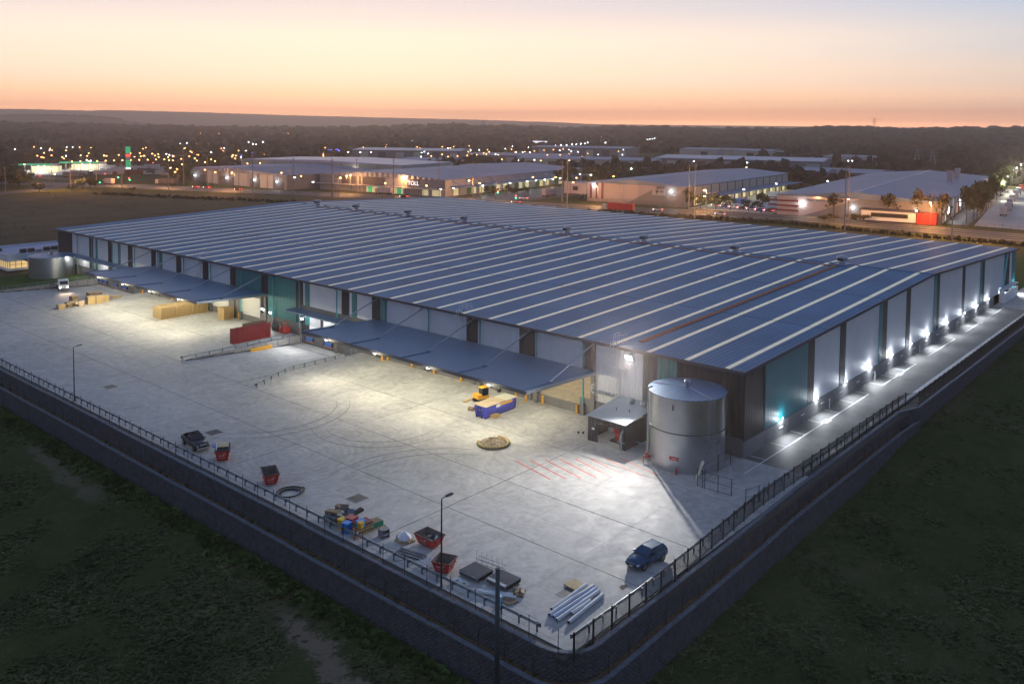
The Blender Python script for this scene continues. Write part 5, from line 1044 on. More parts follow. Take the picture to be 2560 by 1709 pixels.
for k, (px, py) in enumerate(((1335, 1395), (1378, 1398))):
    p = C4(1080, 700, px, py); t = thing('small_canister', ['small dark canister on the concrete before the pump shed', 'small open ring cap on the concrete before the pump shed'][k], 'canister', (p.x, p.y, 0)); B().lathe([(.14, 0), (.15, .25), (.05, .3)], 10).build('can', MATS['charcoal'], t); B().lathe([(.06, .3), (.06, .36), (0, .36)], 8).build('cap', MATS['galv'], t)
# yard lamp posts and the tall pole
for k, (x, y, lab) in enumerate(((-47.3, 85.0, 'slim black yard lamp post near the dock guard rail'), (-47.45, 6.05, 'slim black yard lamp post beside the faded red skip'))):
    t = thing('lamp_post', lab, 'lamp post', (x, y, 0)); B().tube((0, 0, 0), (0, 0, 8.2), .10, 8, .06).build('pole', MATS['black_steel'], t); b = B(); b.tube((0, 0, 8.2), (.35, -.1, 8.35), .04, 6); b.build('arm', MATS['black_steel'], t); B().obox((.75, -.2, 8.42), (.75, .32, .1), rotz(-.26) @ Matrix.Rotation(-.15, 3, 'Y')).build('lamp_head', MATS['black_steel'], t); B().box(-.18, .18, -.18, .18, 0, .04).build('base_plate', MATS['galv_dark'], t)
# the near pole rises from the grass outside the walls
pg = G(1243, 1709, -4.8); q = Vector((-53.2, -5.9)); 
r_ = ray(1243, 1600); k_ = (-53.4-CX)/r_.x; py_ = CY+k_*r_.y; tz = CZ+(-53.4-CX)/ray(1246, 1424).x*ray(1246, 1424).z
t = thing('steel_pole', 'thick dark steel pole rising before the retaining wall', 'pole', (-53.4, py_, -4.8)); B().tube((0, 0, 0), (0, 0, tz+4.8), .24, 14, .17).build('shaft', M('pole_teal', (.03, .045, .05), .5), t, True); B().tube((0, 0, tz+4.8), (0, 0, tz+4.9), .2, 14, .18).build('cap', MATS['charcoal'], t); B().lathe([(.35, 0), (.35, .06), (.25, .1)], 14).build('base_flange', MATS['charcoal'], t)
# ---------------------------------------------------------------- office and truck at the far dock
t = thing('office', 'low white office with blue-grey flat roof behind the squat tank', 'office', (0, 0, 0)); zb = 0; x0, x1, y0, y1 = -12.6, 8, 211.5, 231
B().box(x0+.8, x1, y0+.8, y1, .9, 2.95).build('glass_band', MATS['lit_window'], t); B().box(x0, x1, y0, y1, .35, .95).build('lower_band', MATS['white_steel'], t); B().box(x0+.5, x1, y0+.5, y1, -.05, .35).build('footing', MATS['charcoal'], t)
B().box(x0, x1, y0, y1, 2.9, 4.5).build('upper_band', MATS['white_steel'], t); b = B()
b.box(x0, x1, y0, y0+.25, 4.5, 5.0); b.box(x0, x0+.25, y0+.25, y1, 4.5, 5.0); b.box(x0, x1, y1-.25, y1, 4.5, 5.0); b.build('parapet', MATS['white_steel'], t)
B().box(x0+.26, x1-.05, y0+.26, y1-.26, 4.5, 4.62).build('roof', M('office_roof', (.22, .28, .45), .5), t)
for i in range(13): xx = x0+.8+i*1.5; B().box(xx-.06, xx+.06, y0+.74, y0+.84, .95, 2.9).build('mullion', MATS['charcoal'], t)
for i in range(12): yy = y0+.8+i*1.6; B().box(x0+.72, x0+.82, yy-.06, yy+.06, .95, 2.9).build('mullion', MATS['charcoal'], t)
B().box(x0+.73, x1, y0+.73, y0+.79, 1.9, 1.98).build('transom', MATS['charcoal'], t)
for i in range(7): B().box(-8.2+i*2.1, -6.7+i*2.1, 214.2, 215.4, 4.62, 5.0 if i % 3 == 2 else 5.7).build('air_unit', MATS['charcoal'], t)
b = B()
for x in [-9+i*1.2 for i in range(14)]: b.tube((x, 213.5, 4.6), (x, 213.5, 5.3), .03, 4)
b.tube((-9, 213.5, 5.3), (6.6, 213.5, 5.3), .03, 4); b.build('roof_rail', MATS['charcoal'], t); B().box(-11.5, -10.4, 222, 223.2, 4.62, 5.4).build('air_unit', MATS['charcoal'], t)
B().box(-9.0, -4.5, 206.0, 211.4, 3.1, 3.4).build('porch_roof', MATS['roof_x'], t)
for x, y in ((-8.8, 206.2), (-4.8, 206.2)): B().tube((x, y, 0), (x, y, 3.1), .09, 8).build('porch_post', MATS['white_steel'], t)
lamp('POINT', (-6.5, 209, 2.7), 160, (1, .85, .55), .3)
def truck(name, label, loc, rz_, L_=6, paint='white_steel', box='white_steel', bh=2.6, flat=False, group=None, lights=True):
    t = thing(name, label, 'truck', loc, rz_, group); b = B(); b.loft([[(L_/2+x, -1.1, z) for x, z in ((0, .5), (2.0, .5), (2.1, 1.4), (1.85, 2.55), (0, 2.65))], [(L_/2+x, 1.1, z) for x, z in ((0, .5), (2.0, .5), (2.1, 1.4), (1.85, 2.55), (0, 2.65))]]); b.build('cab', MATS[paint], t)
    B().poly([(L_/2+2.115, -.95, 1.5), (L_/2+2.115, .95, 1.5), (L_/2+1.9, .95, 2.4), (L_/2+1.9, -.95, 2.4)]).build('windscreen', MATS['glass'], t)
    for s in (-1, 1): B().obox((L_/2+2.08, s*.8, .8), (.1, .32, .2)).build('headlight', MATS['lamp_soft'] if lights else MATS['lens'], t)
    B().box(-L_/2, L_/2, -.5, .5, .5, .9).build('chassis', MATS['charcoal'], t)
    if flat: B().box(-L_/2, L_/2-.1, -1.2, 1.2, .9, 1.1).build('tray', MATS['galv_dark'], t)
    else: B().box(-L_/2, L_/2-.15, -1.25, 1.25, .95, .95+bh).build('cargo_box', MATS[box], t)
    for x in (L_/2+1.1, -L_/2+1, -L_/2+2.1):
        for s in (-1, 1): wheel(t, x, s*.98, .48, .3)
    return t
truck('flatbed_truck', 'white flatbed truck with headlights on at the far dock', (-10.7, 181.0, -.45), math.radians(-105), 4.2, flat=True)
for s in (-.7, .7): lamp('SPOT', (-11.5+s, 176.6, .5), 700, (1, .72, .5), .15, None, (-.2, -1, -.16), 70, .6)
# ================================================================ background
def gp(px, py): p = G(px, py); return (p.x, p.y)
road = [(284, -260), (276, 20), (279, 60), (283, 110), (268, 165), (252, 205), (232, 290), (206, 365), (175, 440), (158, 490), (120, 560), (70, 640)]
strip('road', road, 26, 'road', .02); strip('road_median', [(p[0]-.5, p[1]) for p in road[:7]], 3.0, 'field', .06)
strip('road', [(-40, 470), (75, 486), (129, 520), (160, 560), (143, 640), (120, 760)], 16, 'road', .03); strip('road', [(238, 275), (262, 262), (300, 262), (420, 270), (520, 300)], 14, 'road', .035)
for off in (-11, -3.2, 2.6, 10.4): strip('road_line', [(p[0]+off, p[1]) for p in road], .35, 'white_paint', .04)
sheet('forecourt', [(150, 640), (230, 600), (250, 700), (160, 720)], 'yard_concrete', .03)
sheet('truck_lot', [(300, -60), (306, 47), (560, 88), (560, -60)], 'yard_concrete', .03)
sheet('dock_lot', [(290, 130), (285, 172), (445, 192), (455, 148)], 'yard_concrete', .035); sheet('access_road', [(304, 49), (306, 58), (540, 95), (540, 80)], 'asphalt', .045)
sheet('toll_lot', [(232, 300), (250, 262), (380, 270), (380, 308)], 'asphalt', .045)
# hedges between the carriageways and behind the warehouse: uncountable scrub
sp = []
for p, d in resample([(252, -60), (250, 40), (256, 110), (243, 160), (236, 200)], .7): sp.append((p.x+R.uniform(-2.2, 2.2), p.y, 0, R.uniform(.9, 2.0)))
tag(tufts('scrub', sp, .8, 'leaf_b'), 'scrubby verge between the warehouse and the main road', 'scrub')
sp = []
for p, d in resample([(165, 330), (135, 400), (118, 450)], .5): sp.append((p.x+R.uniform(-4, 4), p.y+R.uniform(-2, 2), 0, R.uniform(.8, 2.4)))
for i in range(500): p = G(R.uniform(-20, 760), R.uniform(478, 600)); sp.append((p.x, p.y, -.1, R.uniform(.3, .8)))
tag(tufts('scrub', sp, .5, 'leaf_b'), 'dry scrub across the dark field behind the office', 'scrub')
# ---------------------------------------------------------------- trees
def crown_mesh(seed, n=260, kind='leaf_a', lobes=6):
    r_ = random.Random(seed); v = []; f = []; cs = [(r_.uniform(-.28, .28), r_.uniform(-.28, .28), r_.uniform(.42, .82), r_.uniform(.16, .26)) for _ in range(lobes)]
    for i in range(n):
        cx, cy, cz, cr = cs[i % lobes]; a = r_.uniform(0, 6.28); e = math.asin(r_.uniform(-1, 1)); rr = cr*(r_.random() ** .4); p = Vector((cx+rr*math.cos(a)*math.cos(e), cy+rr*math.sin(a)*math.cos(e), cz+rr*math.sin(e)*.85))
        s = r_.uniform(.03, .065); ax = Vector((r_.gauss(0, 1), r_.gauss(0, 1), r_.gauss(0, 1))).normalized(); u = ax.orthogonal().normalized()*s; w_ = ax.cross(u).normalized()*s; j = len(v); v += [tuple(p-u), tuple(p+w_), tuple(p+u), tuple(p-w_)]; f.append((j, j+1, j+2, j+3))
    me = bpy.data.meshes.new('crown'); me.from_pydata(v, [], f); me.materials.append(MATS[kind]); return me
CRN = {k: [crown_mesh(s+i*10, 300, k, 7 if k != 'leaf_b' else 5) for i in range(3)] for s, k in ((1, 'leaf_a'), (2, 'leaf_b'), (3, 'leaf_c'))}
tb = B(); tb.tube((0, 0, 0), (.01, .01, .5), .022, 6, .014); tb.tube((.01, .01, .38), (.14, .05, .62), .010, 5, .005); tb.tube((.01, .01, .4), (-.13, .08, .65), .010, 5, .005); tb.tube((0, 0, .45), (.02, -.14, .68), .009, 5, .004); TRK = tb.mesh('trunk', MATS['bark'])
def tree(label, px, py, h, kind='leaf_a', group=None, wide=1.0, pos=None):
    p = pos or G(px, py); t = thing('tree', label, 'tree', (p[0], p[1], 0), R.uniform(0, 6.28), group); t.scale = (h*wide, h*wide, h)
    ob('trunk', TRK, t); ob('crown', R.choice(CRN[kind]), t); return t
for x, y, h in ((870, 765, 9), (1070, 795, 8.5), (1280, 805, 9), (1480, 815, 8), (1740, 835, 6.5), (1915, 850, 9.5)): tree('rounded street tree along the lit dock yard fence', 1560+x*S3, 380+y*S3, h, 'leaf_a', 'trees by the dock yard fence', 1.1)
tree('slim gum tree before the grey diagonal wall', 1560+505*S3, 380+745*S3, 11, 'leaf_b'); tree('spindly gum tree before the pale wall with red stripes', 1920+600*S4, 250+1075*S4, 12, 'leaf_b')
tree('gum tree overhanging the white flat-roofed office box', 2140+440*S3, 380+965*S3, 15, 'leaf_b', None, .9); tree('gum tree behind the glaring yard lamp', 2140+850*S3, 380+990*S3, 16, 'leaf_b', None, .7); tree('gum tree beside the red glass entrance', 2140+1120*S3, 380+1010*S3, 14, 'leaf_b', None, .8)
for x, y, h, k in ((1700, 1005, 17, 'leaf_a'), (1800, 985, 18, 'leaf_a'), (1890, 900, 17, 'leaf_c'), (1960, 830, 18, 'leaf_c'), (2030, 760, 17, 'leaf_c'), (2090, 690, 17, 'leaf_c'), (2140, 620, 17, 'leaf_c'), (2185, 560, 17, 'leaf_c'), (2215, 515, 16, 'leaf_c'), (1850, 960, 14, 'leaf_a'), (1990, 800, 13, 'leaf_a'), (2160, 590, 13, 'leaf_c')): tree('leafy tree in the lit row between the truck lot and driveway', 0, 0, h, k, 'lit tree row by the truck lot', .62, G(2140+x*S3, 380+y*S3)+Vector((0, 4.5, 0)))
for x, y, h in ((200, 800, 12), (270, 800, 13), (350, 800, 12), (430, 790, 11), (610, 745, 10), (720, 730, 10), (790, 720, 10), (850, 710, 9), (930, 700, 9), (1010, 690, 8)): tree('dark tree in the clump behind the dock yard', 1920+x*S4, 250+y*S4, h, 'leaf_a', 'trees behind the dock yard', 1.2)
for i in range(26): tree('dark tree among the yard lights beyond the road junction', R.uniform(1395, 1660), R.uniform(446, 472), R.uniform(8, 13), R.choice(('leaf_a', 'leaf_c')), 'trees beyond the junction', 1.2)
for i in range(16): tree('dark tree screening the green-lit depot', R.uniform(1215, 1320), R.uniform(482, 487), R.uniform(3, 5.5), 'leaf_a', 'trees before the depot', 1.3)
for i in range(14): tree('dense dark tree by the roundabout at the field edge', R.uniform(-30, 55), R.uniform(455, 478), R.uniform(8, 13), 'leaf_a', 'trees at the field edge', 1.3)
for px, py, h in ((205, 474, 7), (225, 473, 7), (240, 472, 6), (180, 476, 4), (98, 480, 6), (330, 480, 3)): tree('low dark bush at the edge of the field', px, py, h, 'leaf_a', 'bushes at the field edge', 1.8)
for px in (2060, 2085, 2125, 2150, 2170): tree('dark shrub along the office fence by the road', px, 556, 4, 'leaf_b', 'shrubs by the road', 1.6)
for i in range(12): tree('dark tree beside the striped grey warehouse', R.uniform(430, 462), R.uniform(446, 458), R.uniform(8, 13), 'leaf_a', 'trees beside the striped warehouse', 1.2)
# ---------------------------------------------------------------- background warehouses
M('bg_roof', (.20, .23, .33), .5, 0, var=.15, scale=.03, rib=('Y', 4, .6)); M('bg_roof2', (.13, .19, .30), .5, 0, var=.15, scale=.03); M('bg_roof_pale', (.42, .42, .52), .45, var=.1, scale=.03)
M('bg_white', (.42, .41, .43), .7, var=.08, scale=.1); M('bg_grey', (.20, .195, .21), .7, var=.1, scale=.1); M('bg_dark', (.085, .08, .10), .7); M('bg_cream', (.48, .46, .38), .7); M('bg_pink', (.44, .37, .38), .7); M('maroon', (.16, .02, .03), .6); M('dark_green', (.01, .16, .10), .6)
def shed(label, loc, rz_, depth, width, h, rise=2, roof='bg_roof', wall='bg_white', nm='distant_warehouse', group=None, ridge='x'):
    t = thing(nm, label, 'warehouse', loc, rz_, group)
    B().box(0, depth, 0, width, -.2, h).build('wall', MATS[wall], t); b = B(); e = .6
    if ridge == 'x': A_ = [(-e, -e, h), (-e, width/2, h+rise), (-e, width+e, h)]; C_ = [(depth+e, -e, h), (depth+e, width/2, h+rise), (depth+e, width+e, h)]
    else: A_ = [(-e, -e, h), (depth/2, -e, h+rise), (depth+e, -e, h)]; C_ = [(-e, width+e, h), (depth/2, width+e, h+rise), (depth+e, width+e, h)]
    up = lambda p: (p[0], p[1], p[2]+.35)
    for i in (0, 1): b.hexa([A_[i], C_[i], C_[i+1], A_[i+1], up(A_[i]), up(C_[i]), up(C_[i+1]), up(A_[i+1])])
    b.poly([A_[0], A_[1], A_[2]]); b.poly([C_[0], C_[2], C_[1]]); b.build('roof', MATS[roof], t); return t
def wbox(t, nm, x0, x1, y0, y1, z0, z1, m): return B().box(x0, x1, y0, y1, z0, z1).build(nm, MATS[m], t)
# A: long grey warehouse by the road
A = shed('long grey warehouse with dark lower panels and striped roof by the highway', (209, 402, 0), math.radians(2.5), 75, 114, 8.6, 2.2, 'bg_roof', 'bg_grey')
for i in range(12): wbox(A, 'pilaster', -.25, 0, i*10-.2, i*10+.25, 0, 8.4, 'bg_dark')
for y0, y1 in ((4, 14), (28, 38), (56, 72), (88, 112)): wbox(A, 'dark_panel', -.15, 0, y0, y1, 0, 5.2, 'bg_dark')
for y0, y1 in ((14.5, 27.5), (39, 55), (74, 86)): wbox(A, 'pale_panel', -.12, 0, y0, y1, 0, 8.3, 'bg_white')
for i in range(14): b = B(); e0 = 4+i*8; b.hexa([(0, e0, 9.2+2.2*(min(e0, 114-e0)/57)), (75, e0, 9.2+2.2*(min(e0, 114-e0)/57)), (75, e0+1.2, 9.22+2.2*(min(e0, 114-e0)/57)), (0, e0+1.2, 9.22+2.2*(min(e0, 114-e0)/57)), (0, e0, 9.3+2.2*(min(e0, 114-e0)/57)), (75, e0, 9.3+2.2*(min(e0, 114-e0)/57)), (75, e0+1.2, 9.32+2.2*(min(e0, 114-e0)/57)), (0, e0+1.2, 9.32+2.2*(min(e0, 114-e0)/57))]); b.build('skylight', MATS['bg_roof_pale'], A)
# E: pale warehouse behind
p = GD(1005, 600); E_ = shed('pale warehouse with white roof rising behind the striped grey one', (p.x, p.y, 0), math.radians(12), 60, 150, 12, 1.5, 'bg_roof_pale', 'bg_cream')
for i in range(8): wbox(E_, 'pilaster', -.2, 0, 20+i*16, 20.4+i*16, 6, 12, 'bg_grey')
p = GD(1085, 640); F_ = shed('small pale flat-roofed plant room beyond the lit depot', (p.x, p.y, 0), math.radians(12), 30, 55, 10.5, .4, 'bg_roof_pale', 'bg_cream')
# B: lit depot with sign
Bw = shed('lit freight depot with dark upper walls and glowing white sign', (244, 302, 0), math.radians(9), 165, 96, 9.2, 2.6, 'bg_roof', 'bg_white')
wbox(Bw, 'dark_band', -.3, 0, 44, 78, 4.0, 9.0, 'bg_dark'); wbox(Bw, 'dark_band', -.3, 0, 18, 27, 4.0, 9.0, 'bg_dark'); wbox(Bw, 'grey_band', -.25, 0, 0, 18, 4, 9, 'bg_grey'); wbox(Bw, 'grey_band', -.25, 0, 79, 96, 4, 9, 'bg_grey')
wbox(Bw, 'canopy', -4, 0, 0, 96, 3.8, 4.2, 'bg_white')
for y0, y1, m in ((30, 58, 'lit_wall'), (3, 9, 'lit_wall'), (12, 16, 'lit_wall')): wbox(Bw, 'lit_opening', -.3, .0, y0, y1, .1, 3.7, m)
for y in (33, 40, 48, 55): wbox(Bw, 'green_door', -.5, -.31, y-1.5, y+1.5, .1, 3.4, 'green_glow')
for y in (61, 64, 70, 84): wbox(Bw, 'pier', -.6, 0, y, y+1, 0, 9, 'bg_white')
text('sign', 'TOLL', 3.4, MATS['sign_white'], Bw, Matrix.Translation((-.5, 22.4, 6.6)) @ Matrix(((0, 0, -1, 0), (-1, 0, 0, 0), (0, 1, 0, 0), (0, 0, 0, 1))))
for i in range(11): wbox(Bw, 'dock_door', 8+i*13, 12+i*13, -.3, 0, .2, 4.2, 'dark_green' if i % 2 else 'lit_wall'); wbox(Bw, 'dock_door', 13.5+i*13, 17+i*13, -.3, 0, .2, 3.8, 'lit_wall' if i % 2 else 'bg_white')
for i in range(12): b = B(); b.bar((6+i*13, -.2, 8.8), (6+i*13, -8, 5.6), .3); b.build('tie_rod', MATS['galv'], Bw)
wbox(Bw, 'side_awning', 4, 160, -9, 0, 5.2, 5.6, 'bg_roof2')
for k in range(9): lamp('POINT', (270+k*13, 296.5+k*2.0, 4.4), 420, (.8, 1, .75), .4)
lamp('POINT', (237, 345, 3.2), 900, (.85, 1, .7), .4)
# C: white / grey diagonal warehouse with long awning
Cw = shed('warehouse with diagonal white and grey wall and long lit dock awning', (289, 176, 0), math.radians(5.5), 158, 57, 10, 2.4, 'bg_roof2', 'bg_grey')
b = B(); b.poly([(-.15, 57, 0), (-.15, 33, 0), (-.15, 14, 10), (-.15, 57, 10)][::-1]); b.build('white_wall', MATS['bg_pink'], Cw)
for i, (y, m) in enumerate(((54.5, 'maroon'), (51, 'maroon'), (47.5, 'maroon'))): wbox(Cw, 'red_fin', -.6, 0, y-.5, y+.5, 1.6-.0, 10.5 if i == 1 else 9+.8*i, m)
wbox(Cw, 'sign_panel', -.4, 0, 11, 18, 5.2, 8.6, 'bg_white')
for i in range(13): wbox(Cw, 'upper_bay', 10+i*11.3, 20.8+i*11.3, -.25, 0, 5.2, 9.7, 'bg_cream'); wbox(Cw, 'post', 9.6+i*11.3, 9.95+i*11.3, -.5, 0, 0, 9.8, 'bg_dark')
for i in range(13): wbox(Cw, 'lit_door', 11+i*11.3, 15+i*11.3, -.2, 0, .1, 4.4, 'lit_wall'); wbox(Cw, 'pale_door', 16+i*11.3, 20+i*11.3, -.2, 0, .1, 4.4, 'bg_cream')
wbox(Cw, 'dock_awning', 8, 158, -10, 0, 4.7, 5.2, 'bg_roof2')
for i in range(9): q = Cw.matrix_world if False else None; a_ = math.radians(5.5); xx, yy = 18+i*16, -6; lamp('POINT', (289+xx*math.cos(a_)-yy*math.sin(a_), 176+xx*math.sin(a_)+yy*math.cos(a_), 4.2), 800, (1, .92, .62), .4)
wbox(Cw, 'side_office', -.2, 14, 57.5, 72, 3.4, 9.4, 'bg_pink'); wbox(Cw, 'office_window', -.3, -.2, 63, 66, 5.2, 7.4, 'dark')
for x, y in ((1, 59), (1, 70), (12, 70)): wbox(Cw, 'stilt', x-.3, x+.3, y-.3, y+.3, 0, 3.4, 'bg_dark')
# D: right-hand warehouse
Dw = shed('long warehouse with pale diagonal wall and red bands by the right driveway', (302, 59, 0), math.radians(8.5), 235, 70, 9, 2.6, 'bg_roof2', 'bg_grey')
b = B(); b.poly([(-.15, 70, 0), (-.15, 58, 0), (-.15, 33, 9), (-.15, 70, 9)][::-1]); b.build('pale_wall', MATS['bg_pink'], Dw)
for z in (2.2, 4.4, 6.6): wbox(Dw, 'red_band', -.7, 3, 60, 74, z-.35, z+.35, 'maroon')
wbox(Dw, 'sign_panel', -.3, -.0, 47, 57, 6.6, 8, 'bg_white'); b = B()
for i in range(9): b.box(-.34, -.31, 48+i*.9 if i < 5 else 48.6+i*.9, 48.6+i*.9 if i < 5 else 49.2+i*.9, 7.1, 7.6)
b.build('sign_lettering', MATS['navy'], Dw)
wbox(Dw, 'white_office', -7, -.2, 9, 31, .6, 5.0, 'white_steel'); wbox(Dw, 'office_window', -7.12, -7.0, 12, 27, 2.2, 4.0, 'dark'); wbox(Dw, 'office_roof', -7.5, -.2, 8, 32, 5.0, 5.4, 'bg_dark'); wbox(Dw, 'red_entrance', -6.6, -.2, 1, 8.6, .1, 4.8, 'skip_red')
for i in range(20): wbox(Dw, 'panel', 4+i*11, 9+i*11, -.3, 0, .1, 8.8, ('bg_white', 'bg_dark', 'bg_grey')[i % 3])
for i in range(5): wbox(Dw, 'lit_strip', 12+i*44, 13.6+i*44, -.4, -.3, .3, 5, 'lit_wall')
wbox(Dw, 'bay_block', 120, 160, -8, -.2, 0, 9.2, 'bg_dark'); wbox(Dw, 'entry_canopy', 60, 75, -8, -.3, 5, 5.4, 'bg_dark'); wbox(Dw, 'red_panel', 62, 66, -.6, -.3, .2, 4.6, 'skip_red')
b = B(); b.hexa([(0, 34.5, 11.8), (235, 34.5, 11.8), (235, 35.5, 11.8), (0, 35.5, 11.8), (0, 34.5, 12.1), (235, 34.5, 12.1), (235, 35.5, 12.1), (0, 35.5, 12.1)]); b.build('ridge_cap', MATS['bg_roof_pale'], Dw)
for x in (150, 186): wbox(Dw, 'chimney', x, x+3, 12, 15, 9, 16, 'bg_pink')
# far blocks
for k, (pl_, pr, d, h, dep, rf, wl_, lab) in enumerate(((880, 1150, 1010, 9, 70, 'bg_roof_pale', 'bg_grey', 'far low warehouse with pale roof under the blue lights'), (1165, 1420, 900, 8, 60, 'bg_roof', 'bg_grey', 'far low warehouse behind the dark tree clumps'), (1290, 1640, 800, 9, 50, 'bg_roof', 'bg_cream', 'far wide warehouse behind the lit depot'), (1330, 1570, 1120, 10, 70, 'bg_roof', 'bg_grey', 'far warehouse below the row of white highway lamps'), (1640, 2060, 850, 9, 90, 'bg_roof_pale', 'bg_grey', 'far wide warehouse with white roof vents'), (1700, 1930, 1100, 10, 60, 'bg_roof', 'bg_cream', 'far stepped warehouse below the wooded hill'), (1960, 2190, 700, 7, 60, 'bg_roof2', 'bg_grey', 'far blue-roofed warehouse behind the lit tree'), (2060, 2180, 1000, 8, 40, 'bg_roof', 'bg_white', 'far pale shed under the twin flood lights'), (1000, 1120, 760, 9, 30, 'bg_roof', 'bg_cream', 'far cream block beside the plant room'))):
    a = GD(pl_, d); c = GD(pr, d*.97); w_ = (Vector((a.x, a.y))-Vector((c.x, c.y))).length; dr = math.atan2(a.y-c.y, a.x-c.x)-math.pi/2
    t = shed(lab, (c.x, c.y, 0), dr, dep, w_, h, 1.6, rf, wl_, ridge='y')
    for i in range(6): wbox(t, 'wall_panel', -.3, 0, w_*(i+.1)/6, w_*(i+.55)/6, 0, h*.8, ('bg_white', 'bg_dark', 'bg_cream')[i % 3])
p = GD(1360, 1500)
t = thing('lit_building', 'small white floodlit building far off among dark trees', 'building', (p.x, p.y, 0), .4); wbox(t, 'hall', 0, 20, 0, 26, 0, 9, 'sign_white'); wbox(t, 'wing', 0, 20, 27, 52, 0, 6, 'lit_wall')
# ---------------------------------------------------------------- service station
def canopy_st(label, pxl, pxr, py, hz=6.2):
    a = G(pxl, py); c = G(pxr, py); w_ = (a-c).length; t = thing('fuel_canopy', label, 'canopy', (c.x, c.y, 0), math.atan2(a.y-c.y, a.x-c.x)-math.pi/2)
    wbox(t, 'roof', -1, 16, 0, w_, hz, hz+.5, 'bg_white'); wbox(t, 'green_fascia', -1.2, -1.0, 0, w_, hz-.1, hz+1.1, 'green_glow'); wbox(t, 'lit_soffit', -.9, 15.5, .3, w_-.3, hz-.12, hz-.02, 'sign_white')
    for i in range(5): wbox(t, 'column', 4, 4.6, w_*(i+.5)/5-.3, w_*(i+.5)/5+.3, 0, hz-.13, 'bg_white')
    for i in range(4): wbox(t, 'pump', 3, 5.5, w_*(i+1)/5-.5, w_*(i+1)/5+.5, 0, 2, 'lit_wall')
    wbox(t, 'shop', 17, 26, w_*.1, w_*.9, 0, 4.4, 'lit_wall')
    return (a+c)/2
for ar in (('green-edged fuel canopy beside the roundabout', 48, 132, 433), ('larger green-edged fuel canopy beside parked semi-trailers', 150, 252, 427)): q = canopy_st(*ar); lamp('POINT', (q.x+4, q.y, 4.6), 4000, (1, .95, .75), 1)
p = G(321, 436); t = thing('price_sign', 'tall lit fuel price tower with green and red panels', 'sign', (p.x, p.y, 0), .3); wbox(t, 'mast', -.4, .4, -.5, .5, 0, 4, 'bg_grey')
for z0, z1, m in ((4, 5.2, 'sign_white'), (5.4, 7.2, 'green_glow'), (7.4, 9.2, 'green_glow'), (9.4, 11, 'green_glow'), (11.4, 13.2, 'bg_cream'), (13.4, 15.4, 'lamp_red2'), (16, 21, 'green_glow')): MATS.get(m) or M(m, (.7, .1, .1), emit=(1, .1, .08), es=1.2); wbox(t, 'panel', -.5, .5, -2.1, 2.1, z0, z1, m)
def semi(label, px, py, rz_, box='bg_white', cab='skip_red', group=None, L_=13, z=0, pos=None):
    p = pos or G(px, py); t = thing('semi_trailer', label, 'truck', (p[0], p[1], 0), rz_, group); wbox(t, 'trailer', -L_/2, L_/2, -1.3, 1.3, 1.1, 4.1, box); wbox(t, 'chassis', -L_/2, L_/2, -.6, .6, .7, 1.1, 'charcoal')
    if cab: wbox(t, 'cab', L_/2+.5, L_/2+2.8, -1.2, 1.2, .6, 3.3, cab); wbox(t, 'windscreen', L_/2+2.8, L_/2+2.86, -1.05, 1.05, 2, 3, 'glass')
    for x in (-L_/2+1.2, -L_/2+2.5, L_/2-.5)+((L_/2+1.8,) if cab else ()):
        for s in (-1, 1): B().tube((x, s*1.05, .5), (x, s*1.3, .5), .5, 10).build('wheel', MATS['rubber'], t)
    return t
for k, (px, py, m, c) in enumerate(((200, 440, 'bg_white', 'bg_dark'), (258, 440, 'bg_white', 'maroon'), (290, 438, 'bg_white', 'bg_dark'), (336, 438, 'maroon', 'bg_white'), (365, 434, 'bg_dark', 'bg_dark'), (300, 430, 'bg_white', 'bg_dark'), (350, 427, 'bg_white', 'navy'), (395, 430, 'bg_white', 'bg_dark'), (180, 444, 'bg_grey', 'bg_dark'), (410, 440, 'bg_white', 'bg_dark'), (270, 425, 'bg_white', 'bg_dark'), (320, 424, 'bg_dark', 'bg_dark'), (380, 423, 'bg_white', 'bg_dark'))): semi('semi-trailer parked in the rows beside the fuel canopies', px, py, -ANG+R.uniform(-.2, .2), m, c, 'trucks at the service station')
for k, (x, y, lab) in enumerate(((2060, 895, 'white boxy trailer nearest the lot fence'), (2120, 820, 'white boxy trailer second from the lot fence'), (2150, 760, 'white boxy trailer third from the lot fence'), (2185, 690, 'white boxy trailer fourth from the lot fence'), (2230, 625, 'white boxy trailer fifth from the lot fence'), (2270, 590, 'white boxy trailer sixth from the lot fence'), (2310, 545, 'red boxy trailer beyond the white ones'))): semi(lab, 2140+x*S3, 380+y*S3, math.radians(8.5), 'bg_white' if k < 6 else 'skip_red', None, None, 7)
semi('red freight truck driving on the highway behind the roof', 1560-45*S3+0, 529, math.radians(100), 'skip_red', 'bg_white'); semi('pale freight truck turning out of the side street', 1370, 491, math.radians(10), 'bg_pink', 'bg_pink', None, 10); semi('dark semi-trailer driving past the striped warehouse', 420, 462, math.radians(110), 'bg_dark', 'bg_white'); semi('rust-red container truck parked by the stilted office', 1428, 487, math.radians(5), 'rust_red', None, None, 12); semi('pale box truck waiting by the roundabout', 274, 462, math.radians(100), 'bg_pink', 'bg_pink', None, 7); semi('orange box truck passing before the lit depot', 965, 486, math.radians(105), 'bg_pink', 'bg_pink', None, 8)
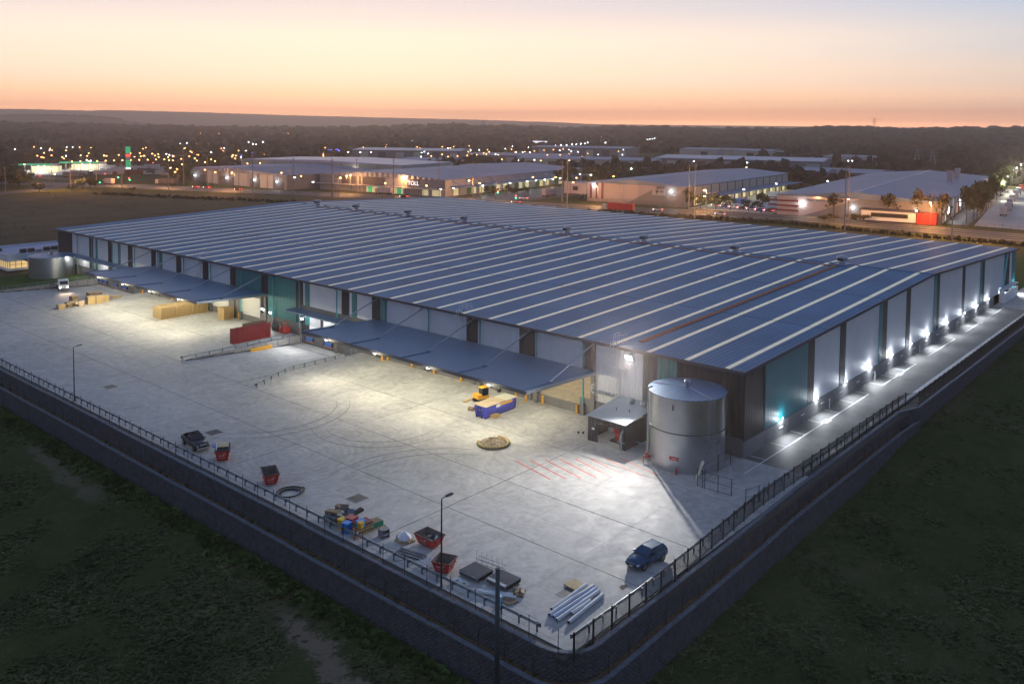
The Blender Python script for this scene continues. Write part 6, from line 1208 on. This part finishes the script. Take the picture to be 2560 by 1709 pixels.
def bgcar(label, px, py, rz_, m, tail=True):
    p = G(px, py); t = thing('car', label, 'car', (p.x, p.y, .03), rz_); b = B(); b.loft([rring(x, w_, zb, zt) for x, w_, zb, zt in ((2.2, .8, .3, .8), (1, .9, .25, 1), (-1.8, .9, .25, 1.05), (-2.2, .8, .35, 1))]); b.build('body', MATS[m], t); b = B(); b.loft([[(-1.9, -.8, 1), (1, -.8, 1), (1, .8, 1), (-1.9, .8, 1)], [(-1.4, -.62, 1.5), (.3, -.62, 1.5), (.3, .62, 1.5), (-1.4, .62, 1.5)]]); b.build('cabin', MATS['glass'], t)
    for s in (-.6, .6): B().obox((-2.2, s, .8), (.1, .4, .2)).build('tail_light', MATS['lamp_red'], t); B().obox((2.2, s, .7), (.1, .4, .2)).build('headlight', MATS['lamp_soft'], t)
    for x in (1.3, -1.3):
        for s in (-1, 1): B().tube((x, s*.7, .32), (x, s*.92, .32), .32, 10).build('wheel', MATS['rubber'], t)
for k, (px, py, m, lab) in enumerate(((1290, 508, 'navy', 'blue car braking at the traffic lights'), (1310, 498, 'white_steel', 'white car leaving the junction'), (490, 470, 'skip_red', 'red car on the highway beyond the field'), (517, 471, 'skip_red', 'second red car following on the highway'), (595, 476, 'maroon', 'maroon car on the highway beyond the field'), (1010, 494, 'charcoal', 'dark car passing the glowing depot sign'), (1800, 538, 'white_steel', 'white car on the highway behind the roof'), (95, 443, 'navy', 'dark car leaving the roundabout'), (1645, 527, 'white_steel', 'white car ahead of the red freight truck'))): bgcar(lab, px, py, math.radians(100), m)
# small parked vehicles in the dock yard
for k in range(7): p = G(1790+k*22, 515+k*2.2); bgcar(['white van parked by the dock yard fence', 'blue car parked by the dock yard fence', 'white car parked beside the dock yard trees', 'dark car parked beside the dock yard trees', 'white car parked at the yard gate', 'blue van parked at the yard gate', 'grey car at the end of the yard fence'][k], 1790+k*22, 516+k*2.3, math.radians(80), ('white_steel', 'blue_pad', 'white_steel', 'charcoal', 'white_steel', 'blue_pad', 'bg_grey')[k])
truck('box_truck', 'white box truck at the lit docks', (*gp(1935, 495), 0), math.radians(95), 6, lights=False)
tag(B().box(-4, 4, -2, 2, 0, 2.4).build('blue_container', MATS['blue_pad'], None, False, (*gp(1850, 507), 0)), 'bright blue container before the lit docks', 'container'); tag(B().box(-2, 2, -1.5, 1.5, 0, 2.2).build('red_container', MATS['skip_red'], None, False, (*gp(1858, 503), 0)), 'small red container before the lit docks', 'container')
# ---------------------------------------------------------------- lamps and poles
def lamp_proto(m, h, r_):
    pb = B().tube((0, 0, 0), (0, 0, h), .11, 6, .07).mesh('pole', MATS['galv_dark']); ab = B().tube((0, 0, h-.1), (1.4, 0, h+.15), .05, 5).mesh('arm', MATS['galv_dark']); hb = B().lathe([(.02, -r_*.55), (r_*.8, -r_*.35), (r_, 0), (r_*.75, r_*.4), (.02, r_*.5)], 8, (1.5, 0, h)).mesh('lamp', MATS[m]); return pb, ab, hb
LP = {}
def street(px, py, m='lamp_orange', h=10., big=None):
    z = h; r = ray(px, py); dz = (z-CZ)/r.z if r.z < -1e-6 else 9
    d = math.hypot(r.x, r.y)*dz
    if r.z >= -1e-6 or d > 3000: d = 3000
    rr = .42 if d < 1200 else .6; key = (m, h, rr)
    if key not in LP: LP[key] = lamp_proto(m, h, rr)
    lab, grp = {'lamp_orange': ('orange sodium street lamp on a tall pole among distant roads', 'distant orange street lamps'), 'lamp_cool': ('white yard lamp on a tall pole among distant buildings', 'distant white lamps'), 'lamp_blue': ('blue decorative lamp on a pole far behind the warehouses', 'distant blue lamps'), 'lamp_red': ('red signal lamp on a pole at the road', 'red signal lamps'), 'lamp_green': ('green signal lamp on a pole at the road', 'green signal lamps')}[m]
    k = d/math.hypot(r.x, r.y); a = R.uniform(0, 6.28); t = thing('street_lamp', lab, 'street lamp', (CX+r.x*k-1.5*math.cos(a), CY+r.y*k-1.5*math.sin(a), 0), a, grp)
    for n_, me in zip(('pole', 'arm', 'lamp'), LP[key]): ob(n_, me, t)
    return (CX+r.x*k, CY+r.y*k, d)
LL = []
def many(ox, oy, sc_, pts, m, h=10.):
    for x, y in pts: LL.append(street(ox+x*sc_, oy+y*sc_, m, h))
many(0, 330, S3, [(133, 308), (475, 210), (700, 233), (615, 292), (608, 360), (720, 328), (925, 260), (870, 350), (1128, 328), (1220, 335), (1270, 220), (1460, 333), (1490, 335), (1660, 322), (1880, 348), (1955, 297), (1968, 340), (2005, 333), (2040, 220), (2128, 305), (2170, 330), (340, 455), (718, 515), (765, 588)], 'lamp_orange')
many(380, 350, S3, [(448, 122), (535, 160), (303, 228), (225, 240), (45, 218), (5, 192), (522, 230), (598, 258), (828, 272), (740, 312), (882, 295), (915, 242), (970, 120), (1165, 262), (1258, 288), (1130, 213), (1210, 148), (1335, 330), (1510, 325), (420, 342), (258, 390), (352, 410), (325, 448), (740, 418), (885, 452), (1810, 460), (2085, 507)], 'lamp_orange')
many(380, 350, S3, [(390, 50), (488, 43), (620, 46), (1350, 30), (1412, 55), (1455, 62), (1550, 28), (1695, 165), (1800, 165), (1918, 362), (1995, 525), (2252, 588)], 'lamp_cool')
many(380, 350, S3, [(1290, 183), (1320, 183), (1402, 182), (1445, 183), (1250, 215)], 'lamp_blue'); many(760, 350, S3, [(343, 137), (378, 140), (445, 135), (480, 145), (495, 150), (465, 130)], 'lamp_blue')
many(760, 350, S3, [(297, 108), (815, 110), (828, 100), (1140, 98), (1155, 72), (1580, 98), (1932, 95), (2047, 110), (2308, 83), (508, 530), (650, 490), (1370, 520), (1135, 605), (1795, 487), (1712, 640), (270, 200), (270, 225)], 'lamp_orange')
many(760, 350, S3, [(350, 495), (758, 470), (848, 398), (1097, 385), (1120, 425), (1347, 430), (2070, 338), (1912, 688), (2088, 678), (615, 172), (785, 172), (940, 172), (1645, 178), (1683, 165), (1820, 160), (1980, 145), (2205, 150), (495, 262), (648, 265), (750, 265), (1400, 8), (1450, 12), (1513, 10), (1565, 10)], 'lamp_cool', 8)
many(1160, 370, S3, [(965, 408), (220, 495), (1280, 410), (1572, 418), (1527, 482), (2090, 398), (1345, 97), (1165, 97), (1650, 120), (60, 55), (330, 25), (350, 55), (275, 72), (665, 20)], 'lamp_orange')
many(1160, 370, S3, [(645, 490), (883, 468), (1008, 455), (1130, 443), (1243, 435), (1345, 422), (262, 528), (1622, 368), (1772, 378), (1957, 362), (2340, 290), (765, 175), (730, 58), (820, 60), (1340, 35), (920, 65), (215, 28), (95, 33), (575, 12)], 'lamp_cool', 8)
many(1560, 380, S3, [(830, 437), (1525, 243), (1712, 215), (2115, 193)], 'lamp_orange'); many(1560, 380, S3, [(100, 235), (375, 250), (1720, 150), (975, 128), (1125, 620), (1675, 523), (2130, 443)], 'lamp_cool', 8)
many(1920, 250, S4, [(690, 832), (733, 905)], 'lamp_orange'); many(1920, 250, S4, [(470, 685), (732, 555), (768, 555), (505, 545), (545, 740), (1352, 1012)], 'lamp_cool', 9); RROW = len(LL); many(1920, 250, S4, [(2093, 750), (2163, 697), (2215, 655), (2268, 620), (2308, 590)], 'lamp_cool', 10.5)
many(0, 250, S4, [(926, 288), (961, 288), (1008, 286), (1025, 286), (1065, 288), (1102, 286), (1161, 288), (1333, 293), (1465, 300), (1650, 305), (1828, 306), (1998, 306), (2168, 306), (2320, 306), (650, 300)], 'lamp_orange'); many(640, 250, S4, [(292, 305), (445, 293), (690, 297), (1415, 268)], 'lamp_orange'); many(640, 250, S4, [(907, 290), (937, 288), (1656, 315), (1820, 316), (1868, 318), (1976, 316), (2090, 310), (2178, 306)], 'lamp_cool')
many(1280, 250, S4, [(985, 322), (813, 333), (1212, 365), (1235, 362), (1258, 358), (1280, 355), (1302, 348), (1325, 344), (1348, 340), (1575, 330), (1600, 328), (1630, 328), (1688, 328), (1750, 332), (1815, 326), (1885, 345), (148, 432), (212, 428), (278, 430), (335, 420), (395, 415), (447, 412), (497, 410), (547, 407), (587, 404), (627, 400), (665, 398), (690, 388), (795, 388), (810, 386), (825, 386), (840, 388), (852, 390)], 'lamp_cool'); many(1280, 250, S4, [(1365, 333), (410, 425)], 'lamp_orange')
many(0, 330, S3, [(1470, 585), (1805, 645), (2140, 430)], 'lamp_red', 5); many(0, 330, S3, [(1653, 635), (1815, 670), (1395, 705)], 'lamp_green', 5); many(1160, 370, S3, [(725, 668), (478, 605)], 'lamp_red', 5); many(1160, 370, S3, [(725, 698), (472, 625)], 'lamp_green', 4)
for i in range(90): LL.append(street(R.choice((R.uniform(0, 720), R.uniform(1050, 1560))), R.uniform(366, 402), R.choice(('lamp_orange', 'lamp_orange', 'lamp_cool')), 9.))
for i in range(14): LL.append(street(1120+i*24, 392-i*1.6, 'lamp_orange', 9.)); LL.append(street(180+i*21, 404-i*.5, 'lamp_orange', 9.))
for x, y in ((296, 110), (291, 60), (289, 15), (282, 160), (264, 212), (247, 285), (222, 360), (190, 430)):  # unseen street lamps, added to throw orange light on the back road
    t = thing('street_lamp', 'added tall orange lamp lighting the road behind the warehouse', 'street lamp', (x, y, 0), math.pi, 'added highway lamps')
    for n_, me in zip(('pole', 'arm', 'lamp'), LP[('lamp_orange', 10., .42)]): ob(n_, me, t)
    lamp('POINT', (x-1.6, y, 9.2), 16000 if y < 250 else 7000, (1, .45, .14), .4)
for i, (x, y, d) in enumerate(LL[RROW:RROW+5]): lamp('POINT', (x, y-2.5, 9.9), 22000, (1, .93, .72), .5)
for x, y in ((1370, 520), (508, 530), (650, 490), (1795, 487)): r = ray(760+x*S3, 350+y*S3); k = (10-CZ)/r.z; lamp('POINT', (CX+r.x*k, CY+r.y*k, 9.3), 5000, (1, .45, .14), .5)
for px, py in ((1560+830*S3, 380+437*S3), (1920+690*S4, 250+832*S4), (1920+733*S4, 250+905*S4), (2330, 520), (1380, 470), (300, 420), (420, 425), (190, 428), (560, 432), (1250, 455), (1700, 490), (2480, 530), (100, 430)): r = ray(px, py); k = (11-CZ)/r.z; lamp('POINT', (CX+r.x*k, CY+r.y*k, 10.2), 16000, (1, .45, .14), .5)
def walllight(o, x, y, z, p=700, c=(.95, 1, .95)):
    q = wbox(o, 'wall_lamp', x-.3, x, y-.4, y+.4, z-.3, z+.3, 'lamp_cool'); m = Matrix.Translation(o.location) @ Matrix.Rotation(o.rotation_euler.z, 4, 'Z'); lamp('POINT', m @ Vector((x-1.2, y, z)), p, c, .3)
for y in (100, 63, 33, 10): walllight(A, -.3, y, 4.5)
walllight(Cw, -.7, 52.6, 8.4, 500); walllight(Cw, -.3, 7.5, 7.6, 600); walllight(Dw, -.3, 58.5, 5.6, 600); walllight(Dw, -.3, 36, 5, 400)
for y in (40, 90): walllight(E_, -.3, y, 7, 900)
for x in (20, 66): q = wbox(Dw, 'wall_lamp', x-.3, x+.3, -.8, -.4, 3, 6, 'lamp_soft')
m = Matrix.Translation(Dw.location) @ Matrix.Rotation(Dw.rotation_euler.z, 4, 'Z')
for x in (18, 50, 90, 130, 180): lamp('POINT', m @ Vector((x, -4, 5.4)), 900, (.9, .97, 1), .3)
# yard lamp glaring by the white office
p = G(2140+845*S3, 380+985*S3); t = thing('flood_mast', 'short mast with glaring white flood lamp before the red entrance', 'light', (p.x, p.y, 0)); B().tube((0, 0, 0), (0, 0, 6), .1, 8).build('mast', MATS['galv_dark'], t); wbox(t, 'lamp', -.5, .1, -.5, .5, 5.8, 6.5, 'lamp_white'); lamp('POINT', (p.x-1.2, p.y, 6.1), 1500, (.95, 1, .97), .3)
# power poles
for ox, oy, sc_, lst in ((380, 350, S3, ((1978, 240, 800), (1410, 180, 770), (232, 330, 690), (780, 230, 725), (445, 130, 620), (1905, 400, 700))), (760, 350, S3, ((393, 250, 830), (738, 250, 740), (1253, 245, 820), (1885, 240, 790))), (1160, 370, S3, ((127, 185, 710), (1370, 165, 745), (1443, 165, 840), (2205, 500, 795))), (1560, 380, S3, ((905, 165, 795), (990, 150, 935))), (1920, 250, S4, ((697, 600, 1205), (730, 600, 1095), (1675, 1040, 1290))), (0, 330, S3, ((75, 480, 850), (985, 380, 780), (1705, 380, 775), (1350, 440, 740)))):
    for x, yt, yb in lst:
        p = G(ox+x*sc_, oy+yb*sc_); d = math.hypot(p.x-CX, p.y-CY); h = CZ+ray(ox+x*sc_, oy+yt*sc_).z/math.hypot(*ray(ox+x*sc_, oy+yt*sc_)[:2])*d
        t = thing('power_pole', 'tall pale power pole with crossarms standing along the highway', 'pole', (p.x, p.y, 0), 0, 'power poles along the highway'); B().tube((0, 0, 0), (0, 0, h), .30, 8, .16).build('shaft', M('pole_pale', (.22, .20, .19), .8), t)
        for k in (.93, .8): B().bar((-.2, -1.1, h*k), (-.2, 1.1, h*k), .12, .14).build('crossarm', MATS['galv_dark'], t)
        for y in (-1, 0, 1): B().lathe([(.06, 0), (.09, .1), (.06, .3)], 6, (-.2, y, h*.93+.06)).build('insulator', MATS['galv'], t)
# lattice pylons
def pylon(label, px, d, pytop, w_=7, zb=0):
    p = GD(px, d, zb); h = CZ+ray(px, pytop).z/math.hypot(*ray(px, pytop)[:2])*d-zb; t = thing('pylon', label, 'pylon', (p.x, p.y, zb), .5)
    for sx in (-1, 1):
        for sy in (-1, 1): B().bar((sx*w_/2, sy*w_/2, 0), (sx*.7, sy*.7, h*.97), .35, .35).build('leg', MATS['galv_dark'], t)
    b = B(); n = 8
    for i in range(n):
        a0 = w_/2+(0.7-w_/2)*i/n; a1 = w_/2+(.7-w_/2)*(i+1)/n
        for s in (-1, 1): b.bar((-a0, s*a0, h*.97*i/n), (a1, s*a1, h*.97*(i+1)/n), .2); b.bar((a0, s*a0, h*.97*i/n), (-a1, s*a1, h*.97*(i+1)/n), .2); b.bar((s*a0, -a0, h*.97*i/n), (s*a1, a1, h*.97*(i+1)/n), .2)
    b.build('lattice', MATS['galv_dark'], t)
    for k in (.72, .84, .95): b = B(); b.bar((0, -w_*.8, h*k), (0, w_*.8, h*k), .4, .5); b.build('crossarm', MATS['galv_dark'], t)
pylon('lattice pylon standing before the wooded hill', 2296, 900, 372); pylon('second lattice pylon standing before the wooded hill', 2335, 870, 372); pylon('lattice pylon rising above the skyline on the right hill', 2186, 2600, 295, 10, 20); pylon('lattice pylon on the skyline above the white lamps', 1208, 2800, 302, 10, 20); pylon('faint lattice pylon between the far warehouses', 1806, 1000, 362); pylon('second faint lattice pylon between the far warehouses', 1830, 1000, 362)
# fences by the road
for lab, a, c in (('dark mesh fence before the pale diagonal wall', (294, 128), (300, 62)), ('dark mesh fence along the truck lot', (300, 50), (302, -40)), ('dark mesh fence before the grey diagonal wall', (283, 235), (287, 180))):
    t = thing('boundary_fence', lab, 'fence', (0, 0, 0)); b = B()
    for p, d in resample([a, c], 3): B().tube((p.x, p.y, 0), (p.x, p.y, 2), .05, 4).build('post', MATS['black_steel'], t)
    for z in (.4, .8, 1.2, 1.6, 2): b.bar((*a, z), (*c, z), .03, .05)
    b.build('wires', MATS['black_steel'], t)
# ---------------------------------------------------------------- hills and woods
def skyz(px, py, d): r = ray(px, py); return CZ+r.z/math.hypot(r.x, r.y)*d
def interp(tab, x):
    for (a, b_), (c, d) in zip(tab, tab[1:]):
        if a <= x <= c: return b_+(d-b_)*(x-a)/(c-a)
    return tab[0][1] if x < tab[0][0] else tab[-1][1]
SK = [(-400, 303), (0, 303), (200, 308), (330, 311), (640, 316), (900, 316), (1040, 312), (1090, 309), (1150, 309), (1215, 315), (1280, 311), (1330, 314), (1400, 320), (1480, 316), (1560, 314), (1700, 317), (1800, 320), (1830, 317), (1920, 321), (2030, 318), (2120, 313), (2200, 317), (2260, 321), (2300, 319), (2560, 317), (2960, 317)]
HILL = {}
def hill_z(px, d):
    zt = skyz(px, interp(SK, px), 3200)-9; k = max(0, min(1, (d-1500)/1700)); k = k*k*(3-2*k); return zt*k
b = B(); cols_ = list(range(-400, 2961, 40)); rows = [1500+i*115 for i in range(16)]+[3600, 4200]
for d in rows:
    for px in cols_: p = GD(px, d); b.v.append((p.x, p.y, hill_z(px, min(d, 3250))-.5 if d < 3700 else -5))
n = len(cols_)
for j in range(len(rows)-1):
    for i in range(n-1): b.f.append((j*n+i, j*n+i+1, (j+1)*n+i+1, (j+1)*n+i))
struct('hills', b, MATS['forest'])
for nm, pa_, pb_, da_, db_ in (('far_field', -150, 435, 1500, 1790), ('far_field', 755, 930, 1750, 1880), ('far_field', 2010, 2335, 960, 1095)):
    b = B(); cs_ = [pa_+(pb_-pa_)*i/14 for i in range(15)]; rs_ = [da_+(db_-da_)*i/6 for i in range(7)]
    for d in rs_:
        for px in cs_: p = GD(px, d); b.v.append((p.x, p.y, hill_z(px, d)+.4))
    for j in range(6):
        for i in range(14): b.f.append((j*15+i, j*15+i+1, (j+1)*15+i+1, (j+1)*15+i))
    struct(nm, b, MATS['paddock'])
def ridge(name, tab, d, d2, mat, step=14):
    b = B(); xs_ = list(range(int(tab[0][0]), int(tab[-1][0])+1, step)); rr = random.Random(5)
    for px in xs_:
        z = skyz(px, interp(tab, px)+rr.uniform(-.4, .4), d2); a = GD(px, d); c = GD(px, d2); e = GD(px, d2+700); b.v += [(a.x, a.y, -6), (c.x, c.y, z), (e.x, e.y, -6)]
    for i in range(len(xs_)-1):
        for j in (0, 1): b.f.append((i*3+j, (i+1)*3+j, (i+1)*3+j+1, i*3+j+1))
    struct(name, b, MATS[mat])
ridge('far_hill', [(-300, 292), (0, 291), (60, 290), (200, 291), (260, 295), (300, 300), (350, 306), (420, 312)], 3900, 4600, 'forest')
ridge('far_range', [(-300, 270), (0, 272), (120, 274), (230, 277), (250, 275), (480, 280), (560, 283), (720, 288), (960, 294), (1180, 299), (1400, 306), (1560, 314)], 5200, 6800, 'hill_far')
# woods: one mass
ico = []
ph = (1+5 ** .5)/2
for a in (-1, 1):
    for c in (-ph, ph): ico += [(0, a, c), (a, c, 0), (c, 0, a)]
ico = np.array(ico)/math.hypot(1, ph)
from itertools import combinations
ed_ = min(np.linalg.norm(ico[i]-ico[j]) for i, j in combinations(range(12), 2))
tri = [t_ for t_ in combinations(range(12), 3) if all(abs(np.linalg.norm(ico[i]-ico[j])-ed_) < .01 for i, j in combinations(t_, 2))]
tri = np.array([t_ if np.dot(np.cross(ico[t_[1]]-ico[t_[0]], ico[t_[2]]-ico[t_[0]]), ico[t_[0]]) > 0 else t_[::-1] for t_ in tri])
rn = np.random.RandomState(4); wv_ = []; wf = []
def clump(x, y, z, s, hh):
    v = ico*(rn.uniform(.55, 1.25, (12, 1)))*np.array([s, s, hh])+np.array([x, y, z+hh*.75]); wf.append(tri+12*len(wv_)); wv_.append(v)
def wood(pxa, pxb, da, db, dens, skip=None):
    d = da
    while d < db:
        spc = (5.5+d*.0042)/dens; k = spc/d*F
        px = pxa+R.uniform(0, k)
        while px < pxb:
            if not (skip and skip(px, d)):
                p = GD(px, d+R.uniform(-.6, .6)*spc); s = spc*R.uniform(.35, .8); clump(p.x, p.y, hill_z(px, d)-.5, s, R.choice((2.6, 3.5, 4.5, 5.5, 7.5))*R.uniform(.85, 1.2))
            px += k*R.uniform(.6, 1.4)
        d += spc*1.35
wood(1900, 2700, 930, 1900, .9, lambda px, d: (2010 < px < 2330 and 960 < d < 1100)); wood(1250, 1900, 1250, 1900, .8); wood(-150, 1250, 1120, 1900, .85, lambda px, d: (px < 440 and 1500 < d < 1800) or (760 < px < 930 and 1750 < d < 1880)); wood(-300, 2860, 1900, 3250, .62)
wood(-150, 420, 870, 1010, .8); wood(430, 860, 760, 900, .8); wood(1040, 1210, 640, 760, .9); wood(1390, 1650, 640, 770, .9); wood(1640, 1990, 690, 790, .9); wood(1960, 2130, 600, 690, .9); wood(2150, 2560, 720, 900, .9); wood(1150, 1330, 700, 800, .9)
for i in range(260): px = R.uniform(-200, 300); d = 4600; p = GD(px, d); clump(p.x, p.y, skyz(px, interp([(-300, 292), (0, 291), (60, 290), (200, 291), (260, 295), (300, 300), (350, 306)], px), d)-4, R.uniform(6, 13), R.uniform(5, 9))
me = bpy.data.meshes.new('woods'); me.from_pydata(np.concatenate(wv_).tolist(), [], np.concatenate(wf).tolist()); me.materials.append(MATS['forest'])
tag(ob('woods', me), 'dark woods covering the plain and low hills to the horizon', 'woods', None, 'stuff')
# ---------------------------------------------------------------- haze
hm = bpy.data.materials.new('haze'); hm.use_nodes = True; hn = hm.node_tree.nodes; hn.clear(); pv_ = hn.new('ShaderNodeVolumePrincipled'); pv_.inputs['Color'].default_value = (1, .85, .77, 1); pv_.inputs['Density'].default_value = HAZE; pv_.inputs['Anisotropy'].default_value = .76; oo = hn.new('ShaderNodeOutputMaterial'); hm.node_tree.links.new(pv_.outputs[0], oo.inputs['Volume'])
tag(B().box(-1500, 8200, -4200, 8200, -7.5, 165).build('haze', hm), 'thin dusk haze lying over the plain', 'haze', None, 'stuff')
